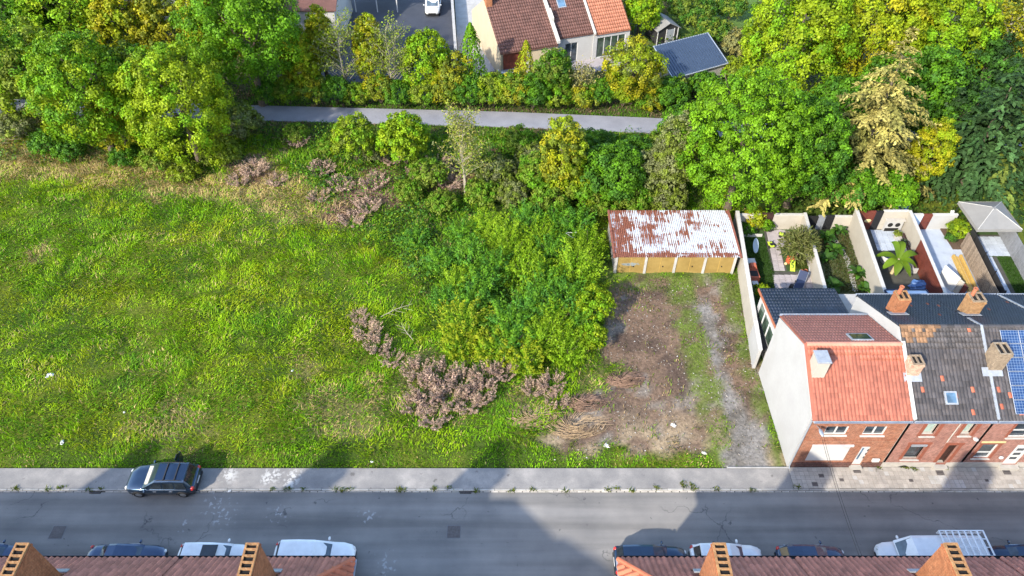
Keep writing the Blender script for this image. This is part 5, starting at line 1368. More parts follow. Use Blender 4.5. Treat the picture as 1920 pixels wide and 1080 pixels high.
# garden shed
q = G(1243, 82, 0); shd = thing('garden_shed', 'dark timber garden shed with pale grey pitched roof', 'shed', (q.x, q.y+1.2, .05), .35)
MB().extr([(-1.4,-1.2,0),(1.4,-1.2,0),(1.4,-1.2,1.8),(0,-1.2,2.5),(-1.4,-1.2,1.8)], (0,3.0,0)).build('wall', M['plastic'], shd, local=True)
for s_ in (-1, 1): MB().extr([(0,-1.45,2.56),(s_*1.62,-1.45,1.72),(s_*1.62,-1.45,1.78),(0,-1.45,2.64)], (0,3.5,0)).build('roof_slope', M['canopy'], shd, local=True)
MB().box(-.1,.8,-1.24,-1.203,.1,1.7).build('door', M['grey_metal'], shd, local=True)
for kx in (-1.38, -.2, .85, 1.36): MB().box(kx-.04,kx+.04,-1.26,-1.201,0,1.8).build('corner_trim', M['white_paint'], shd, local=True)
# white building and canopy at the back yard
wh = thing('white_outhouse', 'white rendered building with brown roof at the back yard edge', 'building', (-23.6, 84, .05))
MB().box(-26.5, -20.8, 83.2, 93, 0, 4.6).build('wall', M['white_render'], wh)
MB().extr([(-26.8, 82.9, 4.6),(-26.8, 88, 7.0),(-26.8, 93.3, 4.6),(-26.8, 93.3, 4.72),(-26.8, 88, 7.14),(-26.8, 82.9, 4.72)], (6.3,0,0)).build('roof', M['tile_brown'], wh)
window(wh, (-24.5,-23.2,1.2,2.6), Y=83.12, depth=.05)
cn = thing('yard_canopy', 'grey flat canopy with white posts over the dark back yard', 'canopy', (-18, 94, .05))
MB().box(-20.7, -14.6, 92.5, 97, 2.6, 2.75).build('roof', M['grey_metal'], cn)
for kx in (-20.3,-17.5,-14.9): MB().box(kx-.06,kx+.06,92.7,92.82,0,2.599).build('post', M['white_paint'], cn)
yw = thing('yard_wall', 'long pale wall between dark back yard and concrete yard', 'wall', (-7.2, 86, .05))
a_, b_ = G(858, 150), G(846, -20)
MB().extr([(a_.x-.12,a_.y,0),(a_.x+.12,a_.y,0),(b_.x+.12,b_.y,0),(b_.x-.12,b_.y,0)], (0,0,1.5)).build('masonry', M['concrete'], yw)
MB().extr([(a_.x-.17,a_.y,1.501),(a_.x+.17,a_.y,1.501),(b_.x+.17,b_.y,1.501),(b_.x-.17,b_.y,1.501)], (0,0,.08)).build('coping', M['pale_concrete'], yw)
rh = thing('background_house', 'brown roofed house half hidden behind the yellow trees', 'house', (-46, 92, .05))
MB().box(-52, -40, 90, 98, 0, 4.0).build('wall', M['white_render'], rh)
MB().extr([(-52.3, 89.6, 4.0),(-52.3, 94, 6.8),(-52.3, 98.4, 4.0),(-52.3, 98.4, 4.15),(-52.3, 94, 6.96),(-52.3, 89.6, 4.15)], (12.6,0,0)).build('roof', M['tile_brown'], rh)
for k in range(3): window(rh, (-50.5+k*3.6,-49.2+k*3.6,1.2,2.6), Y=89.92, depth=.05)

for o_ in (b1, b2, b3):      # these houses stand turned to the street
    piv = Vector((9.4, 80.0, 0)); rot_ = Matrix.Rotation(R(18), 4, 'Z')
    o_.location = piv + rot_ @ (o_.location - piv); o_.rotation_euler.z = R(18)
tg.location.y -= 2.0
# ------------------------------------------------------------------ trees and shrubs
def unit(v): return v/(np.linalg.norm(v, axis=1)[:, None]+1e-9)
def fib(n, zmin=-.5, jit=.25):
    i = np.arange(n)+.5; z = zmin+(1-zmin)*(1-i/n); ph = i*2.399963
    r = np.sqrt(np.maximum(0, 1-z*z))
    d = np.stack([r*np.cos(ph), r*np.sin(ph), z], 1)+rng.normal(size=(n, 3))*jit*.35
    return unit(d)
def lumps(d, k=5, amp=.2):
    c = unit(rng.normal(size=(k, 3))); w = rng.uniform(-1, 1, k)
    return 1+amp*np.tanh((np.maximum(0, d@c.T)**3*w).sum(1)*1.2)
def pal(cols, n, jit=.22):
    cols = np.array(cols); a = cols[rng.integers(0, len(cols), n)]; b = cols[rng.integers(0, len(cols), n)]
    t = rng.uniform(0, 1, (n, 1)); return (a*t+b*(1-t))*rng.uniform(1-jit, 1+jit, (n, 1))
def trunk_mesh(H, r, nl=6, spread=2.5, zf=.35, lean=(0, 0), top=.7):
    mb = MB(); pts = [(lean[0]*u*H+.06*r*math.sin(u*7), lean[1]*u*H, H*top*u) for u in (0, .12, .35, .6, .8, 1)]
    mb.tube(pts, [r*1.35, r, r*.8, r*.55, r*.35, r*.15], 8)
    for k in range(nl):
        az = k*2.4+random.uniform(-.4, .4); z0 = H*(zf+.3*k/nl); L = spread*random.uniform(.6, 1.0)
        ca, sa = math.cos(az), math.sin(az)
        p0 = Vector((lean[0]*z0, lean[1]*z0, z0))
        mb.tube([p0, p0+Vector((ca*L*.4, sa*L*.4, L*.35)), p0+Vector((ca*L*.8, sa*L*.8, L*.95)), p0+Vector((ca*L, sa*L, L*1.4))], [r*.42, r*.3, r*.17, r*.06], 6)
    return mb
def broad(Rr, H, zb, cols, leaf=.32, dens=1.0, clump=None, asp=.65, zmin=-.62, amp=.22, hole=.0):
    """leaf clumps spread over an uneven dome, leaves on the outside of each clump"""
    leaf = leaf*.87; h = (H-zb)/2; cr = clump or .125*Rr+.22
    area = 4*math.pi*((Rr*Rr*2+h*h)/3)*.8
    nc = max(14, int(area/(cr*cr*2.5)*dens)); d = fib(nc, zmin)
    l = lumps(d, 7, amp)*rng.uniform(.8, 1.04, nc)
    ctr = d*np.array([Rr, Rr, h])*(l[:, None])*.88+np.array([0, 0, zb+h])
    if hole: k = rng.random(nc) > hole; ctr, d = ctr[k], d[k]; nc = len(ctr)
    m = max(10, int(cr*cr*9.5/(leaf*leaf*asp)*.75))
    ni = nc//3; di = fib(ni, -.5); ctr = np.concatenate([ctr, di*np.array([Rr, Rr, h])*.56+np.array([0, 0, zb+h])]); d = np.concatenate([d, di]); nc += ni
    cc = pal(cols, nc, .26)
    C3 = np.repeat(ctr, m, 0); D3 = np.repeat(d, m, 0)
    e = unit(rng.normal(size=(nc*m, 3))*.85+D3*1.0+np.array([0, 0, .5]))
    sz = np.repeat(rng.uniform(.75, 1.25, nc), m)
    pos = C3+e*(cr*sz*rng.uniform(.55, 1.08, nc*m))[:, None]
    pos[:, 2] = np.maximum(pos[:, 2], .1)
    col = np.repeat(cc, m, 0)*rng.uniform(.72, 1.28, (nc*m, 1))
    return leaf_mesh('crown', pos, e, rng.uniform(.65, 1.3, nc*m)*leaf, col, asp, jit=.4)
def shoots(Rr, H, cols, n=70, leaf=.2, per=34, tip=None, up=.75):
    """upright leafy plumes springing from a low dome"""
    d = fib(n, .02, .5); L = rng.uniform(.5, .85, n)*H*.75
    base = d*np.array([Rr*.72, Rr*.72, H*.62])*rng.uniform(.55, 1, (n, 1))
    ax = unit(d*np.array([.75, .75, .3])+np.array([0, 0, up])+rng.normal(size=(n, 3))*.16)
    cc = pal(cols, n, .2)
    u = np.tile(np.linspace(0, 1, per), n); I = np.repeat(np.arange(n), per)
    a = ax[I]; rad = unit(np.cross(a, rng.normal(size=(n*per, 3))))
    th = .15*(1-u*.7)+.02
    pos = base[I]+a*(L[I]*u)[:, None]+rad*(th*rng.uniform(.5, 1.2, n*per)*(1+.5*Rr))[:, None]
    pos[:, 2] = np.maximum(pos[:, 2], .08)
    col = cc[I]*rng.uniform(.7, 1.3, (n*per, 1))
    if tip is not None: w = (u**2*.75)[:, None]; col = col*(1-w)+np.array(tip)*w*rng.uniform(.8, 1.2, (n*per, 1))
    m1 = (pos, unit(rad*.7+np.array([0, -.25, .8])), rng.uniform(.7, 1.3, n*per)*leaf*(1-.35*u), col, a*.8+rad*.5)
    nf = int(70*Rr*Rr); df = fib(nf, -.05)
    pf = df*np.array([Rr*.85, Rr*.85, H*.62])*rng.uniform(.75, 1, (nf, 1)); pf[:, 2] = np.maximum(pf[:, 2], .06)
    P_ = np.concatenate([m1[0], pf]); N_ = np.concatenate([m1[1], df]); S_ = np.concatenate([m1[2], rng.uniform(.15, .3, nf)])
    C_ = np.concatenate([m1[3], pal(cols, nf)*.85]); T_ = np.concatenate([m1[4], unit(df+np.array([0, 0, .6]))])
    return leaf_mesh('crown', P_, N_, S_, C_, .42, .1, tdir=T_, jit=.3)
def conifer(Rr, H, zb, cols, tiers=11, droop=.3, leaf=.32, up=.0, gap=.42, asp=.42, flen=1.0):
    """tiers of boughs; each bough carries leafy fingers to both sides that hang at the ends"""
    P_, T_, C_, S_ = [], [], [], []
    for k in range(tiers):
        f = k/(tiers-1); z = zb+(H-zb)*f; rr = Rr*(1-f)**.85+.3
        nb = int(6+7*(1-f)); a0 = random.uniform(0, 6.28)
        for j in range(nb):
            az = a0+6.283*j/nb+random.uniform(-.3, .3); L = rr*random.uniform(.6, 1.18); ca, sa = math.cos(az), math.sin(az); zo = random.uniform(-.35, .35)
            bc = pal(cols, 1, .22)[0]; ns = max(3, int(L/gap))
            for q in range(ns):
                u0 = .12+.88*(q+.5)/ns; fl = (.22*L*(1-u0*.6)+.35)*random.uniform(.75, 1.25)*flen
                for s in (-1, 1):
                    n = max(4, int(fl/leaf*4.2)); v = np.linspace(.05, 1, n)
                    th = random.uniform(.35, .8); dx, dy = ca*th-sa*s*(1.1-th), sa*th+ca*s*(1.1-th)
                    x0, y0 = ca*L*u0, sa*L*u0; z0 = z+zo+up*L*u0-droop*L*u0*u0*.9; dz = random.uniform(.25, .6)
                    P_.append(np.stack([x0+dx*fl*v, y0+dy*fl*v, z0+.12*fl*v-dz*fl*v*v], 1)+rng.normal(size=(n, 3))*.045)
                    T_.append(np.tile([dx, dy, -.3], (n, 1))+rng.normal(size=(n, 3))*.4)
                    C_.append(bc*random.uniform(.6, 1.4)*rng.uniform(.75, 1.25, (n, 1))); S_.append(rng.uniform(.7, 1.25, n)*leaf)
    P_ = np.concatenate(P_); P_[:, 2] = np.maximum(P_[:, 2], .1); n = len(P_)
    N_ = np.tile([0, -.15, 1.0], (n, 1))+P_*np.array([.12, .12, 0])
    return leaf_mesh('crown', P_, unit(N_), np.concatenate(S_), np.concatenate(C_), asp, .12, tdir=np.concatenate(T_), jit=.35)
def spire(Rr, H, cols, leaf=.26):
    n = int(900*Rr*H/6); u = rng.uniform(0, 1, n); az = rng.uniform(0, 6.283, n)
    r = Rr*np.minimum(1, (1-u)**.75*1.15+.05)*rng.uniform(.7, 1.08, n)*(1+.15*np.sin(az*5+u*9))
    p = np.stack([np.cos(az)*r, np.sin(az)*r, .2+u*H*.98], 1); o = np.stack([np.cos(az), np.sin(az), .25+0*az], 1)
    return leaf_mesh('crown', p, o, rng.uniform(.7, 1.3, n)*leaf, pal(cols, n, .3), .5, tdir=o*.4+np.array([0, 0, 1.0]), jit=.35)
def twig_tree(H, Rr, cols, nb=26, nl=900, leaf=.2, fork=2, r0=.12):
    """open crowned tree: pale stems and twigs seen through thin foliage"""
    mb = MB(); tips = []
    for s in range(fork):
        a = s*2.5+random.uniform(0, 1); top = Vector((math.cos(a)*Rr*.35*(s > 0), math.sin(a)*Rr*.35*(s > 0), H*(.97-.12*s)))
        pts = [Vector((0, 0, 0)).lerp(top, u)+Vector((random.uniform(-.12, .12), random.uniform(-.12, .12), 0))*(u > 0) for u in (0, .2, .4, .6, .8, 1)]
        mb.tube(pts, [r0, r0*.85, r0*.65, r0*.45, r0*.28, r0*.1], 7)
        for k in range(nb//fork):
            u = random.uniform(.22, .95); p0 = Vector((0, 0, 0)).lerp(top, u); az = random.uniform(0, 6.283); L = Rr*(1.15-u*.75)*random.uniform(.6, 1.1)
            p1 = p0+Vector((math.cos(az)*L*.5, math.sin(az)*L*.5, L*.55)); p2 = p0+Vector((math.cos(az)*L, math.sin(az)*L, L*.95))
            mb.tube([p0, p1, p2], [r0*.36, r0*.22, r0*.07], 5)
            for q in range(3):
                w = p1.lerp(p2, random.random()); dv = Vector((random.uniform(-1, 1), random.uniform(-1, 1), random.uniform(0, 1)))*L*.3
                mb.tube([w, w+dv], [r0*.12, r0*.04], 4); tips.append(w+dv*.7)
            tips += [p1, p2]
    t = np.array([tuple(x) for x in tips]); I = rng.integers(0, len(t), nl)
    pos = t[I]+rng.normal(size=(nl, 3))*.32
    return mb, leaf_mesh('crown', pos, unit(rng.normal(size=(nl, 3))+np.array([0, 0, .8])), rng.uniform(.6, 1.3, nl)*leaf, pal(cols, nl, .25), .6)

G1, G2, G3 = (.075, .180, .008), (.120, .245, .008), (.042, .115, .012)
YG, GO, OL = (.180, .250, .008), (.245, .235, .009), (.130, .175, .020)
DK, BG = (.018, .044, .012), (.034, .074, .022)
TN, TN2 = (.290, .255, .075), (.215, .200, .060)
GY = (.140, .155, .065)
def plant(name, label, px, py, cat='tree', group=None, z=.08, H=0.0):
    g = G(px, py); g.x *= (g.y+CAM_H-H*.5)/(g.y+CAM_H)      # px is where the middle of the crown shows
    return thing(name, label, cat, (g.x, g.y, z), random.uniform(0, 6.28), group)
def tree(px, py, H, Rr, cols, label, zb=None, leaf=.32, name='tree', mat='leaf', group=None, tr=None, **k):
    t = plant(name, label, px, py, 'tree', group, H=H); zb = .35*zb if zb else zb
    trunk_mesh(H, tr or (.05+.022*H), 7, Rr*.55).build('trunk', M['bark'], t, local=True)
    link('crown', broad(Rr, H, H*.12 if zb is None else zb, cols, leaf, **k), M[mat], t, local=True)
    return t
def bush(px, py, H, Rr, cols, label, leaf=.22, group=None, name='shrub', **k):
    t = plant(name, label, px, py, 'shrub', group, H=H)
    mb = MB()
    for q in range(5):
        a = q*1.26; mb.tube([(0, 0, 0), (math.cos(a)*Rr*.3, math.sin(a)*Rr*.3, H*.35), (math.cos(a)*Rr*.55, math.sin(a)*Rr*.55, H*.7)], [.045, .03, .012], 5)
    mb.build('stems', M['bark'], t, local=True)
    link('crown', broad(Rr, H, .05, cols, leaf, zmin=-.15, **k), M['leaf'], t, local=True)
    return t

# --- left group
tree(165, 290, 13.0, 5.0, [G1, G2, YG], 'great round green tree at the left end of the meadow edge', zb=1.0, leaf=.28)
tree(338, 303, 12.3, 4.6, [G2, YG, YG], 'round yellow green tree growing beside the great green tree', zb=.9, leaf=.27)
tree(218, 288, 7.6, 2.4, [GO, YG], 'small golden tree squeezed between two big round trees', zb=.6, leaf=.26)
tree(262, 262, 10.5, 3.2, [G1, OL], 'grey green tree behind the gap of two round trees', zb=1.0, leaf=.3)
tree(60, 222, 9.5, 4.6, [OL, YG, G1], 'olive green tree behind the great round tree', zb=1.0, leaf=.32)
tree(-35, 205, 9.0, 4.8, [G1, OL], 'dark olive tree by the far end of the cycle path', zb=1.0, leaf=.34)
tree(462, 198, 14.6, 5.7, [G1, G2, G1], 'tall rich green tree over the start of the cycle path', zb=1.6, leaf=.3)
tree(395, 165, 12.0, 2.9, [GO, YG], 'golden tree leaning against the tall rich green tree', zb=1.5, leaf=.3)
tree(120, 105, 9.5, 5.2, [YG, G2], 'light green tree behind the olive tree', zb=1.0, leaf=.4)
tree(235, 112, 9.5, 4.6, [GO, YG], 'broad golden tree before the brown roofed house', zb=1.2, leaf=.38)
tree(305, 118, 8.0, 3.4, [GO, OL], 'thin golden tree next to the broad golden tree', zb=1.2, leaf=.36, hole=.3)
tree(20, 95, 10.0, 6.0, [G3, G1], 'dark green tree in the far corner behind the light green tree', zb=1.0, leaf=.42)
tree(75, 45, 10.0, 5.0, [YG, OL], 'hazy yellow tree in front of the background house', zb=1.0, leaf=.42)
tree(450, 95, 11.0, 4.5, [G3, OL], 'dark tree behind the tall rich green tree', zb=1.0, leaf=.4)
for (x, y, H, r, c) in ((90,292,2.4,1.7,[G3,G1]),(235,312,1.8,1.5,[G3,G1]),(300,318,2.2,1.8,[G1,OL]),(345,338,1.4,1.3,[OL,YG]),(415,312,2.8,1.9,[OL,YG]),(448,268,4.6,2.4,[GY,OL]),(30,262,3.0,2.0,[GY,OL]),(130,300,1.8,1.5,[G3,G1])):
    bush(x, y, H, r, c, 'low scrubby bush at the foot of the round trees by the meadow', group='bushes under the round trees')
# --- north side of the cycle path
t = plant('slender_tree', 'golden slender tree at the edge of the path hedge', 565, 188, H=8); trunk_mesh(8, .14, 5, 1.2).build('trunk', M['bark'], t, local=True); link('crown', broad(2.1, 8.6, .4, [GO, YG], .26), M['leaf'], t, local=True)
tree(603, 165, 9.6, 1.6, [GO, YG], 'golden spindly tree before the white outhouse', zb=1.0, leaf=.26, clump=.5)
def twigs(px, py, H, r, cols, label, **k):
    t = plant('open_tree', label, px, py, H=H); mb, cr = twig_tree(H, r, cols, **k)
    mb.build('trunk', M['pale_bark'], t, local=True); link('crown', cr, M['leaf'], t, local=True); return t
twigs(638, 182, 9.0, 3.3, [GY, YG], 'bare branched tree with several white stems beside the path hedge', nb=54, nl=2300, leaf=.22, fork=3, r0=.09)
twigs(730, 186, 8.6, 2.9, [YG, GY], 'pale stemmed tree with thin yellow foliage at the dark yard', nb=54, nl=3000, leaf=.22, fork=2, r0=.08)
tree(692, 172, 9.0, 1.7, [YG, GO], 'tall yellow feathery tree between two pale stemmed trees', zb=.6, leaf=.24, clump=.45)
tree(798, 178, 7.6, 3.0, [G2, YG], 'bright green round tree in front of the white parked van', zb=.5, leaf=.3)
tree(845, 188, 5.2, 2.4, [GO, OL], 'olive gold bushy tree right of the bright green tree', zb=.4, leaf=.26)
t = plant('cypress', 'narrow bright green tree beside the cream gable wall', 884, 176, H=8); trunk_mesh(7, .12, 3, .6).build('trunk', M['bark'], t, local=True); link('crown', spire(1.75, 8.0, [G2, G1], .3), M['leaf'], t, local=True)
t = plant('cypress', 'small golden cypress in front of the red brown garage door', 985, 168); trunk_mesh(5, .1, 3, .5).build('trunk', M['bark'], t, local=True); link('crown', spire(1.35, 5.6, [YG, GO], .26), M['leaf'], t, local=True)
tree(1038, 192, 6.6, 2.1, [G3, G1, OL], 'dark green upright tree before the white house', zb=.4, leaf=.26)
twigs(1090, 192, 4.4, 2.0, [TN, GY], 'dry tan bush with arching stems under the white house window', nb=40, nl=1500, leaf=.22, fork=4, r0=.07)
tree(1190, 195, 7.4, 3.5, [YG, GO, OL], 'yellow weeping tree left of the blue metal roof', zb=.4, leaf=.26, hole=.15)
tree(1200, 72, 6.4, 2.6, [YG, G2], 'yellow green tree between orange roof and garden shed', zb=.6, leaf=.34)
hx = [505, 540, 590, 628, 672, 712, 752, 795, 838, 880, 925, 962, 1000, 1045, 1090, 1130, 1170, 1215, 1252]
for i, x in enumerate(hx):
    kind = i % 3
    bush(x, 196+0.012*(x-500)+random.uniform(-4, 4), random.uniform(2.2, 3.8), random.uniform(1.6, 2.2), [[G3, G1], [G1, OL, YG], [OL, GO, G1]][kind],
         ('dark green hedge bush along the far verge of the cycle path', 'mid green hedge bush along the far verge of the cycle path', 'yellowing hedge bush along the far verge of the cycle path')[kind], group=('dark hedge bushes by the path', 'mid green hedge bushes by the path', 'yellowing hedge bushes by the path')[kind])
# --- south side of the cycle path
bush(664, 306, 5.0, 2.2, [YG, G2, OL], 'yellow green rounded bush south of the cycle path', .26)
bush(757, 310, 5.4, 2.6, [YG, G2], 'larger yellow green dome bush south of the cycle path', .27)
twigs(868, 372, 9.2, 2.3, [TN, YG, GY], 'slim birch with long white trunk south of the cycle path', nb=50, nl=3000, leaf=.2, fork=2, r0=.085)
tree(1055, 372, 8.6, 2.1, [YG, GO, OL], 'tall yellow green tree south of the cycle path beside dark scrub', zb=.3, leaf=.26)
bush(1008, 365, 4.4, 2.0, [OL, G1], 'olive bush leaning on the tall yellow green tree', .24)
bush(1150, 382, 6.0, 3.2, [G3, G1], 'broad dark green bush behind the garages', .26)
bush(1100, 388, 3.8, 2.0, [OL, G1, YG], 'mixed green bush between yellow tree and garage roof', .24)
tree(1262, 380, 9.0, 1.9, [GY, OL], 'grey green slim tree beside the huge dome tree', zb=.4, leaf=.24)
bush(1215, 375, 5.0, 1.9, [OL, GY], 'grey olive bush behind the rusty garage roof', .24)
band = []
for i, (x, y, H, r, c, lb) in enumerate(((930,352,3.0,1.9,[OL,GY],0),(975,300,3.2,2.0,[G1,OL],1),(1120,330,4.4,2.4,[G3,G1],2),(805,345,2.2,1.8,[G1,OL],1))):
    band.append(bush(x, y, H, r, c, ('grey olive scrub bush in the band below the cycle path','mid green scrub bush in the band below the cycle path','dark scrub bush in the band below the cycle path')[lb], .24, ('olive scrub bushes below the path','mid green scrub bushes below the path','dark scrub bushes below the path')[lb]))
for i, (x, y, k, sc) in enumerate(((895,330,1,.8),(905,385,3,.9),(960,385,0,.8),(1000,330,0,.9),(1030,395,3,1.0),(1085,350,2,.85),(1190,340,2,1.0),(1190,395,1,.9),(1235,335,0,1.2),(1130,300,1,.8),(1180,312,2,.7),(1235,305,1,.9),(1280,300,2,1.1),(1085,305,3,.8),(830,395,3,.8),(770,375,3,.7),(1245,398,0,.9),(1130,400,3,.9),(620,290,1,.6),(705,305,0,.6),(560,265,3,.7))):
    g = G(x, y); copy_tree(band[k], (g.x, g.y, .08), random.uniform(0, 6.28), (sc, sc, sc*random.uniform(.85, 1.15)))

# --- right group
tree(1395, 392, 13.8, 5.7, [G2, G1, G2], 'huge dense green dome tree behind the gardens', zb=.6, leaf=.25, clump=.62, amp=.1)
tree(1508, 388, 11.4, 4.0, [G1, G3], 'darker green dome tree against the huge dense dome', zb=.5, leaf=.25, clump=.6, amp=.12)
t = plant('cedar', 'tall straw coloured cedar with layered drooping boughs', 1645, 352, H=15); trunk_mesh(14, .3, 2, 1, top=.95).build('trunk', M['bark'], t, local=True); link('crown', conifer(6.0, 15.2, 2.4, [TN, TN, TN2, (.2,.2,.05)], 12, .22, .36, .08, .33, .45), M['needle'], t, local=True)
tree(1745, 352, 7.6, 2.1, [GO, YG], 'golden small tree at the foot of the straw coloured cedar', zb=.4, leaf=.22)
bush(1600, 396, 4.6, 2.6, [G1, G3], 'low green bush behind the vegetable garden', .26); bush(1672, 398, 4.0, 2.2, [G1, G2], 'low bright bush behind the brown garden gate', .26)
t = plant('spruce', 'dark blue green spruce behind the gazebo', 1850, 352, H=12); trunk_mesh(11, .28, 2, 1, top=.95).build('trunk', M['bark'], t, local=True); link('crown', conifer(5.2, 12.6, .6, [BG, DK, BG], 11, .34, .5, .05, .6, .55, 1.2), M['needle'], t, local=True)
t = plant('spruce', 'dark spruce with yellowish boughs next to the dark one', 1925, 345, H=13); trunk_mesh(12, .28, 2, 1, top=.95).build('trunk', M['bark'], t, local=True); link('crown', conifer(5.4, 13.4, .6, [BG, (.09,.12,.02), DK], 11, .34, .5, .05, .6, .55, 1.2), M['needle'], t, local=True)
tree(1490, 205, 13.6, 5.6, [YG, YG, G2], 'bright yellow leaved tree behind the dome tree', zb=2.0, leaf=.33)
tree(1628, 185, 15.0, 6.2, [YG, GO, YG], 'largest bright yellow tree behind the straw coloured cedar', zb=2.0, leaf=.34)
tree(1760, 190, 13.6, 5.0, [YG, G2], 'yellow green tree right of the largest yellow tree', zb=2.0, leaf=.33)
tree(1565, 300, 9.0, 3.6, [G1, G3], 'shaded green tree between dome tree and straw coloured cedar', zb=.5, leaf=.3)
tree(1660, 262, 9.0, 3.6, [G3, G1], 'deep green tree hidden behind the straw coloured cedar', zb=.5, leaf=.32)
tree(1800, 290, 8.0, 3.2, [DK, G3], 'dark thin tree closing the gap before the spruces', zb=.5, leaf=.3)
tree(1725, 268, 10.5, 3.6, [G1, G3], 'green tree in shade between cedar and yellow trees', zb=.8, leaf=.32)
tree(1838, 225, 9.5, 3.6, [DK, G3], 'dark shaded tree between yellow tree and spruces', zb=.8, leaf=.34)
twigs(1895, 190, 12.0, 4.5, [GO, OL, GO], 'thin brown gold tree with slanting stems behind the spruces', nb=60, nl=5200, leaf=.34, fork=3, r0=.17)
tree(1930, 130, 10.0, 5.0, [DK, OL], 'dark tree filling the corner behind the gold tree', zb=.8, leaf=.4)
for (x, y, H, r, c, lb) in ((1340,85,3.0,2.4,[OL,G3],'grey green bush behind the blue metal roof'),(1300,50,3.5,2.8,[G3,OL],'dark bush on the back lawn by the shed'),(1385,98,2.6,1.8,[GY,TN2],'dry looking bush on the back lawn slope'),(1290,128,2.6,1.6,[GY,OL],'small olive bush below the blue metal roof'),
        (1262,186,2.4,1.9,[G1,OL],'green bush hiding the wall of the blue roofed outbuilding'),(1318,178,2.4,1.9,[G3,G1],'dark bush at the corner of the blue roofed outbuilding'),(1372,150,2.4,1.9,[OL,YG],'yellowish bush at the far corner of the outbuilding'),(1385,112,3.0,2.0,[GY,TN2],'straw tinted bush between blue roof and yellow tree'),(1265,12,3.5,3.0,[G3,G1],'dark bush behind the garden shed'),(1370,40,3.2,2.2,[G3,OL],'long dark bush bordering the bright back lawn')):
    bush(x, y, H, r, c, lb, .28)
P('back_lawn_green', (0.06, 0.115, 0.012), 0.95, 0.2, 1.5)
sheet('back_lawn', [(1210,70),(1420,70),(1420,-40),(1330,-40)], .098, M['back_lawn_green'])

# --- scrub in the middle of the wasteland
scrub = [(885,500,2.7,1.5,0),(948,462,2.9,1.6,1),(990,430,2.6,1.5,0),(1045,432,2.4,1.5,0),(905,560,2.9,1.7,0),(990,532,3.3,1.8,1),(1080,530,3.8,2.0,1),(1062,585,3.0,1.8,0),(872,625,3.2,1.9,2),(950,620,2.9,1.8,0),
         (1015,650,2.7,1.6,1),(925,668,2.4,1.5,2),(985,688,2.3,1.4,2),(1062,668,2.6,1.5,1),(1112,600,2.8,1.5,3),(1108,650,2.0,1.1,3),(825,505,2.2,1.4,0),(930,520,2.6,1.5,0),(1035,490,2.8,1.6,0),(835,575,2.0,1.2,0),(960,490,2.8,1.6,1),(1020,560,3.0,1.7,0),(890,590,2.8,1.6,0),(960,650,2.7,1.6,0),(1040,620,2.8,1.6,1),(1100,480,2.8,1.6,1),(1080,440,2.6,1.6,0),(915,440,2.2,1.5,1),(860,545,2.3,1.4,1),(1000,600,2.9,1.7,0),(860,660,2.1,1.3,2),(1010,460,2.6,1.5,1),(1085,620,2.6,1.5,0),(780,460,1.6,1.3,0),(870,450,1.9,1.4,0)]
sc_l = ['dark green plumed shrub in the wasteland thicket', 'yellow green plumed shrub in the wasteland thicket', 'green shrub with yellow tipped plumes at the thicket front', 'fresh bright green shrub at the thicket edge by the dirt']
protos = {}
for (x, y, H, r, k) in scrub:
    g = G(x, y)
    if k in protos and len(protos[k]) >= 2:
        src, h0, r0 = random.choice(protos[k])
        copy_tree(src, (g.x, g.y, .08), random.uniform(0, 6.28), (r/r0, r/r0, H/h0))
        continue
    t = plant('plumed_shrub', sc_l[k], x, y, 'shrub', ('dark thicket shrubs', 'yellow green thicket shrubs', 'yellow tipped thicket shrubs', 'bright edge shrubs')[k])
    mb = MB()
    for q in range(7):
        a = q*.9; mb.tube([(0, 0, 0), (math.cos(a)*r*.3, math.sin(a)*r*.3, H*.35), (math.cos(a)*r*.6, math.sin(a)*r*.6, H*.7)], [.04, .028, .012], 5)
    mb.build('stems', M['bark'], t, local=True)
    cols = [[(.085,.215,.012), (.105,.23,.010), (.06,.175,.022)], [(.15,.28,.01), G2, G2], [G1, G2, G2], [G2, YG]][k]
    if k == 3: me = broad(r, H, .05, cols, .2, zmin=-.1)
    else: me = shoots(r, H, cols, int(50*r), .23, 48, tip=[None, (.21,.30,.010), (.30,.29,.012)][k] if k else None)
    link('crown', me, M['leaf'], t, local=True)
    protos.setdefault(k, []).append((t, H, r))

# --- dead weeds: brown branching stalks with seed heads
def dead_mesh(H, r, n=60, per=20):
    mb = MB()
    P_, T_, C_ = [], [], []
    for k in range(n):
        a = random.uniform(0, 6.283); q = math.sqrt(random.random())*r*.75; x, y = math.cos(a)*q, math.sin(a)*q
        tip = Vector((x+math.cos(a)*r*.35, y+math.sin(a)*r*.35, H*random.uniform(.55, 1)))
        mb.tube([(x*.7, y*.7, 0), tip], [.012, .006], 3, cap=False)
        for j in range(per):
            u = .35+.65*j/per; p = Vector((x*.7, y*.7, 0)).lerp(tip, u)
            d = Vector((random.gauss(0, 1), random.gauss(0, 1), random.uniform(.2, 1.2))).normalized()
            P_.append(p+d*.09); T_.append(d); C_.append(k)
    base = pal([(.33,.23,.18), (.24,.16,.13), (.40,.29,.20)], n, .2)
    P_, T_ = np.array([tuple(p) for p in P_]), np.array([tuple(p) for p in T_])
    return mb, leaf_mesh('seed_heads', P_, unit(rng.normal(size=P_.shape)), rng.uniform(.12, .26, len(P_)), base[np.array(C_)]*rng.uniform(.75, 1.25, (len(P_), 1)), .28, .05, tdir=T_)
dw_src = []
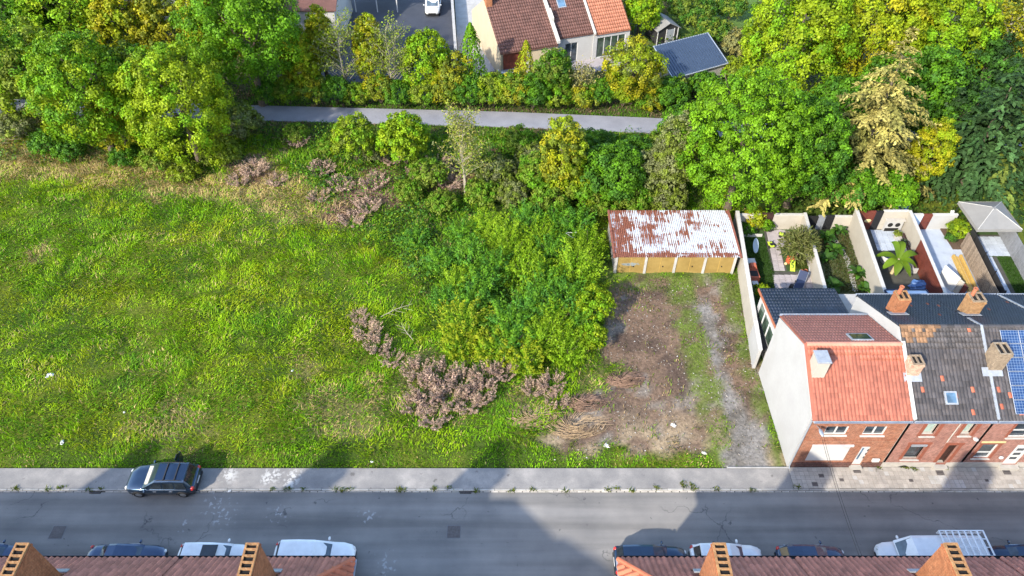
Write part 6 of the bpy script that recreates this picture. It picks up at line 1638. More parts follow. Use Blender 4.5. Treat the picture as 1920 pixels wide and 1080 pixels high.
dead = [(690,628,1.1,1.2),(712,655,1.0,1.1),(735,680,.7,.9),(675,600,.7,.8),(785,705,1.2,1.2),(825,712,1.3,1.3),(868,722,1.2,1.2),(800,745,1.3,1.3),(845,755,1.3,1.3),(815,792,1.1,1.2),(915,715,1.2,1.2),(945,705,1.0,1.0),(880,765,1.0,1.1),(905,745,1.1,1.1),(1035,725,1.0,1.0),(1000,735,.8,.9),(1045,755,.7,.9),(775,770,1.0,1.0)]
for i, (x, y, H, r) in enumerate(dead):
    if len(dw_src) < 3:
        t = plant('dead_weed', 'clump of dead purple brown weeds with feathery seed heads', x, y, 'weed', 'dead weed clumps in front of the thicket')
        mb, me = dead_mesh(1.2, 1.2); mb.build('stalks', M['dry_twig'], t, local=True); stuff(link('seed_heads', me, M['dead_leaf'], t, local=True)); t.scale = (r/1.2, r/1.2, H/1.2); dw_src.append(t)
    else:
        g = G(x, y); copy_tree(dw_src[i % 3], (g.x, g.y, .08), random.uniform(0, 6.28), (r/1.2, r/1.2, H/1.2))
for i, (x, y, r) in enumerate(((560,272,1.0),(605,325,1.1),(705,352,1.2),(735,305,1.1),(905,305,1.0),(785,335,1.1),(480,325,1.2),(640,355,1.1),(520,345,.9),(690,395,1.1),(660,420,1.0),(820,320,1.2),(845,350,1.1),(450,345,.9),(600,375,.9))):
    g = G(x, y); copy_tree(dw_src[i % 3], (g.x, g.y, .08), random.uniform(0, 6.28), (r, r, r*.75), 'dead brown weed clump on the rough bank below the cycle path', 'dead weed clumps on the bank')
# heaps of cut stalks and fallen branches
def heap(px, py, r, label, cols, n=260, h=.45):
    g = G(px, py); t = thing('stalk_heap', label, 'heap', (g.x, g.y, .08))
    P_ = []; D_ = []; mb = MB()
    for k in range(n):
        a = random.uniform(0, 6.283); q = math.sqrt(random.random())*r; p = Vector((math.cos(a)*q*1.4, math.sin(a)*q*.7, h*(1-q/r)*random.uniform(.3, 1)+.04))
        d = Vector((math.cos(a*.7), math.sin(a*.7)*.6, random.uniform(-.25, .25)))*random.uniform(.25, .6)
        mb.tube([p-d, p+Vector((0, 0, .07)), p+d], [.016, .02, .01], 3, cap=False)
    return stuff_part(mb, t, cols)
def stuff_part(mb, t, mat):
    o = mb.build('stalks', M[mat], t, local=True); return t
P('stalk_brown', (0.19, 0.12, 0.085), 0.9, 0.35, 7); P('stalk_tan', (0.30, 0.215, 0.13), 0.9, 0.3, 7)
heap(1095, 758, 1.1, 'heap of brown cut stalks at the edge of the bare dirt', 'stalk_brown', h=.7)
heap(1172, 715, 1.0, 'heap of brown cut stalks lying on the bare dirt', 'stalk_brown')
heap(1000, 785, 1.5, 'flattened tan stalk heap above the roadside grass', 'stalk_tan', h=.3)
heap(1080, 800, 1.5, 'flattened tan stalk heap near the white litter', 'stalk_tan', h=.25)
heap(475, 312, 1.6, 'pinkish dead stalk heap at the meadow top', 'stalk_tan', h=.5); heap(680, 372, 1.8, 'brown bramble heap in the rough scrub', 'stalk_brown', h=.7); heap(655, 405, 1.3, 'low brown bramble heap below the rough scrub', 'stalk_brown', h=.5)
heap(835, 330, 1.5, 'brown dead bramble heap beside the slim birch', 'stalk_brown', h=.8)
def branch(px, py, L, az, label, m='pale_bark'):
    g = G(px, py); t = thing('fallen_branch', label, 'branch', (g.x, g.y, .2), az); mb = MB()
    mb.tube([(-L/2, 0, .1), (0, .1, .35), (L/2, 0, .5)], [.032, .026, .01], 6)
    for k in range(6):
        x = -L*.3+k*L*.13; s = 1 if k % 2 else -1; mb.tube([(x, .05, .25), (x+L*.15, s*L*.16, .4), (x+L*.24, s*L*.26, .42)], [.016, .012, .004], 5)
    mb.build('wood', M[m], t, local=True)
branch(745, 590, 2.6, .4, 'grey fallen branch by the dead weeds'); branch(765, 630, 1.8, 2.2, 'pale bent branch left of the yellow tipped shrub'); branch(850, 362, 2.6, 1.0, 'dry fallen branch under the slim birch')
branch(25, 268, 4.0, .7, 'bleached fallen branch at the left meadow edge'); branch(10, 245, 4.2, .5, 'bleached bough above the other fallen branch')
# ------------------------------------------------------------------ grass, brambles and ground cover
def in_view(x, y, m=5.0):
    d = (y+CAM_H)*math.sqrt(.5); return np.abs(x) < 960/F_PX*d+m
def blades(name, x, y, z0, L, W, cols, lean_a, lean_s, mat='grass_blade'):
    n = len(x); ca, sa = np.cos(lean_a), np.sin(lean_a); wa = lean_a+np.pi/2+rng.normal(size=n)*.4
    wx, wy = np.cos(wa)*W*.5, np.sin(wa)*W*.5
    b = np.stack([x, y, z0], 1)
    mid = b+np.stack([ca*L*lean_s*.35, sa*L*lean_s*.35, L*.6], 1)
    tip = b+np.stack([ca*L*lean_s*1.05, sa*L*lean_s*1.05, L*(1-lean_s*.45)], 1)
    w = np.stack([wx, wy, 0*wx], 1)
    v = np.stack([b-w, b+w, mid+w*.9, mid-w*.9, tip], 1).reshape(-1, 3)
    i = np.arange(n)*5
    q = np.stack([i, i+1, i+2, i+3], 1); t = np.stack([i+3, i+2, i+4], 1)
    return stuff(link(name, np_mesh(name, v, q, t, np.repeat(cols, 5, 0)), M[mat]))
def gz(x, y): return .05+0*x
# candidates over the wasteland
N = 345000
cx, cy = rng.uniform(-52, 21, N), rng.uniform(25.36, 64, N)
k = in_view(cx, cy) & ~((cx > GX0-.2) & (cx < GX1+.2) & (cy > GY0) & (cy < GY1)) & ~((cx > 17.85) & (cy < 33.5)) & ~((cx > sx(18.0, cy)-.1) & (cy > 33.4) & (cy < GB+.3))
cx, cy = cx[k], cy[k]; zz = zones(cx, cy)
bare = np.clip(zz['dirt']*(1-zz['strip']*(.3+.65*sstep(.38, .56, fbm(cx, cy, 1.1, 76))))*(.95-.4*sstep(.54, .66, fbm(cx, cy, .8, 74))), 0, 1); bare = np.maximum(bare, zz['drive']*.985)
keep = rng.random(len(cx)) < (1-bare)*(.62+.38*vnoise(cx, cy, .9, 60))*(1-.55*zz['rough'])
cx, cy = cx[keep], cy[keep]; zz = {a: b[keep] for a, b in zz.items()}
n = len(cx)
hgt = rng.uniform(.24, .5, n)*(.6+.9*fbm(cx, cy, .5, 62))
hgt *= 1-.5*zz['edge']-.35*zz['strip']-.3*zz['dirt']
hgt *= 1+.35*zz['rough']+.5*zz['dry']*(cy > 45)
patch = fbm(cx, cy, .22, 64); patch2 = fbm(cx, cy, .75, 66)
A = np.array([.125,.270,.004]); B_ = np.array([.215,.345,.006]); D_ = np.array([.055,.175,.007]); Y_ = np.array([.260,.315,.007]); S_ = np.array([.380,.295,.125]); BR = np.array([.22,.145,.095])
col = A+(B_-A)*sstep(.35, .62, patch+rng.normal(size=n)*.10)[:, None]
col = mixc(col, D_, sstep(.54, .70, patch2+rng.normal(size=n)*.09)*.7)
col = mixc(col, Y_, (sstep(.54, .70, fbm(cx, cy, .33, 68)+rng.normal(size=n)*.09))*.8)
col = mixc(col, D_, zz['rough']*.6)
col = mixc(col, np.array([.115,.275,.005]), np.maximum(zz['edge'], zz['strip'])*.6)
pick = rng.random(n)
col = np.where((pick < np.clip(zz['dry']*.85+.03+.12*sstep(.5, .68, fbm(cx, cy, .28, 78)), 0, 1))[:, None], S_*rng.uniform(.75, 1.25, (n, 1)), col)
col = np.where((pick > 1-zz['brown']*.7)[:, None], BR*rng.uniform(.7, 1.4, (n, 1)), col)
col = mixc(col, np.array([.085,.135,.018]), np.clip(zz['dirt']*.75, 0, 1))
col = np.where(((zz['dirt'] > .5) & (zz['strip'] < .4) & (rng.random(n) < .5))[:, None], np.array([.24,.18,.10])*rng.uniform(.6, 1.3, (n, 1)), col)
col *= rng.uniform(.7, 1.35, (n, 1))*(.88+.3*sstep(.3, .7, fbm(cx, cy, 1.7, 72)))[:, None]
ang = vnoise(cx, cy, .5, 70)*9+rng.normal(size=n)*.9
blades('meadow_grass', cx, cy, np.full(n, .05), hgt, rng.uniform(.03, .065, n), col, ang, rng.uniform(.25, 1.0, n)*(1+.3*zz['dry']))
# broad leaved weeds through the meadow, docks and nettles
def cover(name, n, box, prob, hfun, cols, leaf, asp=.55, mat='leaf'):
    x, y = rng.uniform(box[0], box[1], n), rng.uniform(box[2], box[3], n)
    k = in_view(x, y) & (rng.random(n) < prob(x, y)); x, y = x[k], y[k]; m = len(x)
    z = hfun(x, y)*rng.uniform(.35, 1.0, m)+.06
    c = cols(x, y, m)
    nn = unit(rng.normal(size=(m, 3))*.6+np.array([0, 0, .9]))
    return stuff(link(name, leaf_mesh(name, np.stack([x, y, z], 1), nn, rng.uniform(.6, 1.35, m)*leaf, c, asp, jit=.2), M[mat]))
free = lambda x, y: ~((x > GX0-.3) & (x < GX1+.5) & (y > GY0-.1) & (y < GY1+.2)) & ~((x > sx(17.9, y)) & (y < GB+.5)) & ~((x > 17.8) & (y < 34))
def pw(x, y):
    z = zones(x, y); return free(x, y)*np.clip(sstep(.5, .66, fbm(x, y, .6, 80))*(1-z['dirt'])*(1-z['drive'])*(1-z['edge'])*.9+.08*(1-z['dirt'])*(1-z['drive']), 0, 1)
cover('meadow_weeds', 60000, (-46, 18, 26.2, 63), pw, lambda x, y: .18+.35*fbm(x, y, .6, 80), lambda x, y, m: pal([(.08,.21,.005),(.15,.28,.006),(.05,.15,.008),(.21,.27,.008)], m), .16)
def pr(x, y):
    z = zones(x, y); return free(x, y)*np.clip(z['rough']*(1-z['brown']*.6)*(1-z['dirt'])*(.55+.9*fbm(x, y, .45, 82)), 0, 1)
cover('bramble_cover', 70000, (-26, 24, 32, 66), pr, lambda x, y: .15+1.3*sstep(.38, .75, fbm(x, y, .38, 84)), lambda x, y, m: pal([(.045,.135,.012),(.075,.175,.010),(.04,.11,.022),(.14,.20,.012)], m), .24)
def pt(x, y):
    yp = np.interp(x, [q[0] for q in cp], [q[1] for q in cp]); d = np.abs(y-yp)
    north = (y > yp)
    band = np.where(north, sstep(3.0, 4.2, d+.0*y), sstep(1.9, 3.0, d))
    house = ((x > -3.5) & (x < 14.5) & (y > 77.5)) | ((x > -31) & (x < -2) & (y > 75)) | ((x > 15) & (x < 24) & (y > 70.5) & (y < 81))
    lawn = (x > 23.5) & (y > 80)
    return band*~house*~lawn*np.where(np.abs(x) > 25, 1.0, np.where(y > yp, .75, .35))*free(x, y)
cover('woodland_cover', 60000, (-62, 64, 50, 96), lambda x, y: pt(x, y)*((y > 61) | (x > 18) | ((x < -26) & (y > 58.5))), lambda x, y: .2+1.2*fbm(x, y, .4, 86), lambda x, y, m: pal([G3, (.03,.06,.01), (.045,.07,.018), OL], m), .32)
# verge grass beside the cycle path
nv = 26000; vx = rng.uniform(-62, 62, nv); yp = np.interp(vx, [q[0] for q in cp], [q[1] for q in cp]); sgn = np.where(rng.random(nv) < .55, 1, -1)
vy = yp+sgn*(1.48+rng.uniform(0, 1, nv)**1.2*np.where(sgn > 0, 3.0, 2.2))
vc = pal([(.07,.18,.006),(.11,.22,.008),(.05,.14,.01)], nv); dry = fbm(vx, vy, .3, 90) > .53
vc = np.where((dry & (rng.random(nv) < .6))[:, None], np.array([.19,.135,.085])*rng.uniform(.7, 1.2, (nv, 1)), vc)
blades('verge_grass', vx, vy, np.full(nv, .04), rng.uniform(.15, .34, nv), rng.uniform(.05, .09, nv), vc, rng.uniform(0, 6.28, nv), rng.uniform(.2, .9, nv))
# garden grass and crops
def patch_grass(name, pxpoly, n, L, cols, z=.09, W=(.03,.05)):
    poly = [tuple(G(*q, .1)[:2]) for q in pxpoly]; xs = [q[0] for q in poly]; ys = [q[1] for q in poly]
    x, y = rng.uniform(min(xs), max(xs), n), rng.uniform(min(ys), max(ys), n); k = poly_sd(x, y, poly) > .03; x, y = x[k], y[k]; m = len(x)
    return blades(name, x, y, np.full(m, z), rng.uniform(*L, m), rng.uniform(*W, m), pal(cols, m), rng.uniform(0, 6.28, m), rng.uniform(.2, .9, m))
patch_grass('lawn_grass', [(1392,446),(1434,446),(1452,512),(1452,548),(1420,548)], 9000, (.06,.13), [(.022,.058,.008),(.032,.075,.009)])
patch_grass('lawn_grass', [(1478,468),(1535,470),(1540,506),(1482,506)], 3500, (.08,.2), [(.04,.075,.01),(.07,.08,.012)])
patch_grass('lawn_grass', [(1869,482),(1912,482),(1925,552),(1905,552)], 7000, (.05,.1), [(.02,.058,.006),(.028,.07,.007)])
patch_grass('crop_grass', [(1535,440),(1604,440),(1636,550),(1552,550)], 5200, (.1,.3), [(.035,.065,.01),(.06,.08,.015),(.09,.075,.03)])
def big_leaf_plant(px, py, r, label, group, cols=((.025,.075,.01),(.05,.12,.012),(.03,.07,.018))):
    t = plant('leafy_crop', label, px, py, 'plant', group, .1); n = 22
    for k in range(n):
        a = k*2.4+random.uniform(-.3,.3); L = r*random.uniform(.35, 1.0); ca, sa = math.cos(a), math.sin(a); vv = []
        for i in range(5):
            u = i/4; w = .2*r*math.sin(math.pi*(.08+u*.9))**.8; rr = .08+L*u; z = .1+(.3+.5*(k/n))*r*math.sin(.3+u*(1.5+.8*(1-k/n)))
            for s_ in (-1, 0, 1): vv.append((ca*rr-sa*s_*w, sa*rr+ca*s_*w, z+.12*abs(s_)*w))
        qd = np.array([(i*3+j, i*3+j+1, i*3+j+4, i*3+j+3) for i in range(4) for j in (0, 1)])
        link('leaf', np_mesh('leaf', np.array(vv), qd, np.zeros((0, 3), int), np.tile(pal(cols, 1)[0], (15, 1)), smooth=True), M['leaf'], t, local=True)
for (x, y, r) in ((1548,452,.9),(1562,475,.9),(1545,490,.8),(1570,440,.8),(1558,545,1.0),(1607,520,.9),(1618,548,.8)):
    big_leaf_plant(x, y, r, 'large leaved vegetable plant in the narrow garden with the stone path', 'vegetables in the narrow garden')
# garden shrubs
t = plant('palm_shrub', 'feathery olive palm shrub with thin stem beside the toy slide', 1490, 487, 'tree')
MB().tube([(0,0,0),(.1,.05,.8),(.05,.1,1.6)], [.09,.07,.05], 6).build('trunk', M['dry_twig'], t, local=True)
nP = 2600; d = fib(nP, -.1, .6); u = rng.uniform(.35, 1, nP); p = d*np.array([1.75,1.75,1.5])*u[:, None]; p[:, 2] += 1.7-.6*u*u*(d[:, 2] < .5)
link('crown', leaf_mesh('crown', p, unit(rng.normal(size=(nP, 3))+np.array([0, 0, .5])), rng.uniform(.25, .5, nP), pal([(.10,.115,.03),(.13,.13,.045),(.07,.09,.02)], nP), .22, .05, tdir=d), M['leaf'], t, local=True)
bush(1415, 428, 1.9, .95, [YG, GO], 'yellow feathery shrub against the grey white back wall', .18)
bush(1437, 436, 1.2, .5, [G2, G1], 'small green clump between yellow shrub and brown gate', .2)
bush(1398, 440, .9, .7, [G3, G1], 'low dark plants in the corner by the grey white wall', .18)
bush(1795, 446, 1.7, .95, [(.09,.16,.01), YG], 'round bright green shrub on the reddish soil bed', .17)
bush(1782, 452, .5, .4, [G3, BG], 'tiny grey green plant on the reddish soil bed', .14)
bush(1428, 560, 1.2, .5, [G2, YG], 'small leafy plant beside the slate roofed extension', .16)
# weeds in the gutter and along the kerb
spots = [(30,918),(115,916),(168,919),(190,917),(90,919),(512,917),(540,918),(570,918),(630,918),(640,921),(655,917),(748,919),(755,920),(815,917),(842,915),(893,922),(1140,919),(1155,916),(1185,920),(1280,905),(1283,913),(1296,910),(1300,918),(1232,917),(1495,915),(1650,880),(1697,879),(1712,880),(1770,880),(1000,919),(960,921),(1060,920),(1345,918),(1410,919)]
wx_ = []; wy_ = []
for (a, b) in spots:
    g = G(a, b, .05); m = random.randint(14, 34)
    wx_ += list(g.x+rng.normal(size=m)*.12); wy_ += list(g.y+rng.normal(size=m)*.06)
m = len(wx_)
blades('kerb_weeds', np.array(wx_), np.array(wy_), np.full(m, .03), rng.uniform(.12, .3, m), rng.uniform(.04, .07, m), pal([(.07,.115,.01),(.12,.13,.012),(.05,.08,.012)], m), rng.uniform(0, 6.28, m), rng.uniform(.3, 1.1, m))
# stones and crumbs on the bare dirt
ns = 1500; sx0, sy0 = rng.uniform(3, 18, ns), rng.uniform(26, 42.5, ns); z = zones(sx0, sy0); k = (np.maximum(z['dirt'], z['drive']) > .6); sx0, sy0 = sx0[k], sy0[k]; ns = len(sx0)
oct_ = np.array([(1,0,0),(0,1,0),(-1,0,0),(0,-1,0),(0,0,.8),(0,0,-.5)]); tf = np.array([(0,1,4),(1,2,4),(2,3,4),(3,0,4),(1,0,5),(2,1,5),(3,2,5),(0,3,5)])
s_ = rng.uniform(.02, .075, ns); ctr = np.stack([sx0, sy0, np.full(ns, .11)], 1)
v = (ctr[:, None]+oct_[None]*s_[:, None, None]*rng.uniform(.6, 1.4, (ns, 6, 1))).reshape(-1, 3); tr = (tf[None]+(np.arange(ns)*6)[:, None, None]).reshape(-1, 3)
gcol = np.repeat(pal([(.20,.185,.165),(.30,.28,.26),(.14,.12,.10)], ns), 6, 0)
stuff(link('rubble', np_mesh('rubble', v, np.zeros((0, 4), int), tr, gcol), M['dead_leaf']))

# ------------------------------------------------------------------ litter
def litter(px, py, r, label, kind=0, grp=None):
    g = G(px, py, .12); mb = MB()
    vv = []; nn = 11
    for i in range(nn):
        th = 6.283*i/nn; q = r*random.uniform(.55, 1.1); vv.append((q*math.cos(th), q*math.sin(th)*.7, random.uniform(0, r*.25)))
    for i in range(nn):
        th = 6.283*i/nn; q = r*random.uniform(.25, .6); vv.append((q*math.cos(th), q*math.sin(th)*.7, random.uniform(r*.1, r*.6)))
    vv += [(0, 0, r*.35), (0, 0, 0)]
    o = MB().add(vv, [(i, (i+1) % nn, nn+(i+1) % nn, nn+i) for i in range(nn)]+[(nn+i, nn+(i+1) % nn, 2*nn) for i in range(nn)]+[((i+1) % nn, i, 2*nn+1) for i in range(nn)]).build('litter', M['litter_white'])
    o.location = (g.x, g.y, .24 if kind else .12); o.rotation_euler.z = random.uniform(0, 6)
    return tag(o, label, 'litter', grp)
litter(95, 706, .33, 'large crumpled white bag lying in the open meadow', 1)
litter(118, 832, .22, 'crumpled white scrap in the meadow above the parked black car', 1)
litter(549, 697, .13, 'small white scrap in the meadow', 1); litter(234, 775, .1, 'tiny white scrap in the mid meadow grass', 1)
litter(1137, 836, .28, 'white plastic bag on the tan stalks near the kerb'); litter(1263, 798, .24, 'white rag on the bare dirt')
litter(1321, 850, .2, 'narrow white scrap at the grass edge by the driveway'); litter(1122, 655, .2, 'white rubble piece by the thicket edge')
litter(697, 866, .12, 'white scrap in the roadside grass'); litter(430, 921, .13, 'white scrap lying in the gutter behind the black car')
for (x, y) in ((1205,575),(1225,612),(1190,640),(1250,660),(1245,612),(1270,668),(1180,600),(1300,700),(1240,770),(1160,805),(1292,838),(1210,845),(870,812),(985,846),(1100,858),(1040,862)):
    litter(x, y, random.uniform(.035, .07), 'tiny white crumb of litter on the bare dirt plot', 0, 'litter crumbs on the dirt')
g = G(1070, 455, .3); tf_ = thing('wire_triangle', 'white triangular frame lying on the thicket by the garage', 'frame', (g.x, g.y, 1.2))
for a_, b_ in (((-.45,.25,0),(.45,.2,.1)), ((.45,.2,.1),(.1,-.4,0)), ((.1,-.4,0),(-.45,.25,0))): MB().tube([a_, b_], .022, 5).build('bar', M['litter_white'], tf_, local=True)

# ------------------------------------------------------------------ vehicles
def loft(rings):
    n = len(rings[0]); v = [p for r in rings for p in r]
    f = [(i*n+j, i*n+(j+1) % n, (i+1)*n+(j+1) % n, (i+1)*n+j) for i in range(len(rings)-1) for j in range(n)]
    f += [tuple(range(n))[::-1], tuple(range((len(rings)-1)*n, len(rings)*n))]
    return MB().add(v, f)
def car(name, label, x, y, rz, paint, L=4.4, W=1.82, Hh=1.6, belt=.98, hood=.92, kind='suv', roof=None, roll=0.0, z=0.0, rails=False, cat='car', group=None, door=False):
    """nose points to local +x"""
    t = thing(name, label, cat, (x, y, z), rz, group); t.rotation_euler = (roll, 0, rz)
    h, w = L/2, W/2
    if kind == 'van': st = [(-h,.86,1.05,.5),(-h+.06,.96,1.12,.34),(-h+.5,1.0,1.12,.3),(0,1.0,1.1,.28),(h*.45,1.0,1.08,.28),(h*.62,.99,1.0,.3),(h*.85,.95,.95,.32),(h-.12,.86,.82,.36),(h,.7,.66,.45)]
    else: st = [(-h,.74,belt-.12,.5),(-h+.08,.88,belt-.02,.36),(-h+.45,.97,belt,.3),(-h*.45,1.0,belt,.26),(0,1.0,belt-.01,.26),(h*.3,1.0,belt-.02,.26),(h*.42,.99,hood+.03,.27),(h*.7,.97,hood,.3),(h*.9,.88,hood-.1,.33),(h-.05,.74,hood-.22,.38),(h,.62,hood-.32,.44)]
    rings = []
    for (sx_, f, zt, zb) in st:
        ww = w*f; half = [(ww*.86, zb), (ww*.98, zb+.1), (ww, zb+(zt-zb)*.55), (ww*.985, zt-.09), (ww*.9, zt-.015), (ww*.45, zt+.025)]
        rings.append([(sx_, a, b) for a, b in half]+[(sx_, -a, b) for a, b in half[::-1]])
    loft(rings).build('body', M[paint], t, smooth=True, local=True)
    # greenhouse
    if kind == 'sedan': gx = (-h+.75, -h+1.35, h*.02, h*.42)
    elif kind == 'van': gx = (-h+.05, -h+.12, h*.42, h*.66)
    else: gx = (-h+.12, -h+.48, h*.03, h*.45)
    zr = Hh; bw, tw = w*.93, w*.74
    if kind == 'van': tw = w*.86
    zt0 = belt-.03
    lo = [(gx[0], zt0), (gx[3], zt0)]
    prof = [(gx[0], zt0), (gx[1], zr-.03), ((gx[1]+gx[2])/2, zr+.02), (gx[2], zr-.02), (gx[3], zt0)]
    rr = []
    for k, (px_, pz_) in enumerate(prof):
        edge = k in (0, 4); ww = bw if edge else tw; f = .9 if edge else 1
        a = [(px_, -ww*f, pz_ if edge else pz_-.06), (px_, -ww*.8, pz_ if edge else pz_), (px_, 0, pz_+(.02 if not edge else 0)), (px_, ww*.8, pz_ if edge else pz_), (px_, ww*f, pz_ if edge else pz_-.06)]
        rr.append(a)
    v = [p for r in rr for p in r]; n = 5
    base = [(px_, s_*bw, zt0) for s_ in (-1, 1) for px_ in [p[0] for p in prof]]
    f = [(i*n+j, i*n+j+1, (i+1)*n+j+1, (i+1)*n+j) for i in range(4) for j in range(4)]
    o0 = len(v); v += base
    for i in range(4):
        f.append((i*n, (i+1)*n, o0+i+1, o0+i)); f.append((i*n+4, o0+5+i, o0+5+i+1, (i+1)*n+4))
    cab = MB().add(v, f).build('roof' if not roof else 'cabin', M[roof or paint], t, smooth=False, local=True)
    def pane(name, pts, m='glass_car', off=.012):
        pts = [Vector(p) for p in pts]; nn = (pts[1]-pts[0]).cross(pts[2]-pts[0]).normalized()
        c = sum(pts, Vector())/len(pts); out = c-Vector(((gx[0]+gx[3])/2, 0, zr*.6))
        if nn.dot(out) < 0: nn = -nn; pts = pts[::-1]
        return MB().extr([tuple(p+nn*.001) for p in pts], tuple(nn*off)).build(name, M[m], t, local=True)
    lp = lambda a, b, u: a+(b-a)*u
    def fr(u0, u1, s0, s1):   # patch of the windscreen
        P0 = lambda u, s: (lp(gx[3], gx[2], u), s*lp(bw*.9, tw, u), lp(zt0, zr-.02 if abs(s) < .85 else zr-.05, u))
        return [P0(u0, -s0), P0(u0, s0), P0(u1, s1), P0(u1, -s1)]
    ws = pane('windscreen', fr(.06, .94, .9, .86), 'glass_sky_tint')
    if kind == 'suv' and rails: MB().box(gx[3]-.42, gx[3]-.2, -bw*.7, bw*.7, zt0+.16, zt0+.3).build('dashboard', M['dash_cream'], t, local=True)
    Pr = lambda u, s: (lp(gx[0], gx[1], u), s*lp(bw*.9, tw, u), lp(zt0, zr-.03, u))
    if kind != 'van': pane('rear_window', [Pr(.12, -.85), Pr(.12, .85), Pr(.9, .8), Pr(.9, -.8)])
    for s_ in (-1, 1):
        ny = 3 if kind == 'suv' else 2
        x0, x1 = lp(gx[0], gx[1], .55)+.05, lp(gx[3], gx[2], .5)-.12
        if kind == 'van': x0 = gx[2]-.75; ny = 1
        for q in range(ny):
            a, b = lp(x0, x1, q/ny)+.035, lp(x0, x1, (q+1)/ny)-.035
            sl_t = .25 if q == ny-1 else 0; sl_b = .0
            Q = lambda xx, u: (xx, s_*lp(bw, tw, u), lp(zt0, zr-.07, u))
            pane('side_window', [Q(a, .1), Q(b+.12*(q == ny-1), .1), Q(b-sl_t, .86), Q(a+(.12 if q == 0 and kind != 'van' else 0), .86)])
        MB().box(gx[0]+.3, gx[3]-.15, s_*(w*.97)-.006, s_*(w*.97)+.012, belt-.05, belt-.02).build('waist_trim', M['chrome'], t, local=True)
        for q in range(2): MB().box(-h*.4+q*1.0, -h*.4+q*1.0+.2, s_*(w+.004)-.015, s_*(w+.004)+.015, belt-.22, belt-.18).build('door_handle', M['chrome'], t, local=True)
        m = MB().ball((gx[3]-.28, s_*(w+.1), belt+.06), .08, .13, .08, 8, 5).build('mirror', M[paint], t, smooth=True, local=True)
        MB().ball((h-.16, s_*w*.62, hood-.24), .16, .17, .08, 8, 5).build('headlight', M['lamp_clear'], t, smooth=True, local=True)
        MB().ball((-h+.12, s_*w*.78, belt-.14), .13, .15, .16, 8, 5).build('tail_light', M['lamp_red'], t, smooth=True, local=True)
        for xx in (-h+.82, h-.85):
            wl = MB().lathe([(.2,-.1),(.31,-.1),(.33,-.06),(.33,.06),(.31,.1),(.2,.1)], 20)
            wl.v = [(a+xx, s_*(w-.1)+c, b+.33) for a, b, c in wl.v]
            tw_ = wl.build('wheel', M['tyre'], t, local=True)
            rm = MB().lathe([(.03,-.1),(.21,-.095),(.2,.095),(.03,.1)], 16); rm.v = [(a+xx, s_*(w-.095)+c, b+.33) for a, b, c in rm.v]; rm.build('rim', M['rim'], tw_, local=True)
            MB().extr([(xx+.4*math.cos(a), s_*(w+.003), .33+.4*math.sin(a)) for a in np.linspace(0, math.pi, 11)]+[(xx+.35*math.cos(a), s_*(w+.003), .33+.35*math.sin(a)) for a in np.linspace(math.pi, 0, 11)], (0, -s_*.05, 0)).build('wheel_arch', M['plastic'], t, local=True)
        if rails: MB().tube([(gx[1]+.15, s_*tw*.9, zr-.0), (gx[1]+.25, s_*tw*.9, zr+.06), (gx[2]-.25, s_*tw*.9, zr+.06), (gx[2]-.1, s_*tw*.9, zr)], .022, 6).build('roof_rail', M['black'], t, local=True)
    if rails:
        for xx in (lp(gx[1], gx[2], .3), lp(gx[1], gx[2], .68)): MB().box(xx-.03, xx+.03, -tw*.92, tw*.92, zr+.05, zr+.085).build('roof_bar', M['plastic'], t, local=True)
    MB().box(h-.06, h+.02, -w*.5, w*.5, .42, .58).build('grille', M['black'], t, local=True)
    MB().box(-h-.025, -h+.02, -.26, .26, .62, .73).build('number_plate', M['white_paint'], t, local=True)
    MB().box(-h-.02, -h+.1, -w*.72, w*.72, .36, .55).build('bumper', M['plastic'], t, local=True)
    MB().box(-h+.15, h-.15, -w*.8, w*.8, .16, .3).build('underbody', M['black'], t, local=True)
    if door:   # rear door standing open on the local right side
        dr_ = MB().obox((-h*.32, -w-.40, .72), (.07, .85, .72), Matrix.Rotation(R(12), 3, 'Z')).build('open_door', M[paint], t, local=True)
        MB().add([(-h*.32-.03,-w-.05,1.08),(-h*.32+.03,-w-.05,1.08),(-h*.32-.05,-w-.78,1.08),(-h*.32+.01,-w-.8,1.08),(-h*.32-.02,-w+.02,1.5),(-h*.32+.02,-w+.02,1.5),(-h*.32-.03,-w-.35,1.5),(-h*.32+.02,-w-.36,1.5)], [(0,2,3,1),(4,5,7,6),(0,1,5,4),(2,6,7,3),(0,4,6,2),(1,3,7,5)]).build('door_window', M['glass_car'], dr_, local=True)
    return t, gx, zr, tw, w
car('parked_car', 'black estate car with roof rails, half on the pavement, rear door open', -22.1, 24.22, math.pi, 'car_black', 4.45, 1.86, 1.62, rails=True, roll=R(-3.0), z=.03, door=True)
CY = 18.82
car('parked_car', 'navy saloon car parked by the near house left of the white cars', -22.55, CY+.08, 0, 'car_navy', 4.5, 1.8, 1.44, .92, .86, 'sedan')
cw, gxx, zrr, tww, _ = car('parked_car', 'white car with black glass roof panel', -17.35, CY+.1, 0, 'car_white', 4.3, 1.82, 1.55)
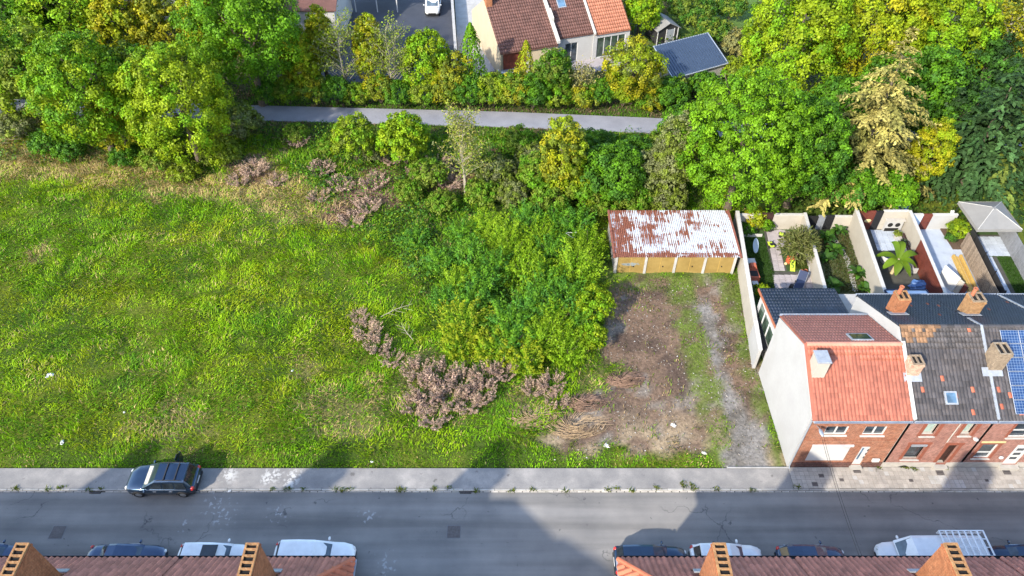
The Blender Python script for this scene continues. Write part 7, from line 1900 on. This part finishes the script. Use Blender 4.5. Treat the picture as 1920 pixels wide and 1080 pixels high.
MB().box(-.55, .35, -tww*.72, tww*.72, zrr+.024, zrr+.038).build('glass_roof', M['glass_car'], cw, local=True)
car('parked_car', 'long white people carrier nearest the hipped corner roof', -11.55, CY+.2, 0, 'car_white', 4.7, 1.86, 1.66, .98, .95)
car('parked_car', 'dark blue car cut off at the row end beside the brick stack', -30.6, CY+.05, 0, 'car_navy', 4.4, 1.8, 1.5)
car('parked_car', 'black estate car beside the corner house hip', 8.1, CY-.02, 0, 'car_black', 4.3, 1.8, 1.52, rails=False)
car('parked_car', 'white car peeping out behind a tall brick stack', 12.55, CY+.06, 0, 'car_white', 4.2, 1.8, 1.56)
car('parked_car', 'dark steel blue hatchback between white car and white truck', 17.5, CY, 0, 'car_blue', 4.0, 1.78, 1.5)
car('parked_car', 'black car parked behind the white truck', 29.9, CY+.02, math.pi, 'car_black', 4.3, 1.8, 1.5)
# white flat-bed truck with a slatted rack
tk, gxt, zt_, _, _ = car('parked_truck', 'white works truck with slatted white rack over its load bed', 24.35, CY+.15, math.pi, 'car_white', 5.9, 1.98, 1.95, 1.12, 1.0, 'van', cat='truck')
bx0, bx1, bz = -2.9, -.3, 1.93
for yy in (-.98, .98):
    MB().box(bx0, bx1, yy-.03, yy+.03, bz+.25, bz+.31).build('rack_rail', M['car_white'], tk, local=True); MB().box(bx0, bx1, yy-.03, yy+.03, bz-.05, bz+.01).build('rack_rail', M['car_white'], tk, local=True)
for k in range(8):
    xx = bx0+.03+k*(bx1-bx0-.06)/7
    MB().box(xx-.04, xx+.04, -.95, .95, bz+.245, bz+.3).build('rack_slat', M['car_white'], tk, local=True)
    for yy in (-.98, .98): MB().box(xx-.025, xx+.025, yy-.025, yy+.025, bz+.011, bz+.249).build('rack_stanchion', M['car_white'], tk, local=True)
for yy in (-.5, 0, .5): MB().box(bx0+.05, bx1-.05, yy-.025, yy+.025, bz+.2, bz+.243).build('rack_bar', M['car_white'], tk, local=True)
car('parked_van', 'white van facing the path in the dark back yard', -10.25, 93.6, -math.pi/2, 'car_silver', 4.9, 1.95, 1.95, 1.1, 1.0, 'van', cat='van', z=.1)
